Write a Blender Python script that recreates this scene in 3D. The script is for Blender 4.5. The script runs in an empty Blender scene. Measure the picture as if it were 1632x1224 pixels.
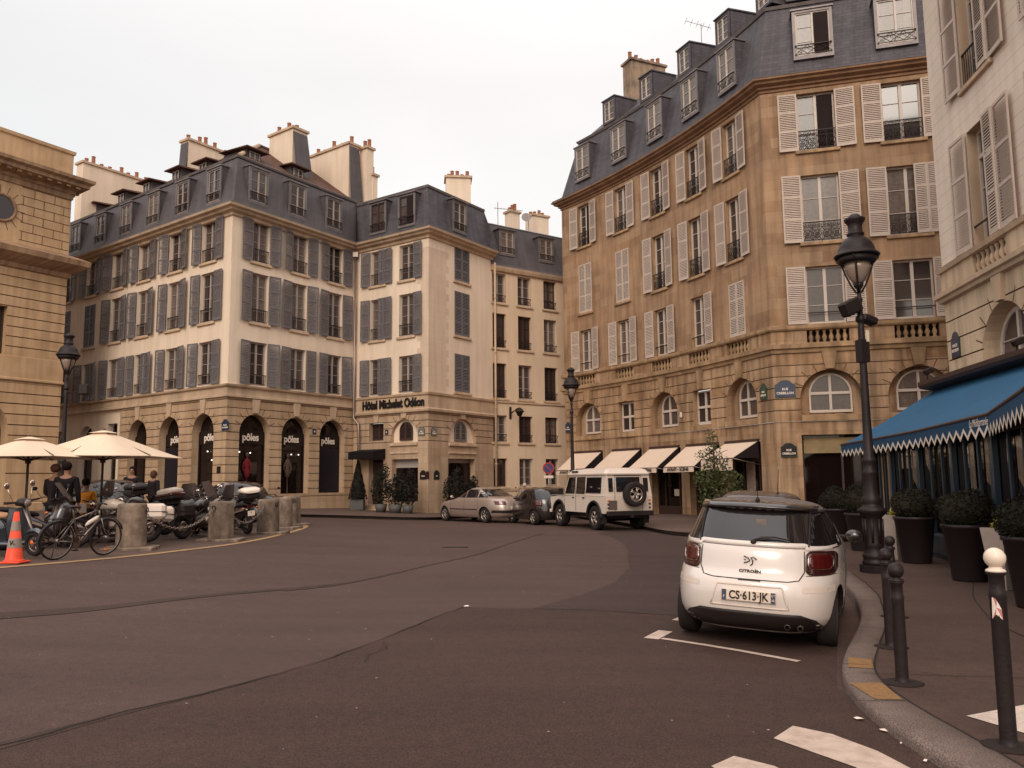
import bpy, bmesh, math, random
from mathutils import Vector, Matrix
random.seed(7)
R = math.radians
PI = math.pi
scene = bpy.context.scene
COL = scene.collection

# ------------------------------------------------------------------ camera
cam_d = bpy.data.cameras.new("camera")
cam = bpy.data.objects.new("camera", cam_d)
COL.objects.link(cam)
cam_d.sensor_fit = 'HORIZONTAL'
cam_d.sensor_width = 36.0
cam_d.lens = 36.0 * 1312.5 / 1632.0
cam_d.clip_start = 0.05
cam_d.clip_end = 2000
cam.location = (0, 0, 1.62)
_p, _r = R(6.75), R(-0.549)
_F = Vector((0, math.cos(_p), math.sin(_p)))
_U = Vector((0, -math.sin(_p), math.cos(_p)))
_X = Vector((1, 0, 0))
_R2 = math.cos(_r) * _X + math.sin(_r) * _U
_U2 = -math.sin(_r) * _X + math.cos(_r) * _U
cam.rotation_euler = Matrix((_R2, _U2, -_F)).transposed().to_euler()
scene.camera = cam
scene.render.resolution_x = 1024
scene.render.resolution_y = 768

# ------------------------------------------------------------------ world: overcast sky over a Nishita sky
SUN_EL, SUN_AZ = 34, 192          # sun behind the clouds, behind and left of the camera
world = bpy.data.worlds.new("World")
scene.world = world
world.use_nodes = True
nt = world.node_tree
nt.nodes.clear()
def wn(t, **k):
    n = nt.nodes.new(t)
    for a, b in k.items():
        setattr(n, a, b)
    return n
out = wn('ShaderNodeOutputWorld')
sky = wn('ShaderNodeTexSky')
sky.sky_type = 'NISHITA'
sky.sun_disc = False
sky.sun_elevation = R(SUN_EL)
sky.sun_rotation = R(SUN_AZ)
sky.dust_density = 3.0
bg1 = wn('ShaderNodeBackground')
bg1.inputs['Strength'].default_value = 0.05
nt.links.new(sky.outputs[0], bg1.inputs[0])
tc = wn('ShaderNodeTexCoord')
sep = wn('ShaderNodeSeparateXYZ')
nt.links.new(tc.outputs['Generated'], sep.inputs[0])
ramp = wn('ShaderNodeValToRGB')      # cloud brightness grows towards the zenith (CIE overcast)
ramp.color_ramp.elements[0].position = 0.0
ramp.color_ramp.elements[0].color = (0.95, 0.875, 0.755, 1)
ramp.color_ramp.elements[1].position = 0.62
ramp.color_ramp.elements[1].color = (1.0, 0.94, 0.88, 1)
nt.links.new(sep.outputs['Z'], ramp.inputs[0])
noi = wn('ShaderNodeTexNoise')
noi.inputs['Scale'].default_value = 1.6
noi.inputs['Detail'].default_value = 4
nt.links.new(tc.outputs['Generated'], noi.inputs['Vector'])
# the cloud is thinner and bluer to the north-west (left of the view)
mr = wn('ShaderNodeMapRange')
mr.inputs['From Min'].default_value = -0.62
mr.inputs['From Max'].default_value = -0.12
mr.inputs['To Min'].default_value = 1.0
mr.inputs['To Max'].default_value = 0.0
nt.links.new(sep.outputs['X'], mr.inputs['Value'])
mul = wn('ShaderNodeMath', operation='MULTIPLY')
nt.links.new(mr.outputs[0], mul.inputs[0])
nt.links.new(noi.outputs[0], mul.inputs[1])
mix = wn('ShaderNodeMixRGB')
mix.inputs[2].default_value = (0.76, 0.775, 0.75, 1)
nt.links.new(mul.outputs[0], mix.inputs[0])
cl = wn('ShaderNodeTexNoise')
cl.inputs['Scale'].default_value = 3.2
cl.inputs['Detail'].default_value = 6
cmap = wn('ShaderNodeMapping')
cmap.inputs['Scale'].default_value = (1, 1, 2.6)
nt.links.new(tc.outputs['Generated'], cmap.inputs[0])
nt.links.new(cmap.outputs[0], cl.inputs['Vector'])
cmr = wn('ShaderNodeMapRange')
cmr.inputs['From Min'].default_value = 0.3
cmr.inputs['From Max'].default_value = 0.7
cmr.inputs['To Min'].default_value = 0.955
cmr.inputs['To Max'].default_value = 1.02
nt.links.new(cl.outputs[0], cmr.inputs['Value'])
cmul = wn('ShaderNodeMixRGB')
cmul.blend_type = 'MULTIPLY'
cmul.inputs[0].default_value = 1
nt.links.new(ramp.outputs[0], cmul.inputs[1])
nt.links.new(cmr.outputs[0], cmul.inputs[2])
nt.links.new(cmul.outputs[0], mix.inputs[1])
mr2 = wn('ShaderNodeMapRange')
mr2.inputs['From Min'].default_value = 0.45
mr2.inputs['From Max'].default_value = 1.0
mr2.inputs['To Min'].default_value = 1.0
mr2.inputs['To Max'].default_value = 1.75
nt.links.new(sep.outputs['Z'], mr2.inputs['Value'])
bg2 = wn('ShaderNodeBackground')
nt.links.new(mix.outputs[0], bg2.inputs[0])
nt.links.new(mr2.outputs[0], bg2.inputs[1])
add = wn('ShaderNodeAddShader')
nt.links.new(bg1.outputs[0], add.inputs[0])
nt.links.new(bg2.outputs[0], add.inputs[1])
nt.links.new(add.outputs[0], out.inputs[0])

sl = bpy.data.lights.new("sun", 'SUN')
sl.energy = 1.35
sl.angle = R(28)
sl.color = (1.0, 0.91, 0.80)
so = bpy.data.objects.new("sun", sl)
COL.objects.link(so)
_sd = Vector((math.sin(R(SUN_AZ)) * math.cos(R(SUN_EL)), math.cos(R(SUN_AZ)) * math.cos(R(SUN_EL)), math.sin(R(SUN_EL))))
so.rotation_euler = _sd.to_track_quat('Z', 'Y').to_euler()
so.location = (0, 0, 40)

scene.view_settings.view_transform = 'Standard'
scene.view_settings.look = 'None'
scene.view_settings.exposure = -0.10
scene.view_settings.gamma = 1.0

# ------------------------------------------------------------------ terrain height
def smooth(a, b, x):
    t = min(1.0, max(0.0, (x - a) / (b - a)))
    return t * t * (3 - 2 * t)
def gz(x, y):
    l = 0.045 * min(11, max(0, -3 - x))
    r = -0.036 * min(2.8, max(0, x - 1)) * (1 - smooth(15, 22, y))
    s = -0.035 * min(14, max(0, y - 37)) * smooth(-3, -1, x)
    return l + r + s

# ------------------------------------------------------------------ materials
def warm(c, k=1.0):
    """warm reddish grading of the whole view, multiplied into the base colours"""
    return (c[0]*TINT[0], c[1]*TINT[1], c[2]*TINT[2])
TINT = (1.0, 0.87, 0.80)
def mat(name, color, rough=0.8, metal=0.0, spec=0.3, noise=0.0, nscale=3.0, bump=0.0, bscale=40.0, color2=None,
        coords='Object', streak=0.0, coat=0.0, alpha=1.0, detail=6.0, emit=None):
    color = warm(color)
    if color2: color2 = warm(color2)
    m = bpy.data.materials.new(name)
    m.use_nodes = True
    t = m.node_tree
    b = t.nodes['Principled BSDF']
    b.inputs['Roughness'].default_value = rough
    b.inputs['Metallic'].default_value = metal
    b.inputs['Specular IOR Level'].default_value = spec
    b.inputs['Coat Weight'].default_value = coat
    b.inputs['Coat Roughness'].default_value = 0.04
    b.inputs['Base Color'].default_value = (*color, 1)
    if emit:
        b.inputs['Emission Color'].default_value = (*emit[:3], 1)
        b.inputs['Emission Strength'].default_value = emit[3]
    L = t.links.new
    cur = None
    if noise > 0 or color2 or streak > 0:
        c = t.nodes.new('ShaderNodeTexCoord')
        n = t.nodes.new('ShaderNodeTexNoise')
        n.inputs['Scale'].default_value = nscale
        n.inputs['Detail'].default_value = detail
        n.inputs['Roughness'].default_value = 0.6
        L(c.outputs[coords], n.inputs['Vector'])
        r = t.nodes.new('ShaderNodeValToRGB')
        r.color_ramp.elements[0].position = 0.3
        r.color_ramp.elements[1].position = 0.7
        c2 = color2 or tuple(v * (1 - noise) for v in color)
        r.color_ramp.elements[0].color = (*c2, 1)
        r.color_ramp.elements[1].color = (*color, 1)
        L(n.outputs[0], r.inputs[0])
        cur = r.outputs[0]
        if streak > 0:
            mp = t.nodes.new('ShaderNodeMapping')
            mp.inputs['Scale'].default_value = (1.6, 1.6, 0.16) if coords == 'Object' else (1.6, 0.16, 1)
            L(c.outputs[coords], mp.inputs[0])
            n2 = t.nodes.new('ShaderNodeTexNoise')
            n2.inputs['Scale'].default_value = 1.6
            n2.inputs['Detail'].default_value = 5
            L(mp.outputs[0], n2.inputs['Vector'])
            r2 = t.nodes.new('ShaderNodeMapRange')
            r2.inputs['From Min'].default_value = 0.35
            r2.inputs['From Max'].default_value = 0.62
            r2.inputs['To Min'].default_value = 1 - streak
            r2.inputs['To Max'].default_value = 1.0
            L(n2.outputs[0], r2.inputs['Value'])
            mx = t.nodes.new('ShaderNodeMixRGB')
            mx.blend_type = 'MULTIPLY'
            mx.inputs[0].default_value = 1
            L(cur, mx.inputs[1])
            L(r2.outputs[0], mx.inputs[2])
            cur = mx.outputs[0]
        L(cur, b.inputs['Base Color'])
    if bump > 0:
        c = t.nodes.new('ShaderNodeTexCoord')
        n = t.nodes.new('ShaderNodeTexNoise')
        n.inputs['Scale'].default_value = bscale
        n.inputs['Detail'].default_value = 4
        L(c.outputs[coords], n.inputs['Vector'])
        bp = t.nodes.new('ShaderNodeBump')
        bp.inputs['Strength'].default_value = bump
        bp.inputs['Distance'].default_value = 0.02
        L(n.outputs[0], bp.inputs['Height'])
        L(bp.outputs[0], b.inputs['Normal'])
    return m

def stone(name, c1, c2, c3, bw=0.9, bh=0.38, mortar=0.006, mcol=0.7, var=0.5, streak=0.25, big=0.5, bump=0.25, rough=0.85):
    """ashlar on the metre-scaled UVs: block to block variation, large stains and vertical runs"""
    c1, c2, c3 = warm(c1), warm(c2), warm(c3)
    m = bpy.data.materials.new(name)
    m.use_nodes = True
    t = m.node_tree
    L = t.links.new
    b = t.nodes['Principled BSDF']
    b.inputs['Roughness'].default_value = rough
    b.inputs['Specular IOR Level'].default_value = 0.2
    uv = t.nodes.new('ShaderNodeUVMap')
    br = t.nodes.new('ShaderNodeTexBrick')
    br.inputs['Scale'].default_value = 1
    br.inputs['Brick Width'].default_value = bw
    br.inputs['Row Height'].default_value = bh
    br.inputs['Mortar Size'].default_value = mortar
    br.inputs['Mortar Smooth'].default_value = 0.3
    br.inputs['Color1'].default_value = (0, 0, 0, 1)
    br.inputs['Color2'].default_value = (1, 1, 1, 1)
    br.inputs['Mortar'].default_value = (0.5, 0.5, 0.5, 1)
    L(uv.outputs[0], br.inputs['Vector'])
    n1 = t.nodes.new('ShaderNodeTexNoise')
    n1.inputs['Scale'].default_value = big
    n1.inputs['Detail'].default_value = 7
    n1.inputs['Roughness'].default_value = 0.62
    L(uv.outputs[0], n1.inputs['Vector'])
    r1 = t.nodes.new('ShaderNodeValToRGB')
    r1.color_ramp.elements[0].position = 0.34
    r1.color_ramp.elements[1].position = 0.66
    r1.color_ramp.elements[0].color = (*c2, 1)
    r1.color_ramp.elements[1].color = (*c1, 1)
    L(n1.outputs[0], r1.inputs[0])
    mx = t.nodes.new('ShaderNodeMixRGB')
    mx.inputs[2].default_value = (*c3, 1)
    mm = t.nodes.new('ShaderNodeMath')
    mm.operation = 'MULTIPLY'
    mm.inputs[1].default_value = var
    L(br.outputs['Color'], mm.inputs[0])
    L(mm.outputs[0], mx.inputs[0])
    L(r1.outputs[0], mx.inputs[1])
    cur = mx.outputs[0]
    mp = t.nodes.new('ShaderNodeMapping')
    mp.inputs['Scale'].default_value = (2.2, 0.2, 1)
    L(uv.outputs[0], mp.inputs[0])
    n2 = t.nodes.new('ShaderNodeTexNoise')
    n2.inputs['Scale'].default_value = 1.5
    n2.inputs['Detail'].default_value = 6
    L(mp.outputs[0], n2.inputs['Vector'])
    r2 = t.nodes.new('ShaderNodeMapRange')
    r2.inputs['From Min'].default_value = 0.36
    r2.inputs['From Max'].default_value = 0.6
    r2.inputs['To Min'].default_value = 1 - streak
    r2.inputs['To Max'].default_value = 1
    L(n2.outputs[0], r2.inputs['Value'])
    m2 = t.nodes.new('ShaderNodeMixRGB')
    m2.blend_type = 'MULTIPLY'
    m2.inputs[0].default_value = 1
    L(cur, m2.inputs[1])
    L(r2.outputs[0], m2.inputs[2])
    m3 = t.nodes.new('ShaderNodeMixRGB')
    m3.blend_type = 'MULTIPLY'
    m3.inputs[2].default_value = (mcol, mcol, mcol, 1)
    L(br.outputs['Fac'], m3.inputs[0])
    L(m2.outputs[0], m3.inputs[1])
    L(m3.outputs[0], b.inputs['Base Color'])
    n3 = t.nodes.new('ShaderNodeTexNoise')
    n3.inputs['Scale'].default_value = 14
    n3.inputs['Detail'].default_value = 5
    L(uv.outputs[0], n3.inputs['Vector'])
    ad = t.nodes.new('ShaderNodeMath')
    ad.operation = 'SUBTRACT'
    L(n3.outputs[0], ad.inputs[0])
    L(br.outputs['Fac'], ad.inputs[1])
    bp = t.nodes.new('ShaderNodeBump')
    bp.inputs['Strength'].default_value = bump
    bp.inputs['Distance'].default_value = 0.02
    L(ad.outputs[0], bp.inputs['Height'])
    L(bp.outputs[0], b.inputs['Normal'])
    return m

M = {}
# walls (warm limestone, cream render, slate)
M['plaster'] = stone('cream_render', (0.82, 0.745, 0.63), (0.75, 0.67, 0.555), (0.79, 0.715, 0.60), var=0.15, mortar=0.0, streak=0.10, big=0.35, bump=0.08)
M['plaster_h'] = stone('ochre_render', (0.70, 0.59, 0.455), (0.63, 0.525, 0.40), (0.67, 0.56, 0.43), var=0.15, mortar=0.0, streak=0.08, big=0.35, bump=0.08)
M['pale_block'] = stone('pale_quoin_stone', (0.70, 0.60, 0.49), (0.60, 0.50, 0.40), (0.66, 0.58, 0.49), bw=1.1, bh=0.36, mcol=0.85, var=0.5, streak=0.1)
M['base_stone'] = stone('arcade_limestone', (0.50, 0.39, 0.265), (0.38, 0.28, 0.185), (0.55, 0.435, 0.315), bw=1.0, bh=0.36, var=0.5, streak=0.2)
M['hotel_stone'] = stone('weathered_limestone', (0.50, 0.395, 0.285), (0.37, 0.27, 0.19), (0.55, 0.45, 0.34), bw=1.0, bh=0.36, var=0.5, streak=0.22)
M['brown_stone'] = stone('brown_weathered_limestone', (0.42, 0.280, 0.170), (0.225, 0.145, 0.095), (0.47, 0.355, 0.24), bw=1.1, bh=0.42, mortar=0.004, mcol=0.82, var=0.55, streak=0.3, big=0.42, bump=0.35)
M['brown_base'] = stone('stained_rusticated_limestone', (0.48, 0.335, 0.205), (0.26, 0.160, 0.092), (0.53, 0.405, 0.28), bw=1.3, bh=0.42, mortar=0.004, mcol=0.7, var=0.6, streak=0.5, big=0.75, bump=0.4)
M['theatre'] = stone('theatre_limestone', (0.57, 0.425, 0.27), (0.45, 0.32, 0.19), (0.60, 0.46, 0.30), bw=1.2, bh=0.45, mortar=0.0, var=0.45, streak=0.2)
M['theatre_dark'] = stone('sooty_limestone', (0.40, 0.28, 0.18), (0.28, 0.19, 0.13), (0.44, 0.32, 0.21), bw=1.2, bh=0.45, mortar=0.0, var=0.4, streak=0.45)
M['white_stone'] = stone('pale_scored_stucco', (0.82, 0.76, 0.68), (0.74, 0.68, 0.60), (0.80, 0.74, 0.66), bw=30, bh=0.33, mortar=0.006, mcol=0.62, var=0.1, streak=0.08)
M['right_base'] = stone('pale_rusticated_limestone', (0.68, 0.575, 0.43), (0.53, 0.43, 0.31), (0.70, 0.60, 0.46), bw=1.2, bh=0.5, mortar=0.003, var=0.4, streak=0.3)
M['joint'] = mat('dirty_stone_joint', (0.15, 0.085, 0.045), 0.95)
M['trim'] = mat('stone_moulding', (0.60, 0.49, 0.365), 0.85, noise=0.25, nscale=1.2, streak=0.2, bump=0.1)
M['trim_h'] = mat('hotel_stone_moulding', (0.60, 0.48, 0.35), 0.85, noise=0.22, nscale=1.2, streak=0.2, bump=0.1)
M['trim_e'] = mat('weathered_stone_moulding', (0.50, 0.355, 0.215), 0.88, noise=0.4, nscale=1.6, streak=0.4, bump=0.2)
M['cornice_e'] = mat('brown_painted_cornice', (0.30, 0.185, 0.11), 0.85, noise=0.35, nscale=1.5, streak=0.2, bump=0.1)
M['slate'] = stone('blue_grey_slate', (0.090, 0.090, 0.108), (0.065, 0.065, 0.078), (0.120, 0.118, 0.138), bw=0.34, bh=0.15, mortar=0.006, mcol=0.5, var=0.6, streak=0.25, big=0.6, bump=0.35, rough=0.55)
M['slate_a'] = stone('smooth_grey_slate', (0.105, 0.100, 0.112), (0.075, 0.072, 0.080), (0.125, 0.120, 0.135), bw=0.34, bh=0.15, mortar=0.003, mcol=0.85, var=0.3, streak=0.2, big=0.5, bump=0.12, rough=0.5)
M['tile'] = stone('brown_roof_tile', (0.115, 0.06, 0.045), (0.085, 0.045, 0.036), (0.135, 0.075, 0.055), bw=0.22, bh=0.14, mortar=0.006, mcol=0.5, var=0.6, streak=0.2, bump=0.3, rough=0.8)
M['zinc'] = mat('weathered_zinc', (0.24, 0.23, 0.245), 0.45, metal=0.3, noise=0.3, nscale=2, streak=0.2)
M['chimney'] = mat('chimney_render', (0.80, 0.72, 0.60), 0.9, noise=0.12, nscale=0.8, streak=0.12)
M['chimney_e'] = mat('stained_chimney_render', (0.42, 0.33, 0.25), 0.9, noise=0.5, nscale=1.6, streak=0.35)
M['pot'] = mat('terracotta_pot', (0.38, 0.17, 0.10), 0.85, noise=0.3, nscale=6)
M['frame_w'] = mat('white_painted_joinery', (0.62, 0.58, 0.54), 0.5, noise=0.12, nscale=8)
M['frame_a'] = mat('grey_painted_joinery', (0.36, 0.34, 0.33), 0.5)
M['frame_d'] = mat('dark_joinery', (0.06, 0.035, 0.03), 0.5)
M['shutter_w'] = mat('cream_painted_shutter', (0.56, 0.50, 0.45), 0.6, noise=0.15, nscale=3)
M['shutter_g'] = mat('grey_violet_painted_shutter', (0.165, 0.165, 0.185), 0.6, noise=0.18, nscale=3)
M['iron'] = mat('black_wrought_iron', (0.025, 0.018, 0.018), 0.5, metal=0.3, bump=0.1)
M['iron_b'] = mat('dark_cast_iron', (0.026, 0.019, 0.020), 0.5, metal=0.2, noise=0.3, nscale=12, bump=0.15)
M['curtain'] = mat('net_curtain', (0.42, 0.36, 0.31), 0.9, noise=0.4, nscale=9)
M['interior'] = mat('dark_room', (0.022, 0.012, 0.011), 0.9, noise=0.4, nscale=1.5)
M['interior_b'] = mat('dim_room', (0.06, 0.04, 0.032), 0.9, noise=0.7, nscale=1.2)
M['shop_blue'] = mat('midnight_blue_board', (0.012, 0.011, 0.018), 0.5)
def glass_mat(name, base, rough=0.05, spec=0.6):
    m = mat(name, base, rough, spec=spec)
    return m
M['glass'] = glass_mat('window_glass', (0.035, 0.026, 0.025), 0.06, 0.55)
M['glass_e'] = glass_mat('old_window_glass', (0.05, 0.04, 0.038), 0.08, 0.9)
M['shop_glass'] = glass_mat('shop_glass', (0.010, 0.006, 0.006), 0.04, 0.4)
M['car_glass'] = glass_mat('car_glass', (0.012, 0.010, 0.011), 0.03, 0.9)
# vehicles and street things
M['white_paint'] = mat('white_car_paint', (0.66, 0.64, 0.625), 0.22, spec=0.5, coat=0.8)
M['lr_paint'] = mat('white_utility_paint', (0.66, 0.61, 0.56), 0.4, spec=0.4, coat=0.2, noise=0.08, nscale=2)
M['silver_paint'] = mat('silver_car_paint', (0.42, 0.36, 0.33), 0.3, metal=0.5, spec=0.5, coat=0.6)
M['black_paint'] = mat('black_car_paint', (0.02, 0.015, 0.015), 0.2, spec=0.5, coat=0.8)
M['dark_paint'] = mat('dark_grey_car_paint', (0.055, 0.045, 0.045), 0.25, spec=0.5, coat=0.7)
M['blue_paint'] = mat('slate_blue_scooter_paint', (0.055, 0.075, 0.10), 0.25, spec=0.5, coat=0.7)
M['plastic'] = mat('black_plastic', (0.018, 0.013, 0.013), 0.5)
M['rubber'] = mat('tyre_rubber', (0.018, 0.014, 0.014), 0.85, bump=0.1)
M['chrome'] = mat('chrome', (0.62, 0.57, 0.54), 0.12, metal=1.0)
M['alloy'] = mat('alloy_wheel', (0.50, 0.46, 0.43), 0.3, metal=0.8)
M['steel'] = mat('dull_steel', (0.28, 0.25, 0.24), 0.4, metal=0.8)
M['engine'] = mat('engine_casting', (0.10, 0.085, 0.08), 0.5, metal=0.6, noise=0.5, nscale=20)
M['red_lens'] = mat('dark_red_lens', (0.085, 0.008, 0.008), 0.10, spec=0.6, coat=0.5)
M['red_dark'] = mat('smoked_lens_housing', (0.045, 0.010, 0.010), 0.12, spec=0.6, coat=0.5)
M['orange_lens'] = mat('orange_lens', (0.75, 0.18, 0.03), 0.25, coat=0.5)
M['white_plastic'] = mat('white_plastic', (0.74, 0.68, 0.62), 0.35, coat=0.3)
M['seat'] = mat('black_vinyl_seat', (0.02, 0.016, 0.017), 0.45)
M['tan_seat'] = mat('tan_leather_seat', (0.42, 0.25, 0.14), 0.55, noise=0.2, nscale=6)
M['plate'] = mat('plate_white', (0.70, 0.64, 0.56), 0.4)
M['plate_blue'] = mat('plate_blue', (0.06, 0.075, 0.13), 0.4)
M['ink'] = mat('black_lettering', (0.015, 0.012, 0.012), 0.5)
M['white_ink'] = mat('white_lettering', (0.80, 0.76, 0.70), 0.5)
M['grey_ink'] = mat('pale_grey_lettering', (0.45, 0.42, 0.40), 0.5)
M['badge'] = mat('chrome_badge', (0.18, 0.16, 0.16), 0.15, metal=1.0)
M['sign_blue'] = mat('enamel_blue', (0.022, 0.035, 0.085), 0.3, coat=0.4)
M['sign_green'] = mat('enamel_green', (0.035, 0.07, 0.055), 0.3, coat=0.4)
M['sign_old'] = mat('faded_enamel', (0.20, 0.20, 0.19), 0.5, noise=0.3, nscale=20)
M['road_blue'] = mat('road_sign_blue', (0.03, 0.05, 0.16), 0.4)
M['road_red'] = mat('road_sign_red', (0.35, 0.03, 0.03), 0.4)
M['cone'] = mat('orange_red_cone_rubber', (0.80, 0.085, 0.035), 0.45, noise=0.15, nscale=10)
M['cone_grey'] = mat('grey_reflective_band', (0.27, 0.24, 0.22), 0.4)
M['borne'] = mat('stained_borne_stone', (0.32, 0.265, 0.215), 0.95, color2=(0.13, 0.10, 0.08), nscale=5, streak=0.5, bump=0.6, bscale=25)
M['canvas_e'] = mat('off_white_awning_canvas', (0.72, 0.62, 0.52), 0.85, noise=0.08, nscale=1.5, bump=0.05)
M['canvas_u'] = mat('cream_parasol_canvas', (0.74, 0.64, 0.51), 0.85, noise=0.08, nscale=2, bump=0.05)
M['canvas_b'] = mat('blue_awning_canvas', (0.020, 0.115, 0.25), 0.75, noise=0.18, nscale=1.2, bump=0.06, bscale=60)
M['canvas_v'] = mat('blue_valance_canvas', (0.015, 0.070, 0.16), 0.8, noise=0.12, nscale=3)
M['wood_blue'] = mat('blue_painted_wood', (0.030, 0.052, 0.082), 0.4, noise=0.2, nscale=6, coat=0.3)
M['leaf'] = mat('green_leaves', (0.075, 0.095, 0.032), 0.6, noise=0.5, nscale=5)
M['leaf_d'] = mat('dark_box_leaves', (0.018, 0.016, 0.006), 0.85, noise=0.5, nscale=8)
M['leaf_dd'] = mat('dark_shrub_leaves', (0.018, 0.018, 0.011), 0.85, noise=0.5, nscale=8)
M['leaf_y'] = mat('yellow_green_leaves', (0.52, 0.48, 0.08), 0.6, noise=0.3, nscale=9)
M['bark'] = mat('bark', (0.12, 0.075, 0.05), 0.9, noise=0.4, nscale=10)
M['planter_black'] = mat('black_resin_planter', (0.022, 0.016, 0.018), 0.45)
M['planter_grey'] = mat('grey_fibre_planter', (0.23, 0.20, 0.18), 0.8, noise=0.3, nscale=10)
M['planter_white'] = mat('pale_grey_board', (0.50, 0.44, 0.40), 0.6, noise=0.15, nscale=10)
M['pot_blue'] = mat('blue_grey_planter_box', (0.085, 0.088, 0.09), 0.6)
M['skin'] = mat('skin', (0.26, 0.145, 0.095), 0.6, noise=0.1, nscale=20)
M['cloth_black'] = mat('black_cloth', (0.007, 0.005, 0.006), 0.98)
M['cloth_dark'] = mat('dark_cloth', (0.015, 0.010, 0.012), 0.98)
M['cloth_orange'] = mat('orange_cloth', (0.72, 0.30, 0.035), 0.9, noise=0.12, nscale=8)
M['cloth_beige'] = mat('beige_cloth', (0.42, 0.33, 0.24), 0.9, noise=0.15, nscale=8)
M['cloth_blue'] = mat('pale_blue_cloth', (0.30, 0.29, 0.29), 0.9, noise=0.15, nscale=8)
M['hair_dark'] = mat('dark_hair', (0.014, 0.009, 0.008), 0.95, spec=0.1)
M['hair_brown'] = mat('brown_hair', (0.07, 0.033, 0.02), 0.95)
M['hair_white'] = mat('white_hair', (0.62, 0.56, 0.50), 0.8)
M['glowing_red_cloth'] = mat('glowing_red_cloth', (0.16, 0.012, 0.02), 0.8, emit=(0.35, 0.02, 0.03, 0.02))  # dress given a faint glow of its own, no lamp
M['mannequin'] = mat('pale_mannequin', (0.10, 0.07, 0.055), 0.6)
M['road_paint'] = mat('worn_road_paint', (0.60, 0.52, 0.46), 0.8, color2=(0.40, 0.33, 0.29), nscale=9, bump=0.2)
M['yellow_line'] = mat('yellow_kerb_paint', (0.42, 0.29, 0.14), 0.8, color2=(0.30, 0.21, 0.12), nscale=4)
M['ochre_patch'] = mat('ochre_kerb_paint', (0.30, 0.17, 0.055), 0.85, color2=(0.17, 0.11, 0.07), nscale=22)
M['tactile'] = mat('white_tactile_paving', (0.66, 0.60, 0.55), 0.8, noise=0.25, nscale=8)
M['paper'] = mat('white_paper_litter', (0.75, 0.70, 0.66), 0.8)

# ------------------------------------------------------------------ object helpers
WM = {}
def link(o, parent=None, W=None):
    """link an object with world matrix W under parent, keeping parts in their parent's frame"""
    W = W or Matrix.Identity(4)
    COL.objects.link(o)
    WM[o.name] = W.copy()
    if parent is not None:
        o.parent = parent
        o.matrix_basis = WM[parent.name].inverted() @ W
    else:
        o.matrix_basis = W
    return o
def tag(o, label=None, cat=None, group=None, kind=None):
    if label: o['label'] = label
    if cat: o['category'] = cat
    if group: o['group'] = group
    if kind: o['kind'] = kind
    return o
def thing(name, label, cat, loc=(0, 0, 0), rz=0.0, group=None, W=None):
    o = bpy.data.objects.new(name, None)
    o.empty_display_size = 0.2
    W = W or (Matrix.Translation(loc) @ Matrix.Rotation(rz, 4, 'Z'))
    link(o, None, W)
    return tag(o, label, cat, group)
def kids(o):
    return [c for c in bpy.data.objects if c.parent == o]
def copy_tree(o, label, W, group=None):
    def rec(s, p):
        c = s.copy()
        COL.objects.link(c)
        if p is not None:
            c.parent = p
            WM[c.name] = WM[p.name] @ s.matrix_basis
        for k in kids_of.get(s.name, []):
            rec(k, c)
        return c
    kids_of = {}
    for k in bpy.data.objects:
        if k.parent: kids_of.setdefault(k.parent.name, []).append(k)
    c = o.copy()
    COL.objects.link(c)
    c.matrix_basis = W
    WM[c.name] = W.copy()
    for k in kids_of.get(o.name, []):
        rec(k, c)
    c['label'] = label
    if group: c['group'] = group
    return c

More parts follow.
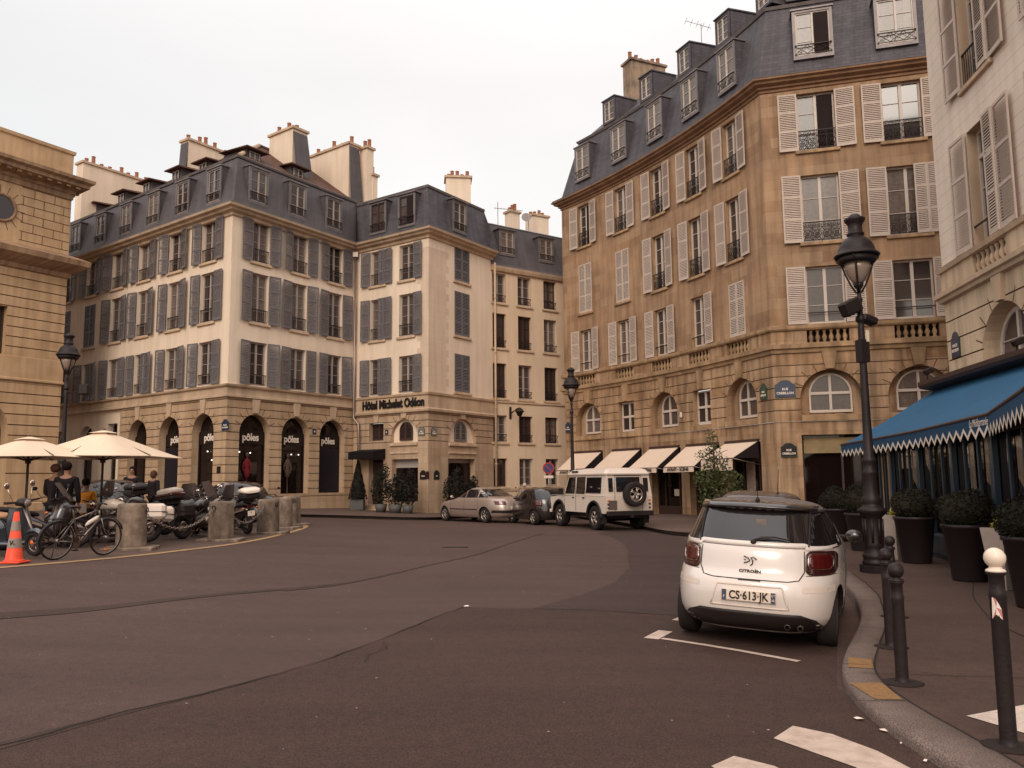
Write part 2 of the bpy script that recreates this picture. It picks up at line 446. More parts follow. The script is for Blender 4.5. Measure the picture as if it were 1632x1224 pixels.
class MB:
    """collects polygons with material slots and metre-scaled UVs into one mesh"""
    def __init__(s):
        s.v, s.f, s.m, s.uv, s.sm, s.slots = [], [], [], [], [], []
    def slot(s, m):
        if m not in s.slots: s.slots.append(m)
        return s.slots.index(m)
    def poly(s, pts, m, uv=None, sm=False):
        i = len(s.v)
        s.v += [tuple(p) for p in pts]
        s.f.append(tuple(range(i, i + len(pts))))
        s.m.append(s.slot(m))
        if uv is None:
            p0, p1, p2 = Vector(pts[0]), Vector(pts[1]), Vector(pts[-1])
            n = (p1 - p0).cross(p2 - p0)
            if abs(n.z) > 0.85 * (n.length + 1e-12):
                uv = [(p[0], p[1]) for p in pts]
            else:
                d = Vector((-n.y, n.x, 0))
                if d.length < 1e-9: d = Vector((1, 0, 0))
                d.normalize()
                uv = [(Vector(p).dot(d), p[2]) for p in pts]
        s.uv.append(uv)
        s.sm.append(sm)
    def mesh(s, pts, faces, m, sm=False):
        i = len(s.v)
        s.v += [tuple(p) for p in pts]
        k = s.slot(m)
        for f in faces:
            s.f.append(tuple(a + i for a in f))
            s.m.append(k)
            s.uv.append([(pts[a][0] + pts[a][1], pts[a][2]) for a in f])
            s.sm.append(sm)
    def box(s, a, b, m, T=None):
        x0, y0, z0 = a; x1, y1, z1 = b
        P = [Vector(p) for p in ((x0,y0,z0),(x1,y0,z0),(x1,y1,z0),(x0,y1,z0),(x0,y0,z1),(x1,y0,z1),(x1,y1,z1),(x0,y1,z1))]
        if T is not None: P = [T @ p for p in P]
        for f in ((0,3,2,1),(4,5,6,7),(0,1,5,4),(1,2,6,5),(2,3,7,6),(3,0,4,7)):
            s.poly([P[i] for i in f], m)
    def bbox(s, a, b, m, bev=0.01, T=None):
        """box with chamfered edges"""
        x0, y0, z0 = a; x1, y1, z1 = b
        e = min(bev, (x1-x0)*.45, (y1-y0)*.45, (z1-z0)*.45)
        rings = []
        for (z, k) in ((z0, e), (z0 + e, 0), (z1 - e, 0), (z1, e)):
            X0, X1, Y0, Y1 = x0 + k, x1 - k, y0 + k, y1 - k
            q = e if k == 0 else 0.35 * e
            rings.append([(X0+q,Y0,z),(X1-q,Y0,z),(X1,Y0+q,z),(X1,Y1-q,z),(X1-q,Y1,z),(X0+q,Y1,z),(X0,Y1-q,z),(X0,Y0+q,z)])
        s.rings(rings, m, T=T, cap=True, sm=False)
    def rings(s, rings, m, T=None, cap=True, sm=True, close=True):
        n = len(rings[0])
        pts = [Vector(p) for r in rings for p in r]
        if T is not None: pts = [T @ p for p in pts]
        fs = []
        for i in range(len(rings) - 1):
            for j in range(n if close else n - 1):
                k = (j + 1) % n
                fs.append((i*n+j, i*n+k, (i+1)*n+k, (i+1)*n+j))
        s.mesh(pts, fs, m, sm)
        if cap:
            s.mesh([pts[j] for j in range(n)], [tuple(reversed(range(n)))], m, False)
            s.mesh([pts[(len(rings)-1)*n+j] for j in range(n)], [tuple(range(n))], m, False)
    def lathe(s, prof, m, n=16, c=(0, 0, 0), T=None, sm=True, cap=True):
        rr = [[(c[0] + r*math.cos(2*PI*j/n), c[1] + r*math.sin(2*PI*j/n), c[2] + z) for j in range(n)] for (r, z) in prof]
        s.rings(rr, m, T=T, sm=sm, cap=cap)
    def tube(s, pts, r, m, n=6, sm=True, cap=True):
        pts = [Vector(p) for p in pts]
        rs = r if isinstance(r, (list, tuple)) else [r] * len(pts)
        rr = []
        up = None
        for i, p in enumerate(pts):
            d = (pts[min(i+1, len(pts)-1)] - pts[max(i-1, 0)])
            if d.length < 1e-9: d = Vector((0, 0, 1))
            d.normalize()
            if up is None:
                up = Vector((0, 0, 1)) if abs(d.z) < 0.9 else Vector((1, 0, 0))
            a = d.cross(up)
            if a.length < 1e-6: a = d.cross(Vector((0, 1, 0)))
            a.normalize()
            b = a.cross(d).normalized()
            up = b
            rr.append([p + rs[i] * (math.cos(2*PI*j/n) * a + math.sin(2*PI*j/n) * b) for j in range(n)])
        s.rings(rr, m, sm=sm, cap=cap)
    def ball(s, c, r, m, nu=12, nv=8, T=None):
        rx, ry, rz = r if isinstance(r, (tuple, list)) else (r, r, r)
        rr = []
        for i in range(nv + 1):
            t = PI * i / nv
            k = max(math.sin(t), 0.02)
            rr.append([(c[0] + rx*k*math.cos(2*PI*j/nu), c[1] + ry*k*math.sin(2*PI*j/nu), c[2] - rz*math.cos(t)) for j in range(nu)])
        s.rings(rr, m, T=T, sm=True)
    def torus(s, c, R0, r, m, axis='Y', n=24, k=8, T=None, sx=1.0):
        pts = []
        for i in range(n):
            a = 2*PI*i/n
            for j in range(k):
                b = 2*PI*j/k
                q = R0 + r*math.cos(b)
                h = r*math.sin(b) * sx
                x, y, z = q*math.cos(a), h, q*math.sin(a)
                if axis == 'X': x, y = y, x
                if axis == 'Z': y, z = z, y
                pts.append(Vector((c[0]+x, c[1]+y, c[2]+z)))
        if T is not None: pts = [T @ p for p in pts]
        fs = []
        for i in range(n):
            for j in range(k):
                fs.append((i*k+j, i*k+(j+1) % k, ((i+1) % n)*k+(j+1) % k, ((i+1) % n)*k+j))
        s.mesh(pts, fs, m, True)
    def data(s, name, fix=True):
        me = bpy.data.meshes.new(name)
        me.from_pydata(s.v, [], s.f)
        for m in s.slots: me.materials.append(m)
        uvl = me.uv_layers.new(name='UVMap')
        flat = []
        for u in s.uv:
            for a in u: flat += [a[0], a[1]]
        uvl.data.foreach_set('uv', flat)
        me.polygons.foreach_set('material_index', s.m)
        me.polygons.foreach_set('use_smooth', s.sm)
        if fix:
            bm = bmesh.new()
            bm.from_mesh(me)
            bmesh.ops.remove_doubles(bm, verts=bm.verts, dist=0.0004)
            bmesh.ops.recalc_face_normals(bm, faces=bm.faces)
            bm.to_mesh(me)
            bm.free()
        me.update()
        return me
    def build(s, name, parent=None, W=None, origin=None, fix=True):
        """link as an object; vertices are local to W (or world, re-based on origin)"""
        if W is None and origin is not None:
            o = Vector(origin)
            s.v = [tuple(Vector(p) - o) for p in s.v]
            W = Matrix.Translation(o)
        if W is None and parent is not None:
            W = Matrix.Translation(WM[parent.name].translation)
            iv = W.inverted()
            s.v = [tuple(iv @ Vector(p)) for p in s.v]
        ob = bpy.data.objects.new(name, s.data(name, fix))
        return link(ob, parent, W)
def inst(name, me, parent, W):
    return link(bpy.data.objects.new(name, me), parent, W)
def local(mb, name, parent):
    """vertices already in the parent's own frame"""
    return link(bpy.data.objects.new(name, mb.data(name)), parent, WM[parent.name])

def text_mesh(body, size, depth=0.004, bold=0.0, align='CENTER', sx=1.0, spacing=1.0, shear=0.0):
    cu = bpy.data.curves.new('lettering', 'FONT')
    cu.body = body
    cu.size = size
    cu.extrude = depth
    cu.offset = bold
    cu.align_x = align
    cu.align_y = 'CENTER'
    cu.space_character = spacing
    cu.shear = shear
    cu.resolution_u = 3
    o = bpy.data.objects.new('lettering', cu)
    COL.objects.link(o)
    dg = bpy.context.evaluated_depsgraph_get()
    me = bpy.data.meshes.new_from_object(o.evaluated_get(dg))
    bpy.data.objects.remove(o)
    bpy.data.curves.remove(cu)
    for v in me.vertices: v.co.x *= sx
    me.name = 'lettering'
    return me
def letters(body, size, m, parent, W, name='lettering', **k):
    """text standing in the local XZ plane of W, facing local -Y"""
    me = text_mesh(body, size, **k)
    me.materials.clear()
    me.materials.append(m)
    return inst(name, me, parent, W @ Matrix.Rotation(PI/2, 4, 'X'))
# ------------------------------------------------------------------ facade paths
class Path:
    """plan polyline walked with the street on the right-hand side; pos(u, w): w metres out from the wall"""
    def __init__(s, pts, pre=None, post=None):
        s.p = [Vector((a[0], a[1])) for a in pts]
        P = s.p
        s.d = [(P[i+1]-P[i]).normalized() for i in range(len(P)-1)]
        n = [Vector((d.y, -d.x)) for d in s.d]
        s.n = n
        s.u = [0.0]
        for i in range(len(P)-1): s.u.append(s.u[-1] + (P[i+1]-P[i]).length)
        s.L = s.u[-1]
        nn = list(n)
        a = b = None
        if pre is not None:
            d = (P[0]-Vector(pre)).normalized(); a = Vector((d.y, -d.x))
        if post is not None:
            d = (Vector(post)-P[-1]).normalized(); b = Vector((d.y, -d.x))
        s.mit = []
        for i in range(len(P)):
            n0 = n[i-1] if i > 0 else (a or n[0])
            n1 = n[i] if i < len(n) else (b or n[-1])
            s.mit.append((n0+n1) / (1 + n0.dot(n1)))
    def seg(s, u):
        for i in range(len(s.d)):
            if u <= s.u[i+1] + 1e-7: return i
        return len(s.d) - 1
    def pos(s, u, w=0.0):
        for i, v in enumerate(s.u):
            if abs(u - v) < 1e-4: return s.p[i] + s.mit[i]*w
        i = s.seg(u)
        t = (u - s.u[i]) / (s.u[i+1] - s.u[i])
        return s.p[i] + (s.p[i+1]-s.p[i])*t + s.n[i]*w
    def pt(s, u, z, w=0.0):
        q = s.pos(u, w)
        return Vector((q.x, q.y, z))
    def W(s, u, z, w=0.0):
        """frame on the wall: X along it, Y into it, Z up"""
        e = 0.02
        i = s.seg(u)
        d = s.d[i]
        q = s.pos(u, 0) + s.n[i]*w
        M4 = Matrix(((d.x, -s.n[i].x, 0, q.x), (d.y, -s.n[i].y, 0, q.y), (0, 0, 1, z), (0, 0, 0, 1)))
        return M4
    def cuts(s, u0, u1):
        return [u0] + [v for v in s.u if u0 + 1e-4 < v < u1 - 1e-4] + [u1]

def opening(u, hw, z0, z1, d=0.25, arch=False, back=None):
    return dict(u=u, hw=hw, z0=z0, z1=z1, d=d, arch=arch, back=back)
def hwat(o, z):
    if not o['arch']: return o['hw']
    sp = o['z1'] - o['hw']
    if z <= sp: return o['hw']
    t = min(1.0, (z - sp) / o['hw'])
    return o['hw'] * math.sqrt(max(0, 1 - t*t))
def wall(mb, path, u0, u1, z0, z1, ops, m, joints=(), jm=None, jh=0.035, jd=0.03, reveal=None, w=0.0):
    lv = {round(z0, 4), round(z1, 4)}
    for o in ops:
        lv |= {round(o['z0'], 4), round(o['z1'], 4)}
        if o['arch']:
            sp = o['z1'] - o['hw']
            for k in range(0, 9): lv.add(round(sp + o['hw']*math.sin(PI/2*k/8), 4))
    J = []
    for z in joints:
        if z0 + 0.05 < z < z1 - 0.05:
            J.append((z - jh/2, z + jh/2))
            lv |= {round(z-jh/2, 4), round(z+jh/2, 4)}
    lv = sorted(v for v in lv if z0 - 1e-6 <= v <= z1 + 1e-6)
    lv = [v for i, v in enumerate(lv) if i == 0 or v - lv[i-1] > 1e-4]
    rv = reveal or m
    prev = None
    for za, zb in zip(lv[:-1], lv[1:]):
        zm = (za+zb)/2
        isj = any(a <= zm <= b for a, b in J)
        ww = w - (jd if isj else 0)
        mm = jm if (isj and jm) else m
        act = sorted([o for o in ops if o['z0'] <= zm <= o['z1']], key=lambda o: o['u'])
        # boundaries as (u at za, u at zb)
        spans = []
        cur = (u0, u0)
        for o in act:
            ha, hb = hwat(o, za), hwat(o, zb)
            if o['u'] + max(ha, hb) < u0 or o['u'] - max(ha, hb) > u1: continue
            L = (max(u0, o['u']-ha), max(u0, o['u']-hb))
            Rr = (min(u1, o['u']+ha), min(u1, o['u']+hb))
            if L[0] > cur[0] or L[1] > cur[1]:
                spans.append((cur, L))
            for (ua, ub) in (L, Rr):
                mb.poly([path.pt(ua, za, ww), path.pt(ub, zb, ww), path.pt(ub, zb, -o['d']), path.pt(ua, za, -o['d'])], rv,
                        [(ww, za), (ww, zb), (-o['d'], zb), (-o['d'], za)])
            cur = Rr
        if cur[0] < u1 - 1e-4 or cur[1] < u1 - 1e-4:
            spans.append((cur, (u1, u1)))
        for (a0, b0), (a1, b1) in spans:
            inner = [v for v in path.u if max(a0, b0) + 1e-3 < v < min(a1, b1) - 1e-3]
            A = [a0] + inner + [a1]
            B = [b0] + inner + [b1]
            for i in range(len(A)-1):
                mb.poly([path.pt(A[i], za, ww), path.pt(A[i+1], za, ww), path.pt(B[i+1], zb, ww), path.pt(B[i], zb, ww)], mm,
                        [(A[i], za), (A[i+1], za), (B[i+1], zb), (B[i], zb)])
            if isj:
                for (q, US) in ((za, A), (zb, B)):
                    for i in range(len(US)-1):
                        mb.poly([path.pt(US[i], q, ww), path.pt(US[i+1], q, ww), path.pt(US[i+1], q, w), path.pt(US[i], q, w)], mm)
    for o in ops:                                     # heads and sills of the openings
        for z in ((o['z0'],) if o['arch'] else (o['z0'], o['z1'])):
            a, b = max(u0, o['u']-o['hw']), min(u1, o['u']+o['hw'])
            us = path.cuts(a, b)
            for i in range(len(us)-1):
                mb.poly([path.pt(us[i], z, w), path.pt(us[i+1], z, w), path.pt(us[i+1], z, -o['d']), path.pt(us[i], z, -o['d'])], rv)
        if o['back']:
            a, b = max(u0, o['u']-o['hw']-.02), min(u1, o['u']+o['hw']+.02)
            mb.poly([path.pt(a, o['z0'], -o['d']), path.pt(b, o['z0'], -o['d']), path.pt(b, o['z1'], -o['d']), path.pt(a, o['z1'], -o['d'])], o['back'],
                    [(a, o['z0']), (b, o['z0']), (b, o['z1']), (a, o['z1'])])
def sweep(mb, path, prof, m, u0=0.0, u1=None, caps=True, sm=False):
    u1 = path.L if u1 is None else u1
    us = path.cuts(u0, u1)
    rr = [[path.pt(u, z, w) for (w, z) in prof] for u in us]
    acc = [0.0]
    for i in range(1, len(prof)): acc.append(acc[-1] + math.hypot(prof[i][0]-prof[i-1][0], prof[i][1]-prof[i-1][1]))
    for i in range(len(us)-1):
        for j in range(len(prof)-1):
            mb.poly([rr[i][j], rr[i+1][j], rr[i+1][j+1], rr[i][j+1]], m,
                    [(us[i], acc[j]), (us[i+1], acc[j]), (us[i+1], acc[j+1]), (us[i], acc[j+1])], sm)
    if caps:
        mb.poly(rr[0], m); mb.poly(list(reversed(rr[-1])), m)
def strip(mb, path, a, b, wd, m, w=0.004, th=0.02):
    """thin line on the wall from (u,z) a to b"""
    du, dz = b[0]-a[0], b[1]-a[1]
    L = math.hypot(du, dz)
    nx, nz = -dz/L*wd/2, du/L*wd/2
    q = [(a[0]+nx, a[1]+nz), (b[0]+nx, b[1]+nz), (b[0]-nx, b[1]-nz), (a[0]-nx, a[1]-nz)]
    mb.poly([path.pt(u, z, w) for u, z in q], m)
def voussoirs(mb, path, u, zc, r, m, angs=(22, 42, 62), rise=0.42):
    """the joints that turn diagonally into an arch"""
    for sgn in (-1, 1):
        for a in angs:
            t = R(a)
            p0 = (u + sgn*r*math.cos(t), zc + r*math.sin(t))
            q = 0.36
            p1 = (u + sgn*(r+q)*math.cos(t), zc + (r+q)*math.sin(t))
            strip(mb, path, p0, p1, 0.035, m)
def keystone(mb, path, u, z0, z1, m, w0=0.14, w1=0.24, out=0.09):
    rr = []
    for (z, h, o) in ((z0, w0, out), (z1, w1, out)):
        rr.append([path.pt(u-h, z, -0.02), path.pt(u+h, z, -0.02), path.pt(u+h, z, o), path.pt(u-h, z, o)])
    mb.rings(rr, m, sm=False)

# ------------------------------------------------------------------ window kit (meshes are shared by the copies)
CACHE = {}
def pane(w, h, m, arch=False):
    k = ('pane', w, h, m.name, arch)
    if k not in CACHE:
        mb = MB()
        if arch:
            r = w/2
            q = [(-r, 0), (r, 0)] + [(r*math.cos(R(a)), h-r+r*math.sin(R(a))) for a in range(0, 181, 15)]
        else:
            q = [(-w/2, 0), (w/2, 0), (w/2, h), (-w/2, h)]
        mb.rings([[(x, 0, z) for x, z in q], [(x, 0.015, z) for x, z in q]], m, sm=False)
        CACHE[k] = mb.data('window')
    return CACHE[k]
def frame(w, h, m, rows=4, arch=False, f=0.065, mull=0.05, transom=None, cols=2, t=0.05, bar=0.022):
    k = ('frame', w, h, m.name, rows, arch, f, mull, transom, cols, bar)
    if k in CACHE: return CACHE[k]
    mb = MB()
    def bx(x0, z0, x1, z1, y=0.0): mb.box((x0, -t-y, z0), (x1, 0, z1), m)
    bx(-w/2, 0, -w/2+f, h if not arch else h-w/2)
    bx(w/2-f, 0, w/2, h if not arch else h-w/2)
    bx(-w/2+f, 0, w/2-f, f*1.5)
    if arch:
        r = w/2
        for a in range(0, 180, 15):
            q = []
            for rr_, aa in ((r, a), (r, a+15), (r-f, a+15), (r-f, a)):
                q.append((rr_*math.cos(R(aa)), h-r+rr_*math.sin(R(aa))))
            mb.rings([[(x, -t, z) for x, z in q], [(x, 0, z) for x, z in q]], m, sm=False)
    else:
        bx(-w/2+f, h-f, w/2-f, h)
    bx(-mull, f*1.5, mull, h-f, 0.012)
    if transom: bx(-w/2+f, transom-0.05, w/2-f, transom+0.05, 0.02)
    for i in range(1, rows):
        z = h*i/rows
        if transom and abs(z-transom) < 0.12: continue
        ww = w/2-f
        if arch and z > h-w/2: ww = math.sqrt(max(0.01, (w/2)**2-(z-h+w/2)**2))-f
        mb.box((-ww, -t*.6, z-bar/2), (-mull, -0.002, z+bar/2), m)
        mb.box((mull, -t*.6, z-bar/2), (ww, -0.002, z+bar/2), m)
    CACHE[k] = mb.data('window_frame')
    return CACHE[k]
def shutter(w, h, m, rails=(0.33, 0.66), pitch=0.062):
    k = ('shutter', round(w, 3), round(h, 3), m.name, rails, pitch)
    if k in CACHE: return CACHE[k]
    mb = MB()
    t = 0.035
    s = 0.055
    mb.box((0, -t, 0), (s, 0, h), m); mb.box((w-s, -t, 0), (w, 0, h), m)
    zs = [0.0] + [h*r for r in rails] + [h]
    mb.box((s, -t, 0), (w-s, 0, 0.10), m); mb.box((s, -t, h-0.07), (w-s, 0, h), m)
    for r in rails: mb.box((s, -t, h*r-0.035), (w-s, 0, h*r+0.035), m)
    for i in range(len(zs)-1):
        a = zs[i] + (0.10 if i == 0 else 0.035)
        b = zs[i+1] - (0.07 if i == len(zs)-2 else 0.035)
        n = max(1, int((b-a)/pitch))
        for j in range(n):
            z = a + (j+0.5)*(b-a)/n
            q = [(-t*0.95, z-0.028), (-t*0.95, z-0.018), (-0.004, z+0.026), (-0.004, z+0.016)]
            mb.poly([(s, y, zz) for y, zz in (q[0], q[3])] + [(w-s, y, zz) for y, zz in (q[3], q[0])], m)
            mb.poly([(s, y, zz) for y, zz in (q[1], q[2])] + [(w-s, y, zz) for y, zz in (q[2], q[1])], m)
            mb.poly([(s, q[0][0], q[0][1]), (w-s, q[0][0], q[0][1]), (w-s, q[1][0], q[1][1]), (s, q[1][0], q[1][1])], m)
    CACHE[k] = mb.data('shutter', fix=False)
    return CACHE[k]
def railing(w, h, kind):
    k = ('rail', round(w, 2), h, kind)
    if k in CACHE: return CACHE[k]
    mb = MB()
    m = M['iron']
    b = 0.016
    mb.box((-w/2, -0.02, h-0.035), (w/2, 0.02, h), m)
    if kind != 'bar':
        mb.box((-w/2, -b/2, 0.05), (w/2, b/2, 0.075), m)
    if kind == 'bars':
        n = max(4, int(w/0.11))
        for i in range(n+1):
            x = -w/2 + 0.01 + (w-0.02)*i/n
            mb.box((x-b/2, -b/2, 0.06), (x+b/2, b/2, h-0.02), m)
    elif kind == 'fancy':
        mb.box((-w/2, -b/2, h*0.72), (w/2, b/2, h*0.72+0.018), m)
        n = 4
        for i in range(n):
            x = -w/2 + w*(i+0.5)/n
            c = (x, 0, 0.06 + (h*0.72-0.06)/2)
            mb.torus(c, min(w/n, h*0.66)*0.42, 0.012, m, 'Y', 14, 4)
            mb.torus(c, min(w/n, h*0.66)*0.18, 0.012, m, 'Y', 8, 4)
            for (dx, dz) in ((1, 1), (1, -1)):
                L = w/n/2
                mb.tube([(x-L*dx, 0, c[2]-dz*h*0.32), (x+L*dx, 0, c[2]+dz*h*0.32)], 0.009, m, 4)
        for i in range(n+1):
            x = -w/2 + 0.01 + (w-0.02)*i/n
            mb.box((x-b/2, -b/2, 0.0), (x+b/2, b/2, h), m)
        for i in range(2*n):
            x = -w/2 + w*(i+0.5)/(2*n)
            mb.torus((x, 0, h*0.85), 0.05, 0.009, m, 'Y', 8, 4)
    elif kind == 'cross':
        n = 3
        for i in range(n):
            x0, x1 = -w/2 + w*i/n, -w/2 + w*(i+1)/n
            mb.tube([(x0, 0, 0.07), (x1, 0, h-0.03)], 0.012, m, 4)
            mb.tube([(x0, 0, h-0.03), (x1, 0, 0.07)], 0.012, m, 4)
    CACHE[k] = mb.data('railing')
    return CACHE[k]
def slab(w, h, d, m, name='sill'):
    k = ('slab', round(w, 2), h, d, m.name, name)
    if k not in CACHE:
        mb = MB()
        mb.bbox((-w/2, -d, 0), (w/2, 0, h), m, 0.015)
        CACHE[k] = mb.data(name)
    return CACHE[k]

def win(B, path, u, z, w, h, depth=0.22, fm=None, gm=None, rows=4, rail=None, rh=0.75, sill=None, sh=None, sm=None, sw=None,
        arch=False, transom=None, sang=(4, 4), shh=None, rails=(0.33, 0.66), w0=0.0, opened=False, mull=0.05, pitch=0.062, cols=2):
    """one window with its frame, shutters, railing and sill, all under building B
    sh: (left, right) each 'o' open, 'c' closed over the opening, 'd' folded double leaf, 'h' half leaf, None"""
    W = path.W(u, z, -depth + w0)
    g = inst('window', pane(w, h, gm or M['glass'], arch), B, W)
    if fm: inst('window_frame', frame(w, h, fm, rows, arch, transom=transom, mull=mull), g, W)
    if opened:                                     # the right casement stands open: a dark gap
        k = ('gap', w, h)
        if k not in CACHE:
            mb = MB(); mb.box((0.05, -0.078, 0.08), (w/2-0.07, -0.07, h-0.07), M['interior'])
            CACHE[k] = mb.data('open_casement_gap')
        inst('open_casement', CACHE[k], g, W)
    if rail:
        inst('railing', railing(w+0.02, rh, rail), g, path.W(u, z+0.02, -0.03 + w0))
    if sill is not None:
        inst('sill', slab(w+0.24, 0.13, 0.30, sill), g, path.W(u, z-0.13, 0.09-0.0 + w0) @ Matrix.Translation((0, 0.30, 0)))
    if sh:
        sw = sw or w/2
        hh = shh or h
        for side, k in zip((-1, 1), sh):
            if not k: continue
            ang = sang[0] if side < 0 else sang[1]
            if k == 'c':
                me = shutter(w/2-0.005, hh, sm, rails, pitch)
                Ws = path.W(u, z, 0.0 + w0) @ Matrix.Translation((-w/2 if side < 0 else 0.005, 0.01, 0))
                inst('shutter', me, g, Ws)
            elif k in ('o', 'd', 'h'):
                wd = sw if k != 'd' else sw
                me = shutter(wd, hh, sm, rails, pitch)
                if side < 0:
                    Ws = path.W(u - w/2, z, 0.05 + w0) @ Matrix.Rotation(R(ang), 4, 'Z') @ Matrix.Translation((-wd, 0, 0))
                    # leaf hinged at the left jamb, swung back against the wall
                else:
                    Ws = path.W(u + w/2, z, 0.05 + w0) @ Matrix.Rotation(R(-ang), 4, 'Z')
                inst('shutter', me, g, Ws)
                if k == 'd':                       # second leaf half across the opening
                    if side > 0:
                        Ws = path.W(u + w/2, z, 0.07 + w0) @ Matrix.Translation((-wd*0.62, 0, 0)) @ Matrix.Rotation(R(-2), 4, 'Z')
                        inst('shutter', shutter(wd*0.62, hh, sm, rails, pitch), g, Ws)
                    else:
                        Ws = path.W(u - w/2, z, 0.07 + w0)
                        inst('shutter', shutter(wd*0.62, hh, sm, rails, pitch), g, Ws)
    return g

def dormer(B, path, u, z0, w, h, wall_m, roof_m, fm, gm, w_front, back, rows=3, rail='bars', rise=0.0, rh=0.5, opened=False, lip=0.08):
    """upright dormer: cheeks, little roof, then its window as a sub-part"""
    mb = MB()
    hw = w/2 + 0.11
    zt = z0 + h + 0.10
    i = path.seg(u)
    W = path.W(u, 0, w_front)
    def P(x, y, z): return W @ Vector((x, y, z))
    f = 0.11
    # front surround with a hole for the window
    for (x0, x1, za, zb) in ((-hw, -w/2, z0-0.12, zt), (w/2, hw, z0-0.12, zt), (-w/2, w/2, z0+h, zt), (-w/2, w/2, z0-0.12, z0)):
        a, b, c, d = P(x0, 0, za), P(x1, 0, za), P(x1, 0, zb), P(x0, 0, zb)
        a2, b2, c2, d2 = P(x0, f, za), P(x1, f, za), P(x1, f, zb), P(x0, f, zb)
        mb.rings([[a, b, c, d], [a2, b2, c2, d2]], roof_m, sm=False)
    for s_ in (-1, 1):
        mb.poly([P(s_*hw, f*0.5, z0-0.12), P(s_*hw, f*0.5, zt), P(s_*hw, back, zt+rise), P(s_*hw, back, z0-0.12)], wall_m)
    e = lip
    top = [P(-hw-e, -e, zt+0.003), P(hw+e, -e, zt+0.003), P(hw+e, back, zt+rise+0.003), P(-hw-e, back, zt+rise+0.003)]
    top2 = [p + Vector((0, 0, 0.06)) for p in top]
    mb.rings([top, top2], roof_m, sm=False)
    D = mb.build('dormer', B)
    Wg = path.W(u, z0, w_front - 0.08)
    g = inst('window', pane(w, h, gm), D, Wg)
    if fm: inst('window_frame', frame(w, h, fm, rows, f=0.05, mull=0.035, t=0.04), D, Wg)
    if opened:
        k = ('gapd', w, h)
        if k not in CACHE:
            m2 = MB(); m2.box((0.04, -0.068, 0.07), (w/2-0.05, -0.06, h-0.06), M['interior'])
            CACHE[k] = m2.data('open_casement')
        inst('open_casement', CACHE[k], D, Wg)
    if rail: inst('railing', railing(w+0.1, rh, rail), D, path.W(u, z0, w_front+0.03))
    return D

def chimney(B, a, d, L, T, z0, z1, m, pots=6, cap=True, pot_h=0.45, flash=None, two=False):
    """chimney wall: a = near corner (x, y), d = unit direction of its length, T = thickness to the left-normal side"""
    A = Vector(a); d = Vector(d).normalized(); n = Vector((-d.y, d.x)) * T
    mb = MB()
    q = [A, A + d*L, A + d*L + n, A + n]
    mb.rings([[(p.x, p.y, z0) for p in q], [(p.x, p.y, z1) for p in q]], m, sm=False)
    e = 0.09
    c = sum(q, Vector((0, 0)))/4
    if cap:
        dn = n.normalized()
        qq = [A - d*e - dn*e, A + d*(L+e) - dn*e, A + d*(L+e) + n + dn*e, A - d*e + n + dn*e]
        mb.rings([[(p.x, p.y, z1) for p in qq], [(p.x, p.y, z1+0.13) for p in qq]], M['trim_h'] if m != M['chimney_e'] else M['chimney_e'], sm=False)
    if flash:
        dn = n.normalized()
        qq = [A - d*0.03 - dn*0.0, A - d*0.02 + n]
        mb.poly([(A.x-d.x*.35, A.y-d.y*.35, z0), (A.x-d.x*.35+n.x, A.y-d.y*.35+n.y, z0), (A.x-d.x*.02+n.x, A.y-d.y*.02+n.y, z1-.1), (A.x-d.x*.02, A.y-d.y*.02, z1-.1)], flash)
    ch = mb.build('chimney', B, W=None, origin=(c.x, c.y, z0))
    rnd = random.Random(int(abs(a[0]*97 + a[1]*13)))
    for i in range(pots):
        t = (i + 0.5 + rnd.uniform(-.22, .22)) / pots
        p = A + d*L*t + n*0.5
        hh = pot_h * rnd.choice((0.55, 0.7, 1.0, 1.25))
        m2 = MB()
        m2.lathe([(0.12, 0), (0.13, 0.03), (0.115, 0.06), (0.10, hh-0.05), (0.12, hh-0.02), (0.12, hh), (0.07, hh), (0.07, hh-0.1)], M['pot'], 10)
        local_at(m2, 'chimney_pot', ch, Matrix.Translation((p.x, p.y, z1+0.13)))
    return ch
def local_at(mb, name, parent, W):
    return link(bpy.data.objects.new(name, mb.data(name)), parent, W)
def part(mb, name, B):
    return mb.build(name, B)
# ------------------------------------------------------------------ plan of the place
P1 = Vector((-12.49, 35.9)); P2 = Vector((-8.2, 42.5)); P3 = Vector((-4.05, 39.6))
dA = Vector((math.sin(R(-53)), math.cos(R(-53))))
A0 = P1 + 18*dA
P4 = P3 + 5.35*Vector((math.sin(R(34.5)), math.cos(R(34.5))))
LA = 18.0
pathAB = Path([A0, P1, P2], post=P3)
pathCD = Path([P2, P3, P4], pre=P1)
LC = (P3-P2).length
hd = Vector((math.sin(R(55)), math.cos(R(55))))
pathH = Path([P4 - hd*0.15, P4 + hd*9])
gA = M['glass']
M['glass_c'] = mat('curtain_reflection_glass', (0.22, 0.185, 0.165), 0.25, spec=0.5, coat=0.3, color2=(0.12, 0.10, 0.09), nscale=7, streak=0.3)  # pane tones for curtains; on the arcade building they also paint in reflections
M['glass_cd'] = mat('dim_curtain_reflection_glass', (0.11, 0.088, 0.08), 0.25, spec=0.5, coat=0.4, color2=(0.07, 0.055, 0.05), nscale=6, streak=0.3)

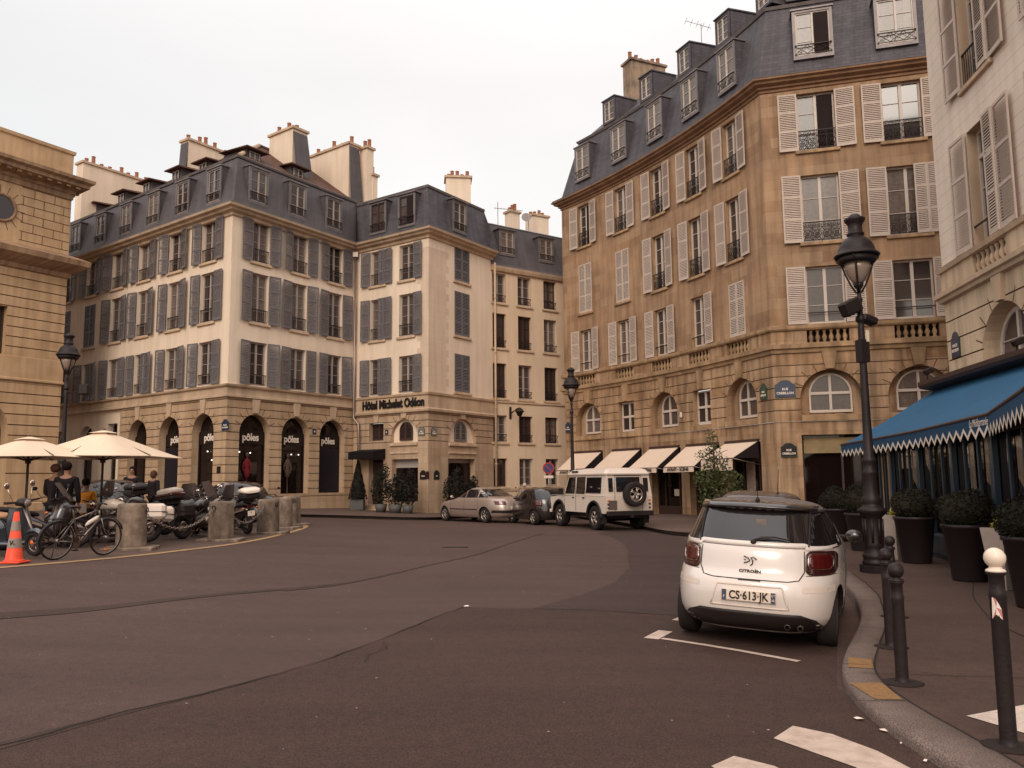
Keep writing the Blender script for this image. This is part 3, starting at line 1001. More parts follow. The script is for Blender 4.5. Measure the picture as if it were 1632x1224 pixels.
# ================================================================== arcade building (corner with the clothes shop)
BA = thing('arcade_building', 'cream corner building with dark glazed stone arcade, grey shutters and brown tiled roof', 'building', (P1.x, P1.y, 0.3))
JH = [0.36*i + 0.30 for i in range(1, 15)]
ub = [16.22, 13.45, 10.63]                                # bays of the long side that carry arches
uB = [LA+1.56, LA+3.98, LA+6.37]
mb = MB()
ops = []
for u in ub: ops.append(opening(u, 0.85, 0.3, 4.78, 0.45, True))
for u in uB: ops.append(opening(u, 0.86, 1.15, 4.75, 0.45, True))
step = 8.9                                                # west of here the front is plain and set back
wall(mb, pathAB, step, pathAB.L, -0.3, 5.45, ops, M['base_stone'], JH[1:], M['joint'])
ops2 = [opening(7.95, 0.5, 0.3, 4.75, 0.4), opening(5.25, 0.75, 0.3, 4.75, 0.4, True), opening(2.3, 0.75, 0.3, 4.6, 0.4, True)]
wall(mb, pathAB, 0, step, -0.3, 5.45, ops2, M['plaster'], (), w=-0.12)
part(mb, 'arcade_wall', BA)
for u in ub + uB:
    mb = MB()
    keystone(mb, pathAB, u, 4.8, 5.42, M['trim'], 0.13, 0.22, 0.07)
    voussoirs(mb, pathAB, u, 4.77-0.86, 0.86, M['joint'], (24, 44, 64))
    part(mb, 'keystone', BA)
# string course over the arcade
mb = MB()
sweep(mb, pathAB, [(0, 5.42), (0.10, 5.45), (0.10, 5.55), (0.03, 5.58), (0.03, 5.86), (0.14, 5.92), (0.17, 6.0), (0, 6.03)], M['trim'])
part(mb, 'string_course', BA)
# upper wall
rowsA = [(6.06, 2.0), (8.95, 2.32), (11.78, 1.95)]
baysA = [16.22, 13.45, 10.63, 8.0, 5.25, 2.45]
baysB = [LA+1.62, LA+4.0, LA+6.42]
ops = []
for (z, h) in rowsA:
    for u in baysA + baysB: ops.append(opening(u, 0.57 if u < LA else 0.5, z, z+h, 0.22))
mb = MB()
wall(mb, pathAB, 0, pathAB.L, 5.95, 13.75, ops, M['plaster'])
part(mb, 'wall', BA)
mb = MB()
sweep(mb, pathAB, [(0, 13.62), (0.08, 13.66), (0.10, 13.78), (0.26, 13.84), (0.30, 13.92), (0.44, 13.98), (0.47, 14.08), (0.40, 14.10), (-0.2, 14.16)], M['trim'])
part(mb, 'cornice', BA)
mb = MB()
sweep(mb, pathAB, [(0.42, 14.11), (0.40, 14.17), (0.34, 14.16), (0.02, 14.20), (-0.05, 14.3), (-0.62, 16.75)], M['slate_a'])
part(mb, 'mansard_roof', BA)
mb = MB()
sweep(mb, pathAB, [(-0.56, 16.72), (-0.52, 16.82), (-0.70, 16.92), (-0.95, 16.95)], M['zinc'])
part(mb, 'roof_flashing', BA)
mb = MB()
sweep(mb, pathAB, [(-0.85, 16.90), (-5.3, 20.1), (-9.5, 16.9), (-9.5, 13)], M['tile'], caps=True)
part(mb, 'tiled_roof', BA)
mb = MB()
mb.tube([pathAB.pt(LA, 16.95, -0.85), pathAB.pt(LA, 20.16, -5.3)], 0.11, M['trim_h'], 6)
mb.tube([pathAB.pt(0, 20.13, -5.3), pathAB.pt(LA, 20.16, -5.3), pathAB.pt(pathAB.L, 20.13, -5.3)], 0.10, M['tile'], 6)
part(mb, 'roof_ridge', BA)
rnd = random.Random(3)
# shutters: states per window, row by row from the bottom
st = {}
st[0] = {16.22: ('o', 'o'), 13.45: ('o', 'o'), 10.63: ('o', 'd'), 8.0: ('o', 'o'), 5.25: ('o', 'd'), 2.45: ('o', 'o')}
st[1] = {16.22: ('o', 'o'), 13.45: ('o', 'o'), 10.63: ('o', 'o'), 8.0: ('o', 'o'), 5.25: ('c', 'c'), 2.45: ('c', 'c')}
st[2] = {16.22: ('o', 'o'), 13.45: ('o', 'o'), 10.63: ('o', 'o'), 8.0: ('o', 'o'), 5.25: ('o', 'o'), 2.45: ('o', 'o')}
for i, (z, h) in enumerate(rowsA):
    for u in baysA + baysB:
        s = st[i].get(u, ('o', 'o'))
        cl = s == ('c', 'c')
        gm = rnd.choice((M['glass'], M['glass'], M['glass_c'], M['glass_cd'], M['glass_cd'], M['glass_c']))  # extra curtain tones stand in for mid-brown reflections in the panes
        g = win(BA, pathAB, u, z, 1.14 if u < LA else 1.0, h, 0.20, fm=M['frame_a'], gm=gm, rows=4, rail=None if cl else 'bars', rh=0.62 if i else 0.5,
                sill=M['trim_h'] if i else None, sh=s, sm=M['shutter_g'], sw=0.66 if u < LA else 0.61, sang=(rnd.uniform(2, 14), rnd.uniform(2, 14)),
                rails=(0.36, 0.68), pitch=0.07)
# dormers of the mansard
for u in [LA+1.5, LA+3.9, LA+6.35, LA-1.75, LA-4.4, LA-7.05, LA-9.7, LA-12.4, LA-15.2]:
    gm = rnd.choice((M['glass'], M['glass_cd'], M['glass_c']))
    dormer(BA, pathAB, u, 14.68, 0.92, 1.52, M['slate_a'], M['zinc'], M['frame_a'], gm, -0.10, 1.0, rail='bars', rh=0.42, lip=0.05)
# small roof dormers with overhanging hoods in the tiled roof
def hood(B, path, u, w, z):
    mb = MB()
    W = path.W(u, z, w)
    T = lambda x, y, zz: W @ Vector((x, y, zz))
    mb.box((-0.42, 0.05, -0.5), (0.42, 1.8, 0.30), M['slate_a'], T=W)
    q = [T(-0.68, -0.28, 0.27), T(0.68, -0.28, 0.27), T(0.68, 1.9, 0.40), T(-0.68, 1.9, 0.40)]
    q2 = [T(-0.68, -0.28, 0.33), T(0.68, -0.28, 0.33), T(0.35, 1.9, 0.62), T(-0.35, 1.9, 0.62)]
    mb.rings([q, q2], M['tile'], sm=False)
    D = mb.build('dormer', B)
    Wg = path.W(u, z-0.38, w-0.0)
    inst('window', pane(0.62, 0.6, M['glass']), D, Wg)
    inst('window_frame', frame(0.62, 0.6, M['frame_a'], 2, f=0.05, mull=0.03, t=0.03), D, Wg)
for (u, w, z) in ((LA+2.4, -1.6, 17.55), (LA+5.2, -1.6, 17.6), (12.9, -1.6, 17.6), (10.4, -1.6, 17.8), (7.5, -1.6, 17.8), (4.8, -1.6, 17.8), (1.5, -1.6, 17.8)):
    hood(BA, pathAB, u, w, z)
dB = Vector((0.56, 0.83)).normalized()
chimney(BA, (-24.9, 46.2), dB, 4.3, 0.7, 14, 20.35, M['chimney'], 8)
chimney(BA, (-17.9, 44.0), dB, 2.9, 0.7, 15, 20.70, M['chimney'], 5, flash=M['slate_a'])
chimney(BA, (-11.55, 42.0), dA, 2.0, -0.95, 15, 20.45, M['chimney'], 3)
chimney(BA, (-8.95, 44.0), dA, 3.3, -0.75, 13, 20.40, M['chimney'], 5)
chimney(BA, (-8.05, 44.6), dA, 0.6, -0.5, 13, 20.40, M['chimney'], 2)
chimney(BA, (-7.75, 44.9), dA, 0.4, -0.35, 13, 18.9, M['chimney'], 1)
mb = MB()                                            # slate-hung faces of the chimney walls
def tri_face(a, n, z0, z1, wd, m, lean=0.45):
    A = Vector(a); N = Vector(n)
    t = Vector((-N.y, N.x))
    mb.poly([(A.x+N.x*0.02, A.y+N.y*0.02, z1), (A.x+N.x*0.02+t.x*wd, A.y+N.y*0.02+t.y*wd, z1), (A.x+N.x*lean+t.x*(wd+0.1), A.y+N.y*lean+t.y*(wd+.1), z0), (A.x+N.x*lean-t.x*.05, A.y+N.y*lean-t.y*.05, z0)], m)
nE = -dA
tB = Vector((-nE.y, nE.x))
tri_face((-11.55, 42.0), nE, 17.3, 20.3, 0.95, M['slate_a'], 0.5)
part(mb, 'chimney_cladding', BA)
mb = MB()
tri_face((-8.95, 44.0), nE, 16.6, 20.3, 0.75, M['slate_a'], 0.3)
part(mb, 'chimney_cladding', BA)
# shop fronts in the arches
M['shop_fascia'] = mat('dark_glass_fascia', (0.014, 0.010, 0.010), 0.25)
def shop_arch(B, path, u, hw, z0, z1, board=False, text=True, brand_z=3.72):
    W = path.W(u, z0, -0.42)
    g = inst('shop_window', pane(2*hw+0.02, z1-z0, M['shop_glass'], True), B, W)
    mb = MB()
    W2 = path.W(u, 0, -0.40)
    mb.box((-hw, -0.03, brand_z-0.30), (hw, 0.0, brand_z+0.30), M['shop_fascia'], T=W2)
    for x in (-hw, hw-0.05): mb.box((x, -0.05, z0), (x+0.05, 0.0, z1-hw), M['iron_b'], T=W2)
    if board: mb.box((-hw+0.05, -0.04, z0-0.0), (hw-0.05, -0.01, brand_z-0.36), M['shop_blue'], T=W2)
    fr = mb.build('shop_fascia', g)
    if text: letters('pôles', 0.46, M['white_ink'], g, path.W(u+0.05, brand_z, -0.35), bold=0.012, spacing=0.95)
    return g
for i, u in enumerate(ub): shop_arch(BA, pathAB, u, 0.85, 0.3, 4.78, board=(i == 1), text=i < 2)
for i, u in enumerate(uB): shop_arch(BA, pathAB, u, 0.86, 1.15, 4.75, board=(i == 2))
for (u, hw, z1, ar) in ((7.95, 0.5, 4.75, False), (5.25, 0.75, 4.75, True), (2.3, 0.75, 4.6, True)):
    g = inst('window', pane(2*hw, z1-0.3, M['shop_glass'], ar), BA, pathAB.W(u, 0.3, -0.38-0.12))
    inst('window_frame', frame(2*hw, z1-0.3, M['frame_d'], 4, ar), g, pathAB.W(u, 0.3, -0.38-0.12))
# figures and lamps seen in the shop windows
def mannequin(path, u, z, m, group):
    mb = MB()
    W = path.W(u, z, -0.36)
    mb.lathe([(0.10, 0), (0.03, 0.04), (0.03, 0.7), (0.13, 0.75), (0.17, 0.95), (0.12, 1.15), (0.17, 1.4), (0.13, 1.52), (0.05, 1.56), (0.05, 1.62)], m, 10, T=W @ Matrix.Scale(0.45, 4, (0, 1, 0)))
    mb.ball((0, 0, 1.73), (0.085, 0.05, 0.11), M['mannequin'], T=W)
    for s in (-1, 1): mb.tube([W @ Vector((s*0.17, 0, 1.42)), W @ Vector((s*0.22, 0, 1.15)), W @ Vector((s*0.16, -0.02, 0.9))], 0.035, m)
    return mb.build('mannequin', None, origin=W.translation)
tag(mannequin(pathAB, uB[0]-0.1, 1.2, M['glowing_red_cloth'], 0), 'mannequin in a red dress inside the first arch right of the corner', 'mannequin')
tag(mannequin(pathAB, uB[1]-0.15, 1.2, M['mannequin'], 0), 'pale mannequin inside the middle arch right of the corner', 'mannequin')
for i, (u, z) in enumerate(((uB[0]-0.55, 3.05), (uB[0]+0.05, 3.02), (uB[1]+0.05, 3.0), (uB[1]+0.5, 3.0), (ub[0]-0.1, 3.1), (ub[0]+0.25, 2.7))):
    mb = MB(); W = pathAB.W(u, z, -0.34); mb.ball((0, 0, 0), 0.028, mat_lamp if False else M.setdefault('spot', mat('lit_spot_lamp', (1, 0.95, 0.85), 0.5, emit=(1, 0.92, 0.8, 3.0))), 8, 6, T=W)
    mb.tube([W @ Vector((0, 0, 0.02)), W @ Vector((0, 0, 0.12))], 0.006, M['iron'], 4)
    tag(mb.build('spot_lamp', None, origin=W.translation), ['small lit ceiling spot at the left of the arch right of the corner', 'small lit ceiling spot in the middle of the arch right of the corner', 'small lit ceiling spot at the centre of the middle right-hand arch', 'small lit ceiling spot at the right of the middle right-hand arch', 'small lit spot inside the arch left of the corner, upper of two', 'small lit spot inside the arch left of the corner, lower of two'][i], 'lamp', 'spots in the shop windows')
mb = MB()                                            # gable behind so nothing is open from the side
q = pathAB
mb.poly([(A0.x, A0.y, -0.3), (A0.x-(-0.6)*0+ -q.n[0].x*9.5, A0.y-q.n[0].y*9.5, -0.3), (A0.x-q.n[0].x*9.5, A0.y-q.n[0].y*9.5, 16.8), (A0.x-q.n[0].x*.6, A0.y-q.n[0].y*.6, 16.8), (A0.x, A0.y, 14.1)], M['plaster'])
part(mb, 'gable_wall', BA)
# wall lantern, number plates
def plaque(path, u, z, w, h, m, label, lines=(), arched=True, wo=0.0, size=0.09, name='street_plaque', rimm=None):
    mb = MB()
    W = path.W(u, z, wo)
    def shape(k, y):
        pts = [(-w/2+k, y, k), (w/2-k, y, k)]
        zt = h if not arched else h*0.72
        pts.append((w/2-k, y, zt-k*(0 if arched else 1)))
        if arched:
            for a in range(20, 170, 20): pts.append(((w/2-k)*0.72*math.cos(R(a)), y, zt + (h-zt-k)*math.sin(R(a))))
        pts.append((-w/2+k, y, zt-k*(0 if arched else 1)))
        return pts
    mb.rings([shape(0, 0.0), shape(0, -0.022)], rimm or M['sign_green'], T=W, sm=False)
    mb.rings([shape(0.018, -0.022), shape(0.018, -0.027)], m, T=W, sm=False)
    o = mb.build(name, None, origin=W.translation)
    tag(o, label, 'street sign')
    n = len(lines)
    for i, tx in enumerate(lines):
        zz = h*(0.36 if arched else 0.5) + ((n-1)/2 - i) * size*1.25
        k = min(1.0, (w-0.08)/(0.62*size*len(tx)+1e-6))
        letters(tx, size, M['white_ink'], o, W @ Matrix.Translation((0, -0.03, zz)), depth=0.002, bold=0.003, sx=k)
    return o
plaque(pathAB, LA-0.05, 3.95, 0.52, 0.5, M['sign_blue'], 'arched blue street plaque beside the left edge of the arcade corner', ('PLACE', 'DE L’ODEON'), size=0.085)
plaque(pathAB, LA-0.45, 2.1, 0.26, 0.30, M['ink'], 'small dark notice board low on the arcade pier at the corner', arched=False, name='notice_board', rimm=M['ink'])
plaque(pathAB, LA+5.15, 4.0, 0.22, 0.26, M['sign_blue'], 'small square number plate between the middle and right-hand shop arches', ('4',), arched=False, size=0.16, name='number_plate', rimm=M['ink'])
# ================================================================== hotel
BH = thing('hotel_building', 'cream hotel with round-cornered stone base and its name in dark letters', 'building', (P3.x, P3.y, 0.1))
uC = lambda u: LC - u
uD = lambda u: LC + u
mb = MB()
ops = [opening(uC(3.45), 0.5, 0.55, 2.78, 0.35), opening(uC(3.45), 0.5, 3.72, 4.62, 0.3), opening(uC(1.5), 0.86, 0.7, 2.76, 0.4),
       opening(uC(1.55), 0.87, 3.58, 4.72, 0.2, True, M['plaster']), opening(uD(2.62), 1.10, 0.6, 2.78, 0.4), opening(uD(2.68), 1.12, 3.6, 4.8, 0.2, True, M['plaster'])]
def arch_fix(o):
    # a flat-sprung arch: springing above the ledge
    return o
JC = [3.62 + 0.33*i for i in range(0, 5)]
wall(mb, pathCD, 0, pathCD.L, -0.6, 5.02, ops, M['hotel_stone'], JC, M['joint'], jh=0.03)
part(mb, 'base_wall', BH)
for (u, r) in ((uC(1.55), 0.87), (uD(2.68), 1.12)):
    mb = MB(); keystone(mb, pathCD, u, 4.78, 5.04, M['trim_h'], 0.13, 0.2, 0.07)
    voussoirs(mb, pathCD, u, 4.76-r, r, M['joint'], (30, 52, 72))
    part(mb, 'keystone', BH)
    mb = MB(); sweep(mb, pathCD, [(0, 3.40), (0.10, 3.42), (0.10, 3.54), (0, 3.56)], M['trim_h'], u-r-0.02, u+r+0.02); part(mb, 'ledge', BH)
    mb = MB(); sweep(mb, pathCD, [(0, 3.02), (0.06, 3.03), (0.06, 3.10), (0, 3.11)], M['trim_h'], u-r-0.02, u+r+0.02); part(mb, 'ledge', BH)
mb = MB(); keystone(mb, pathCD, uC(3.45), 4.64, 5.04, M['trim_h'], 0.14, 0.18, 0.06)
part(mb, 'keystone', BH)
mb = MB()
sweep(mb, pathCD, [(0, 5.0), (0.14, 5.05), (0.16, 5.15), (0.05, 5.22), (0.05, 5.80), (0.12, 5.86), (0.14, 5.96), (0, 5.99)], M['trim_h'])
part(mb, 'string_course', BH)
mb = MB()
rowsC = [(6.02, 1.85), (8.85, 2.15), (11.72, 1.82)]
rowsD = [(6.15, 1.95), (9.05, 2.3), (11.9, 1.85)]
ops = []
for z, h in rowsC:
    for u in (3.45, 1.45): ops.append(opening(uC(u), 0.5, z, z+h, 0.22))
for z, h in rowsD: ops.append(opening(uD(2.65), 0.62, z, z+h, 0.12))
wall(mb, pathCD, 0, pathCD.L, 5.95, 13.75, ops, M['plaster'])
part(mb, 'wall', BH)
mb = MB()                                            # pale patched stone at the corner
rows_q = int((13.5-6.0)/0.36)
for i in range(rows_q):
    z = 6.0 + 0.36*i
    e = 0.22 if i % 2 else 0.0
    a, b = LC-0.52-e, LC+1.35+e
    us = pathCD.cuts(a, b)
    for k in range(len(us)-1):
        mb.poly([pathCD.pt(us[k], z, 0.006), pathCD.pt(us[k+1], z, 0.006), pathCD.pt(us[k+1], z+0.36, 0.006), pathCD.pt(us[k], z+0.36, 0.006)], M['pale_block'],
                [(us[k], z), (us[k+1], z), (us[k+1], z+0.36), (us[k], z+0.36)])
part(mb, 'corner_quoins', BH)
mb = MB()
sweep(mb, pathCD, [(0, 13.62), (0.08, 13.66), (0.10, 13.78), (0.26, 13.84), (0.30, 13.92), (0.42, 13.98), (0.45, 14.08), (0.38, 14.10), (-0.2, 14.16)], M['trim_h'])
part(mb, 'cornice', BH)
mb = MB()
sweep(mb, pathCD, [(0.40, 14.11), (0.38, 14.17), (0.02, 14.20), (-0.05, 14.3), (-0.55, 16.55)], M['slate'])
part(mb, 'mansard_roof', BH)
mb = MB()
sweep(mb, pathCD, [(-0.50, 16.50), (-0.46, 16.62), (-0.60, 16.70), (-7.0, 17.2), (-7, 10)], M['zinc'])
part(mb, 'roof', BH)
for i, (z, h) in enumerate(rowsC):
    for u, s in ((3.45, ('o', 'd')), (1.45, (None, 'o'))):
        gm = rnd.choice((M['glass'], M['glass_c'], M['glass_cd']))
        win(BH, pathCD, uC(u), z, 1.0, h, 0.20, fm=M['frame_a'], gm=gm, rows=4, rail='bars', rh=0.6, sill=M['trim_h'] if i else None,
            sh=s, sm=M['shutter_g'], sw=0.58, sang=(8, 6), rails=(0.36, 0.68), pitch=0.07)
for i, (z, h) in enumerate(rowsD):
    win(BH, pathCD, uD(2.65), z, 1.24, h, 0.10, fm=None, gm=M['glass'], sh=('c', 'c'), sm=M['shutter_g'], sill=M['trim_h'], rails=(0.3, 0.62), pitch=0.07)
for u in (uC(3.55), uC(1.55), uD(2.6)):
    dormer(BH, pathCD, u, 14.62, 0.95, 1.5, M['slate'], M['zinc'], M['frame_a'] if u > LC else M['frame_d'], M['glass_cd'], -0.05, 0.9, rail='bars', rh=0.4, opened=(u == uC(1.55)))
win(BH, pathCD, uC(3.45), 3.72, 0.95, 0.88, 0.28, fm=M['frame_d'], gm=M['glass'], rows=3)
win(BH, pathCD, uC(1.55), 3.68, 0.84, 0.92, 0.16, fm=M['frame_d'], gm=M['glass'], rows=3, arch=True)
g = win(BH, pathCD, uD(2.68), 3.68, 0.95, 0.98, 0.16, fm=M['shutter_g'], gm=M['glass_cd'], rows=5, arch=True)
# ground-floor openings: door, canopy, blinds
W = pathCD.W(uC(3.45), 0.55, -0.32)
mb = MB(); mb.box((-0.5, 0, 0), (0.5, 0.03, 2.25), M['interior'], T=W)
for x in (-0.46, 0.02): mb.bbox((x, -0.04, 0.05), (x+0.44, 0.0, 2.1), M['frame_d'], 0.01, T=W)
d_ = mb.build('door', BH, W=None)
mb = MB(); mb.ball((0.05, -0.07, 1.05), 0.03, M['chrome'], 8, 6, T=W)
mb.build('door_handle', d_)
mb = MB()
W = pathCD.W(uC(3.65), 2.80, 0.0)
q0 = [(-0.85, 0, 0.5), (0.85, 0, 0.5), (0.85, -0.9, 0.36), (-0.85, -0.9, 0.36)]
q1 = [(-0.85, 0, 0.0), (0.85, 0, 0.0), (0.85, -0.9, 0.0), (-0.85, -0.9, 0.0)]
mb.rings([q1, q0], M['cloth_black'], T=W, sm=False)
part(mb, 'door_canopy', BH)
for (u, hw, zt, z0) in ((uC(1.5), 0.86, 2.76, 0.7), (uD(2.62), 1.10, 2.78, 0.6)):
    W = pathCD.W(u, z0, -0.36)
    g = inst('restaurant_window', pane(2*hw, zt-z0, M['shop_glass']), BH, W)
    mb = MB()
    mb.box((-hw, -0.06, zt-z0-0.42 if u < LC else zt-z0-0.2), (hw, -0.02, zt-z0), M['frame_a'] if u < LC else M['steel'], T=W)
    for x in (-hw, -0.02, hw-0.05): mb.box((x, -0.05, 0), (x+0.05, -0.005, zt-z0-0.42), M['frame_d'], T=W)
    mb.build('roller_blind', g)
mb = MB()
W = pathCD.W(uC(3.45), 0.0, 0.0)
mb.box((-0.9, -0.5, -0.3), (0.75, 0, 0.5), M['hotel_stone'], T=W)
mb.box((-1.1, -0.85, -0.3), (0.95, -0.5, 0.32), M['hotel_stone'], T=W)
part(mb, 'entrance_steps', BH)
sg = thing('hotel_sign', 'hotel name in dark letters along the band above the entrance', 'sign', W=pathCD.W(uC(2.3), 5.5, 0.06))
letters('Hôtel Michelet Odéon', 0.60, M['ink'], sg, pathCD.W(uC(2.28), 5.50, 0.075), depth=0.03, bold=0.022, sx=0.76)
mb = MB()                                            # downpipe in the angle between the two buildings
pp = [(P2.x+0.05, P2.y-0.30, z) for z in (13.6, 5.3, 4.9)] + [(P2.x+0.32, P2.y-0.45, 4.6), (P2.x+0.35, P2.y-0.52, 4.2), (P2.x+0.35, P2.y-0.52, 0.2)]
mb.tube(pp, 0.055, M['steel'], 8)
mb.box((P2.x-0.08, P2.y-0.42, 13.4), (P2.x+0.18, P2.y-0.2, 13.65), M['steel'])
tag(mb.build('downpipe', None, origin=(P2.x, P2.y-0.3, 0.2)), 'brownish downpipe in the angle between the arcade building and the hotel', 'downpipe')
for (u, z, lines, m, txt) in ((uC(0.42), 3.85, ('RUE', 'DE L’ODEON'), M['sign_old'], 'faded grey plaque left of the hotel corner, upper pair'), (uD(0.42), 3.85, ('RUE', 'CREBILLON'), M['sign_old'], 'faded green plaque right of the hotel corner, upper pair'),
                               (uC(0.30), 1.75, ('PLACE',), M['ink'], 'black arched plaque on the hotel pier, left of the lower pair'), (uD(0.62), 1.75, ('RUE',), M['ink'], 'black arched plaque on the hotel pier, right of the lower pair')):
    plaque(pathCD, u, z, 0.42, 0.46, m, txt, lines, size=0.07)
plaque(pathCD, uC(2.72), 4.0, 0.2, 0.24, M['sign_blue'], 'small square number plate left of the hotel arch', ('6',), arched=False, size=0.14, name='number_plate', rimm=M['ink'])
plaque(pathCD, uC(0.02)-0.0, 1.78, 0.16, 0.36, M['red_dark'], 'narrow reddish notice between the two lower plaques of the hotel pier', arched=False, name='notice_board', rimm=M['ink'])
# ================================================================== ochre house beside the hotel
BO = thing('ochre_building', 'narrow ochre house without shutters between the hotel and the brown building', 'building', (P4.x, P4.y, -0.2))
mb = MB()
colsH = [0.58, 2.30, 4.1, 5.9, 7.7]
rowsH = [(1.35, 1.5), (3.72, 1.45), (6.1, 1.9), (8.85, 1.9), (11.35, 1.65)]
ops = [opening(u, 0.46, z, z+h, 0.28) for u in colsH for z, h in rowsH]
wall(mb, pathH, 0, pathH.L, -1.2, 13.1, ops, M['plaster_h'])
part(mb, 'wall', BO)
mb = MB(); sweep(mb, pathH, [(0, 5.82), (0.07, 5.85), (0.07, 5.95), (0, 5.98)], M['trim_h']); part(mb, 'string_course', BO)
mb = MB(); sweep(mb, pathH, [(0, 1.1), (0.05, 1.12), (0.05, 1.25), (0, 1.27)], M['trim_h']); part(mb, 'string_course', BO)
mb = MB(); sweep(mb, pathH, [(0, 13.05), (0.14, 13.1), (0.2, 13.25), (0.22, 13.36), (-0.1, 13.4)], M['trim_h']); part(mb, 'cornice', BO)
mb = MB()
sweep(mb, pathH, [(0.18, 13.37), (0.10, 13.5), (-0.75, 16.0)], M['slate_a'])
sweep(mb, pathH, [(-0.7, 15.98), (-0.9, 16.1), (-6, 17.0), (-6, 10)], M['zinc'])
part(mb, 'mansard_roof', BO)
for u in colsH:
    for i, (z, h) in enumerate(rowsH):
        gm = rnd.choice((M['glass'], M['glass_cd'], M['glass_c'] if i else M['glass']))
        win(BO, pathH, u, z, 0.92, h, 0.24, fm=M['frame_a'] if rnd.random() < .4 else M['frame_d'], gm=gm, rows=3, rail='cross' if i > 0 else None, rh=0.42, sill=M['trim_h'])
for u in (1.2, 3.95, 6.7):
    dormer(BO, pathH, u, 14.2, 0.85, 1.25, M['slate_a'], M['zinc'], M['frame_a'], M['glass_c'], -0.05, 1.2, rail='bars', rh=0.35)
chimney(BO, (0.0, 51.0), (0.8, 0.6), 0.75, 0.6, 15, 18.75, M['chimney'], 3)
chimney(BO, (1.5, 52.5), (0.85, 0.5), 1.2, 1.0, 15, 19.0, M['chimney'], 4)
chimney(BH, (-3.75, 46.5), (0.9, 0.1), 1.45, 1.0, 14, 19.35, M['chimney'], 5)
mb = MB()                                            # roof cowl on the hotel
mb.lathe([(0.09, 0), (0.09, 0.35), (0.24, 0.38), (0.24, 0.46), (0.05, 0.55)], M['zinc'], 10, c=(-6.3, 44.8, 16.85))
part(mb, 'roof_cowl', BH)
mb = MB()
x0, y0 = -0.9, 51
mb.tube([(x0+.1, y0, 16.5), (x0+.1, y0, 19.4)], 0.025, M['steel'], 5)
mb.tube([(x0-.1, y0, 19.0), (x0+1.7, y0, 18.8)], 0.02, M['steel'], 5)
for i in range(7): mb.tube([(x0-.1+i*.2, y0-.25, 19.0-i*.022), (x0-.1+i*.2, y0+.25, 19.0-i*.022)], 0.010, M['steel'], 4)
mb.tube([(x0+2.05, y0, 16.5), (x0+2.05, y0, 18.3)], 0.03, M['steel'], 5)
mb.lathe([(0.02, 0), (0.22, 0.04), (0.30, 0.10)], M['zinc'], 14, T=Matrix.Translation((x0+1.9, y0-.1, 18.3)) @ Matrix.Rotation(R(80), 4, 'X'))
part(mb, 'rooftop_aerial', BO)
q = P4 + Vector((0.14, -0.10))
mb = MB(); mb.tube([(q.x, q.y, 13.5), (q.x, q.y, -0.4)], 0.06, M['trim_h'], 8)
for z in (2.5, 5.5, 8.5, 11.5): mb.lathe([(0.075, 0), (0.075, 0.08)], M['trim_h'], 8, c=(q.x, q.y, z))
tag(mb.build('downpipe', None, origin=(q.x, q.y, 0)), 'pale downpipe between the hotel side and the ochre house', 'downpipe')
# quarter lantern on the ochre house
mb = MB()
W = pathH.W(1.25, 5.3, 0)
mb.box((-0.06, -0.05, -0.3), (0.06, 0, 0.35), M['iron'], T=W)
mb.tube([W @ Vector(p) for p in ((0, -0.03, -0.05), (0.1, -0.5, 0.22), (0.12, -0.72, 0.25))], 0.03, M['iron'], 6)
o = mb.build('wall_lantern', None, origin=W.translation)
tag(o, 'black bracket lantern on the ochre house under its string course', 'lantern')
mb = MB(); mb.lathe([(0.02, 0.12), (0.08, 0.1), (0.24, -0.08), (0.26, -0.12), (0.2, -0.14), (0.11, -0.34), (0.03, -0.36)], M['iron_b'], 10, c=tuple(W @ Vector((0.12, -0.72, 0.15))))
mb.build('lantern_head', o)
# ================================================================== brown building with the concave front
def arc_pts(S, E_, a0, a1, n=14):
    th = [R(a0 + (a1-a0)*(i+0.5)/n) for i in range(n)]
    p = [Vector((0, 0))]
    for t in th: p.append(p[-1] + Vector((math.sin(t), -math.cos(t)))/n)
    v = p[-1]; w = Vector(E_) - Vector(S)
    s = w.length / v.length
    r = math.atan2(w.y, w.x) - math.atan2(v.y, v.x)
    c, si = math.cos(r), math.sin(r)
    return [Vector(S) + s*Vector((q.x*c - q.y*si, q.x*si + q.y*c)) for q in p]
EA = arc_pts((2.85, 44.3), (9.78, 30.6), 36, 17)
e2d = Vector((0.962, -0.273)).normalized()
EC = Vector((9.78, 30.6))
EL = EA[0] + Vector((6.5, 4.5))                          # street side hidden on the left
pathE = Path([EL] + EA + [EC + e2d*13])
e0 = (EA[0]-EL).length
LE = pathE.u[len(EA)] - e0
uE = lambda u: e0 + u
uE2 = lambda u: e0 + LE + u
BE = thing('brown_building', 'tall brown stone building with curved front, white louvred shutters and blue slate roof', 'building', (EC.x, EC.y, 0))
colsE = [uE(1.9), uE(4.95), uE(7.85), uE(10.6), uE(13.3)]
colsE2 = [uE2(2.0), uE2(5.0), uE2(8.0), uE2(11.0)]
mb = MB()
ops = []
for i, u in enumerate(colsE):
    ops.append(opening(u, 1.08, -0.2, 3.12, 0.5))
    if i % 2 == 0: ops.append(opening(u, 1.02, 3.96, 5.62, 0.42, True, M['brown_base']))
    else: ops.append(opening(u, 0.62, 3.96, 5.46, 0.32))
for u in colsE2:
    ops.append(opening(u, 1.08, 3.96, 5.62, 0.42, True, M['brown_base']))
ops.append(opening(uE2(2.9), 2.0, 0.1, 3.22, 0.5)); ops.append(opening(uE2(8.0), 1.4, 0.1, 3.22, 0.5))
JE = [4.14 + 0.42*i for i in range(5)]
ops_lo = [o for o in ops if o['z0'] < 1]; ops_hi = [o for o in ops if o['z0'] > 1]
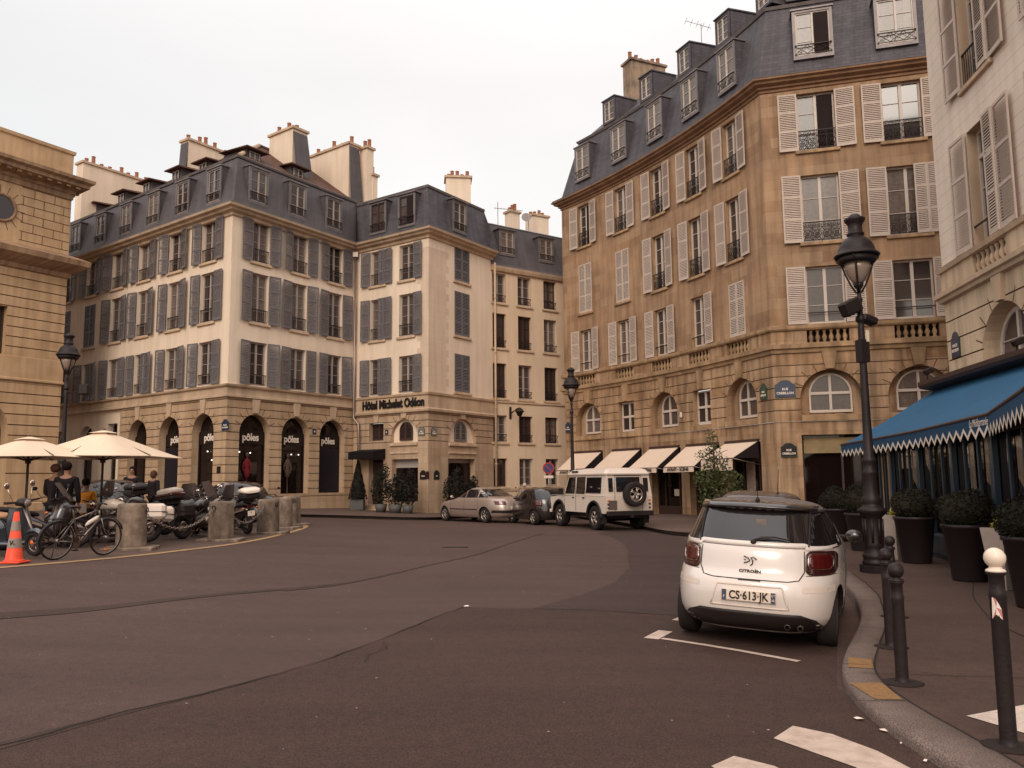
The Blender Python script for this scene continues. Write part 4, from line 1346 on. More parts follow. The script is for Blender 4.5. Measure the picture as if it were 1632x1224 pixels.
wall(mb, pathE, 0, pathE.L, -0.6, 3.72, ops_lo, M['brown_base'], (), w=-0.04)
wall(mb, pathE, 0, pathE.L, 3.72, 6.28, ops_hi, M['brown_base'], JE, M['joint'])
part(mb, 'base_wall', BE)
for i, u in enumerate(colsE + colsE2):
    arch = i % 2 == 0 or i > 4
    r_ = 1.05 if arch else 0.68
    mb = MB(); sweep(mb, pathE, [(0, 3.72), (0.06, 3.73), (0.06, 3.94), (0, 3.95)], M['trim_e'], u-r_, u+r_); part(mb, 'ledge', BE)
    mb = MB()
    if arch:
        voussoirs(mb, pathE, u, 5.62-1.02, 1.02, M['joint'], (24, 44, 64))
        keystone(mb, pathE, u, 5.64, 6.27, M['trim_e'], 0.15, 0.26, 0.10)
    else:
        keystone(mb, pathE, u, 5.48, 6.28, M['trim_e'], 0.12, 0.2, 0.10)
    part(mb, 'keystone', BE)
# string course, balustrade band, ledge
mb = MB()
sweep(mb, pathE, [(0, 6.25), (0.07, 6.28), (0.09, 6.40), (0.17, 6.44), (0.17, 6.60), (0.02, 6.63)], M['trim_e']); part(mb, 'string_course', BE)
mb = MB()
sweep(mb, pathE, [(0, 7.10), (0.10, 7.12), (0.14, 7.18), (0.14, 7.30), (0, 7.34)], M['trim_e'])
part(mb, 'string_course', BE)
mb = MB()
ops = [opening(u, 0.74, 6.64, 7.11, 0.30, False, M['interior_b']) for u in colsE + colsE2]
wall(mb, pathE, 0, pathE.L, 6.55, 7.2, ops, M['brown_base'], (), w=0.04)
part(mb, 'balustrade_wall', BE)
def balusters(B, path, u, z, n=5, h=0.46, wd=1.4, m=None, w=-0.06):
    k = ('bal', n, h, wd)
    if k not in CACHE:
        mb = MB()
        for i in range(n):
            x = -wd/2 + wd*(i+0.5)/n
            s_ = h/0.46
            mb.lathe([(0.07, 0), (0.07, 0.03*s_), (0.045, 0.06*s_), (0.09, 0.15*s_), (0.085, 0.21*s_), (0.04, 0.33*s_), (0.055, 0.38*s_), (0.07, 0.42*s_), (0.07, 0.46*s_)], m, 8, c=(x, 0, 0))
        CACHE[k] = mb.data('balustrade')
    return inst('balustrade', CACHE[k], B, path.W(u, z, w))
for u in colsE + colsE2: balusters(BE, pathE, u, 6.645, 6, 0.46, 1.42, M['trim_e'])
# upper wall
rowsE = [(7.34, 2.18), (10.45, 2.62), (14.05, 2.28)]
mb = MB()
ops = [opening(u, 0.52 if u < uE2(0) else 0.68, z, z+h, 0.24) for u in colsE + colsE2 for z, h in rowsE]
wall(mb, pathE, 0, pathE.L, 7.2, 16.6, ops, M['brown_stone'], (), reveal=M['trim_e'])
part(mb, 'wall', BE)
mb = MB()
sweep(mb, pathE, [(0, 16.50), (0.05, 16.53), (0.05, 16.62), (0.14, 16.66), (0.14, 16.73), (0.30, 16.80), (0.32, 16.87), (0.42, 16.92), (0.42, 16.99), (0.0, 17.03)], M['cornice_e'])
part(mb, 'cornice', BE)
mb = MB()
sweep(mb, pathE, [(0.38, 17.02), (0.37, 17.07), (0.06, 17.10), (0.0, 17.2), (-0.72, 20.35)], M['slate'])
part(mb, 'mansard_roof', BE)
mb = MB()
sweep(mb, pathE, [(-0.66, 20.30), (-0.60, 20.42), (-0.80, 20.50), (-1.0, 20.52)], M['zinc'])
part(mb, 'roof_flashing', BE)
mb = MB()
sweep(mb, pathE, [(-0.85, 20.48), (-3.6, 23.0), (-7.5, 20.0), (-7.5, 12)], M['slate'])
part(mb, 'slate_roof', BE)
rnd = random.Random(11)
stE = {0: [('o', 'o'), ('o', 'o'), ('o', 'o'), (None, 'o'), ('c', 'c')],
       1: [('c', 'c'), ('c', 'c'), ('o', 'o'), ('o', 'o'), ('o', 'o')],
       2: [('o', 'o'), ('o', 'o'), ('o', 'o'), ('o', 'o'), ('o', 'o')]}
for i, (z, h) in enumerate(rowsE):
    for j, u in enumerate(colsE):
        s = stE[i][j]
        cl = s == ('c', 'c')
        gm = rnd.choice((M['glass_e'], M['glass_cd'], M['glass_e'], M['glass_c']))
        rl = None if cl else ('bar' if i == 0 else 'fancy')
        win(BE, pathE, u, z, 1.04, h, 0.22, fm=M['frame_w'], gm=gm, rows=4, rail=rl, rh=0.42 if i == 0 else 0.78,
            sill=M['trim_e'] if i else None, sh=s, sm=M['shutter_w'], sw=0.60, sang=(rnd.uniform(3, 9), rnd.uniform(3, 9)), rails=(0.34, 0.67),
            opened=(i == 2 and j == 0), pitch=0.066)
    for j, u in enumerate(colsE2):
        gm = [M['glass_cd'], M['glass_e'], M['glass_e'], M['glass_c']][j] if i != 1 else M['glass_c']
        s = ('o', 'o')
        if i == 1 and j == 1: s = ('o', 'd')
        win(BE, pathE, u, z, 1.36, h, 0.22, fm=M['frame_w'], gm=gm, rows=3, rail='bar' if i == 0 else 'fancy', rh=0.42 if i == 0 else 0.78,
            sill=M['trim_e'] if i else None, sh=s, sm=M['shutter_w'], sw=0.70, sang=(rnd.uniform(2, 6), rnd.uniform(2, 6)), rails=(0.34, 0.67),
            opened=(i == 2 and j == 0), mull=0.055, pitch=0.066)
for i, u in enumerate(colsE + colsE2):                 # first-floor windows
    if i % 2 == 0 or i > 4:
        w_ = 1.22 if i < 5 else 1.5
        win(BE, pathE, u, 4.05, w_, 1.46, 0.40, fm=M['frame_w'], gm=M['glass_cd'] if i % 3 else M['glass_c'], rows=1, arch=(i < 5) or True, transom=0.72, mull=0.045)
    else:
        win(BE, pathE, u, 4.0, 1.2, 1.42, 0.28, fm=M['frame_w'], gm=M['glass'], rows=1, transom=0.72, mull=0.045)
# dormers in the mansard, small ones above
for i, u in enumerate([uE(1.8), uE(4.85), uE(7.75), uE(10.5), uE(13.2)]):
    dormer(BE, pathE, u, 17.85, 1.02, 1.72, M['slate'], M['zinc'], M['frame_w'], M['glass_c'], 0.0, 0.9, rail='cross', rh=0.45, lip=0.05)
for i, u in enumerate([uE2(2.05), uE2(5.0), uE2(8.0), uE2(11)]):
    dormer(BE, pathE, u, 17.85, 1.25, 1.78, M['slate'], M['zinc'], M['frame_w'], M['glass_c'], 0.0, 0.9, rail='cross', rh=0.45, opened=(i == 0), lip=0.05)
for i, u in enumerate([uE(3.0), uE(6.0), uE(8.95), uE(11.8), uE(14.6), uE2(1.7), uE2(4.6)]):
    dormer(BE, pathE, u, 20.85, 0.78, 1.1, M['slate'], M['slate'], M['frame_w'], M['glass_e'], -0.95, 1.6, rail=None, rise=0.1, lip=0.05)
chimney(BE, (6.9, 44.0), (0.91, 0.41), 2.3, 0.9, 16, 25.2, M['chimney_e'], 6)
mb = MB()
pA = Vector((9.55, 38.5, 20.5))
mb.tube([pA, pA + Vector((0, 0, 3.6))], 0.02, M['steel'], 5)
mb.tube([pA + Vector((-0.75, 0, 3.75)), pA + Vector((0.5, 0, 3.35))], 0.015, M['steel'], 4)
for i in range(5): mb.tube([pA + Vector((-0.75+i*.28, -.3, 3.75-i*.09)), pA + Vector((-0.75+i*.28, .3, 3.75-i*.09))], 0.010, M['steel'], 4)
part(mb, 'rooftop_aerial', BE)
# shop fronts and white awnings on the curved side
def awning(u, i):
    W = pathE.W(u, 0, 0)
    hw = 1.08
    A = thing('shop_awning', ['white drop-arm awning nearest the middle street lamp', 'second white shop awning from the left, above the white off-road car',
                              'middle one of the five white shop awnings, above the dark doorway', 'white shop awning half hidden by the leafy tree',
                              'white shop awning at the building corner, plain and less steep than the others'][i], 'awning', W=W @ Matrix.Translation((0, 0, 3.1)), group='white awnings of the shop on the brown building')
    if i < 4: out_, zb, val = 1.30, 2.16, 0.22
    else: out_, zb, val = 1.25, 2.42, 0.46
    mb = MB()
    zt = 3.08
    q = [(-hw, -0.06, zt), (hw, -0.06, zt), (hw, -out_, zb), (-hw, -out_, zb)]
    n = 10
    rr = []
    for a in range(n+1):
        t = a/n
        x = -hw + 2*hw*t
        sag = 0.015*math.sin(PI*t)
        rr.append([(x, -0.06, zt), (x, -(0.06+out_)/2, (zt+zb)/2 - sag*1.5), (x, -out_, zb - sag)])
    rr2 = [[(p[0], p[1], p[2]-0.012) for p in r] for r in rr]
    mb.rings(rr, M['canvas_e'], T=W, close=False, cap=False, sm=True)
    mb.rings(rr2, M['canvas_e'], T=W, close=False, cap=False, sm=True)
    mb.build('canvas', A)
    mb = MB()
    rr = [[(-hw + 2*hw*a/8, -out_-0.005-0.01*math.sin(a*2.1), zb), (-hw + 2*hw*a/8, -out_-0.012-0.012*math.sin(a*2.1+1), zb-val)] for a in range(9)]
    mb.rings(rr, M['canvas_e'], T=W, close=False, cap=False, sm=True)
    v = mb.build('valance', A)
    if i < 4: letters('AVANT • SCENE', 0.19, M['ink'], v, W @ Matrix.Translation((0, -out_-0.04, zb-val/2)), depth=0.004, bold=0.004, sx=1.12)
    mb = MB()
    mb.tube([W @ Vector((-hw, -out_, zb)), W @ Vector((hw, -out_, zb))], 0.022, M['steel'], 6)
    mb.box((-hw, -0.13, zt-0.02), (hw, -0.0, zt+0.08), M['frame_d'], T=W)
    for s in (-1, 1):
        mb.tube([W @ Vector((s*(hw-0.03), -out_, zb)), W @ Vector((s*(hw-0.03), 0.0, zb-0.25))], 0.018, M['steel'], 6)
    mb.build('awning_frame', A)
    mb = MB()                                    # dark side cheeks
    for s in (1,):
        mb.rings([[(s*hw-0.01, -0.06, zt-0.05), (s*hw-0.01, -out_+0.05, zb-0.0), (s*hw-0.01, -0.06, zb-0.0)], [(s*hw-0.02, -0.06, zt-0.05), (s*hw-0.02, -out_+0.05, zb), (s*hw-0.02, -0.06, zb)]], M['cloth_dark'], T=W, sm=False)
    mb.build('side_curtain', A)
for i, u in enumerate(colsE): awning(u, i)
for i, u in enumerate(colsE):
    g = inst('shop_window', pane(2.16, 3.2, M['shop_glass']), BE, pathE.W(u, -0.1, -0.42))
    mb = MB()
    W = pathE.W(u, 0, -0.40)
    for x in (-1.08, -0.55, 0.5, 1.02): mb.box((x, -0.06, -0.1), (x+0.06, 0, 3.1), M['frame_d'], T=W)
    mb.box((-1.08, -0.05, -0.1), (1.08, 0, 0.45), M['frame_d'], T=W); mb.box((-1.08, -0.05, 2.3), (1.08, 0, 2.4), M['frame_d'], T=W)
    mb.build('shop_frame', g)
    if i == 2:
        mb = MB(); mb.box((0.1, -0.03, 0.9), (0.45, -0.02, 1.2), M['plate'], T=W); mb.box((-0.4, -0.03, 1.3), (-0.1, -0.02, 1.55), M['interior_b'], T=W)
        mb.build('shop_notice', g)
    if i == 4:
        mb = MB(); mb.box((-0.35, -0.04, 0.2), (0.2, -0.02, 2.3), M['curtain'], T=W)
        mb.build('shop_blind', g)
mb = MB()
sweep(mb, pathE, [(0, -0.3), (0.16, -0.3), (0.16, 0.06), (0, 0.06)], M['trim_e'], uE(0), uE2(0.9))
part(mb, 'plinth', BE)
# the wide shop opening round the corner
for (u, hw) in ((uE2(2.9), 2.0), (uE2(8.0), 1.4)):
    g = inst('shop_window', pane(2*hw, 3.1, M['shop_glass']), BE, pathE.W(u, 0.12, -0.45))
    mb = MB(); W = pathE.W(u, 0, -0.40)
    mb.box((-hw+0.08, -0.10, 2.55), (hw-0.08, -0.04, 3.12), M['sign_cream'] if 'sign_cream' in M else M.setdefault('sign_cream', mat('cream_fascia', (0.34, 0.27, 0.15), 0.7, noise=0.3, nscale=3)), T=W)
    mb.build('shop_fascia', g)
    mb = MB()
    for x in (-hw, -hw+1.35, 0.6, hw-0.08): mb.box((x, -0.08, 0.1), (x+0.07, 0, 3.2), M['frame_d'], T=W)
    mb.build('shop_frame', g)
# plaques on the brown building
plaque(pathE, uE2(0.40), 4.62, 0.74, 0.66, M['sign_blue'], 'large arched blue plaque RUE CREBILLON right of the brown corner', ('RUE', 'CREBILLON'), size=0.12, wo=0.01)
plaque(pathE, uE(LE-0.62), 4.62, 0.44, 0.62, M['sign_green'], 'green arched plaque just left of the brown corner', ('RUE', 'CREBILLON'), size=0.10, wo=0.01)
plaque(pathE, uE2(0.43), 2.42, 0.58, 0.52, M['ink'], 'dark arched plaque at head height of the awning beside the brown corner', ('RUE', 'CREBILLON'), size=0.10, wo=0.01)
plaque(pathE, uE(0.25), 4.2, 0.42, 0.56, M['sign_blue'], 'arched blue plaque at the far left edge of the brown building', ('RUE', 'ROTROU'), size=0.085, wo=0.01)
plaque(pathE, uE(9.15), 4.35, 0.22, 0.28, M['plate'], 'small white number plate beside the fourth first-floor window', ('8',), arched=False, size=0.2, wo=0.01, name='number_plate', rimm=M['ink'])

# ================================================================== pale building on the right
FC = Vector((11.3, 21.1)); fd = Vector((-0.119, -0.993)).normalized()
FB = FC + Vector((0.962, -0.273)).normalized()*12
pathF = Path([FB, FC, FC + fd*20])
f0 = 12.0
uF = lambda u: f0 + u
BF = thing('white_building', 'pale scored stone building with wide louvred shutters above the blue awning', 'building', (FC.x, FC.y, 0))
colsF = [uF(2.75), uF(6.6), uF(10.4), uF(14.2), uF(18)]
colsFb = [f0-3.0, f0-6.5, f0-10]
mb = MB()
ops = [opening(u+0.35, 1.15, 0.1, 5.5, 0.45, True) for u in colsF]
JF = [3.6, 4.1, 4.6, 5.1, 5.6]
wall(mb, pathF, 0, pathF.L, -0.5, 6.12, ops, M['right_base'], JF, M['joint'])
part(mb, 'base_wall', BF)
mb = MB()
sweep(mb, pathF, [(0, 6.08), (0.10, 6.12), (0.12, 6.2), (0.18, 6.24), (0.18, 6.36), (0.02, 6.38)], M['trim_h']); part(mb, 'string_course', BF)
mb = MB()
sweep(mb, pathF, [(0, 6.88), (0.10, 6.90), (0.13, 7.02), (0, 7.04)], M['trim_h'])
part(mb, 'string_course', BF)
for u in colsF:
    mb = MB(); keystone(mb, pathF, u+0.35, 5.52, 6.1, M['trim_h'], 0.15, 0.25, 0.10)
    voussoirs(mb, pathF, u+0.35, 4.35, 1.15, M['joint'], (20, 42, 64)); part(mb, 'keystone', BF)
mb = MB()
ops = [opening(u, 0.85, 6.4, 6.88, 0.3, False, M['interior_b']) for u in colsF]
wall(mb, pathF, 0, pathF.L, 6.3, 6.95, ops, M['right_base'], (), w=0.04)
part(mb, 'balustrade_wall', BF)
for u in colsF: balusters(BF, pathF, u, 6.41, 7, 0.47, 1.66, M['trim_h'])
rowsF = [(7.04, 2.85), (11.0, 2.9)]
mb = MB()
ops = [opening(u, 0.75, z, z+h, 0.3) for u in colsF + colsFb for z, h in rowsF]
wall(mb, pathF, 0, pathF.L, 6.95, 15.5, ops, M['white_stone'], (), reveal=M['trim_h'])
part(mb, 'wall', BF)
mb = MB()
sweep(mb, pathF, [(0, 15.4), (0.3, 15.6), (0.45, 15.9), (0, 16.0), (-0.9, 19), (-5, 20), (-5, 15)], M['zinc'])
part(mb, 'roof', BF)
for i, (z, h) in enumerate(rowsF):
    for j, u in enumerate(colsF):
        win(BF, pathF, u, z, 1.5, h, 0.28, fm=M['frame_w'], gm=M['glass_cd'] if i == 0 else M['glass'], rows=4, transom=2.2 if i == 0 else None,
            rail='bar' if i == 0 else 'bars', rh=0.5 if i == 0 else 0.85, sill=M['trim_h'] if i else None,
            sh=('o', 'd'), sm=M['shutter_w'], sw=0.80, sang=(3, 3), rails=(0.33, 0.64), pitch=0.066)
for j, u in enumerate(colsF):
    W = pathF.W(u+0.35, 3.3, -0.36)
    g = inst('window', pane(1.9, 2.1, M['glass_cd'], True), BF, W)
    inst('window_frame', frame(1.9, 2.1, M['frame_w'], 3, True, f=0.1), g, W)
plaque(pathF, uF(0.55), 4.62, 0.50, 0.66, M['sign_blue'], 'arched blue plaque on the pale building above the awning end', ('PLACE', 'DE L’ODEON'), size=0.10, wo=0.01)

# ------------------------------------------------------------------ restaurant terrace with the blue awning
TR = thing('restaurant_terrace', 'glazed blue timber restaurant front under a long blue awning with white zigzag edge', 'restaurant front', (8.3, 15.9, 0.05))
front = [Vector(p) for p in ((9.0, 22.6), (8.55, 19.6), (7.98, 16.3), (6.95, 12.0), (5.45, 8.75), (4.7, 7.2))]
backl = [Vector(p) for p in ((10.98, 21.35), (10.65, 18.9), (10.30, 16.2), (9.75, 11.6), (9.3, 7.9), (9.05, 6.0))]
ZB, ZF = 3.86, 2.52
def awn_pt(i, t, s):       # i segment, t along, s from back 0 to front 1
    a = backl[i].lerp(backl[i+1], t); b = front[i].lerp(front[i+1], t)
    q = a.lerp(b, s)
    return Vector((q.x, q.y, ZB + (ZF-ZB)*s - 0.05*math.sin(PI*s)))
mb = MB()
rr = []
for i in range(len(front)-1):
    for t in ([0, .33, .67] if i < len(front)-2 else [0, .33, .67, 1]):
        rr.append([awn_pt(i, t, s/6) for s in range(7)])
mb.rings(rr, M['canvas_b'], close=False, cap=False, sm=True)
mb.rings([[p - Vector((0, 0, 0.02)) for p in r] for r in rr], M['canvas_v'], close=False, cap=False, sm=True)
AW = mb.build('awning', TR)
mb = MB()
# valance with zigzag: dense samples along the front line
def fpos(s):
    for i in range(len(front)-1):
        L = (front[i+1]-front[i]).length
        if s <= L or i == len(front)-2:
            d = (front[i+1]-front[i]).normalized()
            return front[i] + d*s, Vector((d.y, -d.x))
        s -= L
tot = sum((front[i+1]-front[i]).length for i in range(len(front)-1))
per = 0.40
n = int(tot/(per/2))
val_top, val_lo, amp = ZF, ZF-0.18, 0.14
pts = []
for k in range(n+1):
    s = k*per/2
    p, nn = fpos(s)
    zz = val_lo - (amp if k % 2 else 0.0)
    pts.append((p, nn, zz))
ctop = []
for k in range(n):
    (p, nn, z1), (q, n2, z2) = pts[k], pts[k+1]
    o = nn*0.012
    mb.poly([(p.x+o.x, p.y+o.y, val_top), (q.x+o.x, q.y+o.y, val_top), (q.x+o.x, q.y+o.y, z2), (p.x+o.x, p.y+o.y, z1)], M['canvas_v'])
VL = mb.build('valance', AW)
mb = MB()
for k in range(n):
    (p, nn, z1), (q, n2, z2) = pts[k], pts[k+1]
    o = nn*0.020
    w_ = 0.055
    mb.poly([(p.x+o.x, p.y+o.y, z1+w_), (q.x+o.x, q.y+o.y, z2+w_), (q.x+o.x, q.y+o.y, z2-0.015), (p.x+o.x, p.y+o.y, z1-0.015)], M['white_ink'])
mb.build('zigzag_trim', AW)
mb = MB()
mb.tube([(p.x, p.y, ZF+0.01) for p in front], 0.03, M['frame_d'], 8)
mb.build('front_bar', AW)
mb = MB()                                        # cassette along the wall
qq = [(0.10, -0.02), (-0.35, 0.05), (-0.40, 0.12), (-0.40, 0.22), (0.45, 0.30), (0.45, -0.02)]
rr = []
for b in backl: rr.append([(b.x + a[0]*1.0, b.y + 0.0, ZB + a[1]) for a in qq])
mb.rings(rr, M['frame_d'], sm=False)
mb.build('awning_cassette', TR)
p, nn = fpos(10.4)
dxy = Vector((-nn.y, nn.x))
Wv = Matrix(((nn.y*-1, -nn.x, 0, p.x + nn.x*0.03), (nn.x, -nn.y, 0, p.y + nn.y*0.03), (0, 0, 1, ZF-0.09), (0, 0, 0, 1)))
letters('La Méditerranée', 0.17, M['white_ink'], VL, Wv, depth=0.001, sx=0.8, shear=0.3)
# glazed front under the awning
gl = Path([(9.6, 22.0), (8.95, 19.4), (8.33, 16.2), (7.35, 12.3), (6.35, 9.2), (5.95, 7.6)])
mb = MB()
sweep(mb, gl, [(0, -0.1), (0.0, 0.10), (0.06, 0.14), (0.06, 0.48), (0, 0.52), (-0.1, 0.52), (-0.1, -0.1)], M['wood_blue'])
sweep(mb, gl, [(0.04, 2.28), (0.08, 2.30), (0.08, 2.62), (0.0, 2.66), (-0.1, 2.66), (-0.1, 2.28)], M['frame_d'])
mb.build('timber_base', TR)
mb = MB()
sweep(mb, gl, [(-0.05, 0.5), (-0.05, 2.3)], M['shop_glass'], caps=False)
gg = mb.build('glazing', TR)
nP = 19
for k in range(nP+1):
    u = 0.05 + (gl.L-0.1)*k/nP
    W = gl.W(u, 0.5, 0)
    key = ('post', k % 3 == 0)
    if key not in CACHE:
        mb = MB()
        if k % 3 == 0: mb.bbox((-0.08, -0.06, 0), (0.08, 0.05, 1.8), M['wood_blue'], 0.015)
        else: mb.bbox((-0.025, -0.03, 0), (0.025, 0.03, 1.8), M['wood_blue'] if k % 2 else M['frame_d'], 0.01)
        CACHE[key] = mb.data('post')
    inst('post', CACHE[key], TR, W)
for (u, wd, h0, h1) in ((4.2, 0.35, 0.9, 1.7), (5.2, 0.3, 1.2, 1.75), (6.9, 0.45, 0.9, 1.75), (8.1, 0.3, 0.3, 1.7), (9.1, 0.5, 0.85, 1.75), (10.6, 0.35, 0.9, 1.7), (12.4, 0.5, 0.5, 1.7)):
    W = gl.W(u, 0.5, -0.02)
    mb = MB(); mb.rings([[(-wd/2, 0, h0+0.2), (wd/2, 0, h0), (wd/2, 0, h1), (-wd/2, 0, h1)], [(-wd/2, 0.01, h0+0.2), (wd/2, 0.01, h0), (wd/2, 0.01, h1), (-wd/2, 0.01, h1)]], M['glass_c'], T=W, sm=False)
    mb.build('curtain', gg)
mb = MB()                                        # end wall of the terrace and dark soffit
mb.poly([(9.6, 22.0, -0.1), (11.0, 21.3, -0.1), (11.0, 21.3, 3.8), (9.6, 22.0, 2.65)], M['frame_d'])
mb.build('end_wall', TR)
mb = MB()                                        # spotlight on the cassette end
c = Vector((10.75, 21.15, ZB+0.28))
mb.tube([c, c + Vector((0, 0, 0.12)), c + Vector((0.12, 0, 0.22))], 0.02, M['iron'], 5)
mb.bbox((-0.12, -0.08, -0.05), (0.10, 0.08, 0.09), M['iron'], 0.02, T=Matrix.Translation(c + Vector((0.05, 0, 0.2))) @ Matrix.Rotation(R(-25), 4, 'Y'))
tag(mb.build('spotlight', None, origin=c), 'small black spotlight on the far end of the blue awning box', 'spotlight')
c2 = Vector((10.3, 16.6, ZB+0.28))
mb = MB(); mb.tube([c2, c2 + Vector((0, 0, 0.15))], 0.02, M['iron'], 5)
mb.bbox((-0.12, -0.08, -0.05), (0.10, 0.08, 0.09), M['iron'], 0.02, T=Matrix.Translation(c2 + Vector((0.05, 0, 0.2))) @ Matrix.Rotation(R(-25), 4, 'Y'))
tag(mb.build('spotlight', None, origin=c2), 'black spotlight on the blue awning box at the right edge of the photo', 'spotlight')

# ================================================================== theatre on the far left
G0 = Vector((-21.5, 39.0)); gd = Vector((math.sin(R(31.6)), math.cos(R(31.6))))
pathG = Path([G0 - gd*14, G0, G0 + dA*10])
uG = lambda u: 14.0 - u
BG = thing('theatre_building', 'sandstone theatre with deep cornices, round window and banded walls', 'building', (G0.x, G0.y, 0.4))
mb = MB()
ops = [opening(uG(3.75), 1.45, -0.2, 5.55, 0.7, True), opening(uG(8.2), 1.45, -0.2, 5.55, 0.7, True), opening(uG(12.4), 1.2, -0.2, 5.55, 0.7, True)]
JG = [0.9, 2.2] + [2.95 + 0.48*i for i in range(8)]
wall(mb, pathG, 0, pathG.L, -0.3, 6.40, ops, M['theatre'], JG, M['joint'], jh=0.05)
part(mb, 'base_wall', BG)
mb = MB()
ops = [opening(uG(3.6), 0.95, 7.55, 9.75, 0.4, False, M['interior']), opening(uG(8.1), 0.95, 7.55, 9.75, 0.4, False, M['interior'])]
JG2 = [7.95 + 0.46*i for i in range(8)]
wall(mb, pathG, 0, pathG.L, 6.30, 11.7, ops, M['theatre'], JG2, M['joint'], jh=0.045)
part(mb, 'wall', BG)
mb = MB()
sweep(mb, pathG, [(0, 6.40), (0.08, 6.42), (0.08, 6.5), (0.04, 6.54), (0.04, 7.5), (0, 7.52)], M['theatre']); part(mb, 'string_course', BG)
mb = MB()
sweep(mb, pathG, [(0, 11.55), (0.10, 11.6), (0.14, 11.8), (0.45, 11.95), (0.75, 12.15), (0.80, 12.4), (0.0, 12.75)], M['theatre_dark'])
part(mb, 'lower_cornice', BG)
mb = MB()
# upper storey: block pattern with a round window
oc = (uG(3.2), 14.25, 0.62)
ops = []
wall(mb, pathG, 0, pathG.L, 12.6, 15.6, ops, M['theatre'], (), jh=0.04)
part(mb, 'upper_wall', BG)
mb = MB()
for k, z in enumerate([12.95 + 0.42*i for i in range(7)]):
    a, b = uG(12), uG(0.02)
    strip(mb, pathG, (a, z), (uG(3.2)-0.85, z), 0.04, M['joint']); strip(mb, pathG, (uG(3.2)+0.85, z), (b, z), 0.04, M['joint'])
    off = 0.45 if k % 2 else 0
    u = uG(0.35) - off
    while u > uG(10):
        if abs(u - oc[0]) > 0.95 and k < 6: strip(mb, pathG, (u, z), (u, z+0.42), 0.035, M['joint'])
        u -= 0.95
for a in range(0, 360, 24):
    t = R(a)
    strip(mb, pathG, (oc[0]+0.66*math.cos(t), oc[1]+0.66*math.sin(t)), (oc[0]+1.05*math.cos(t), oc[1]+1.05*math.sin(t)), 0.035, M['joint'], w=0.006)
part(mb, 'block_joints', BG)
mb = MB()
W = pathG.W(oc[0], oc[1], 0.02)
mb.torus((0, 0, 0), 0.62, 0.07, M['theatre_dark'], 'Y', 28, 8, T=W)
part(mb, 'round_window_surround', BG)
mb = MB()
W2 = pathG.W(oc[0], oc[1], 0.012)
mb.mesh([W2 @ Vector((0.6*math.cos(2*PI*i/28), 0, 0.6*math.sin(2*PI*i/28))) for i in range(28)], [tuple(range(28))], M['glass'])
part(mb, 'round_window', BG)
mb = MB()
sweep(mb, pathG, [(0, 15.5), (0.06, 15.52), (0.06, 15.75), (0.14, 15.8)], M['theatre_dark'], caps=False)
sweep(mb, pathG, [(0.14, 15.95), (0.60, 16.1), (0.62, 16.25), (0.78, 16.35), (0.80, 16.5), (0.1, 16.7), (0.1, 15.78), (0.14, 15.8), (0.14, 15.95)], M['theatre_dark'])
u = 0.2
while u < pathG.L - 0.1:
    W = pathG.W(u, 15.98, 0.0)
    mb.box((-0.10, -0.52, 0), (0.10, -0.1, 0.13), M['theatre_dark'], T=W)
    u += 0.46
part(mb, 'cornice', BG)
mb = MB()
sweep(mb, pathG, [(0.0, 16.6), (0.0, 17.75), (0.07, 17.80), (0.09, 17.95), (-0.5, 18.0), (-6, 18.0), (-6, 12)], M['theatre'])
part(mb, 'parapet', BG)
for (u, w_) in ((3.6, 1.9), (8.1, 1.9)):
    W = pathG.W(uG(u), 7.55, -0.34)
    g = inst('window', pane(w_, 2.2, M['glass']), BG, W)
    inst('window_frame', frame(w_, 2.2, M['frame_d'], 3), g, W)
for u in (3.75, 8.2):
    W = pathG.W(uG(u), -0.2, -0.62)
    g = inst('doorway', pane(2.9, 5.7, M['interior_b'], True), BG, W)
mb = MB()
sweep(mb, pathG, [(0, -0.2), (0.15, -0.2), (0.15, 0.85), (0, 0.9)], M['theatre'], uG(2.25), pathG.L)
part(mb, 'plinth', BG)
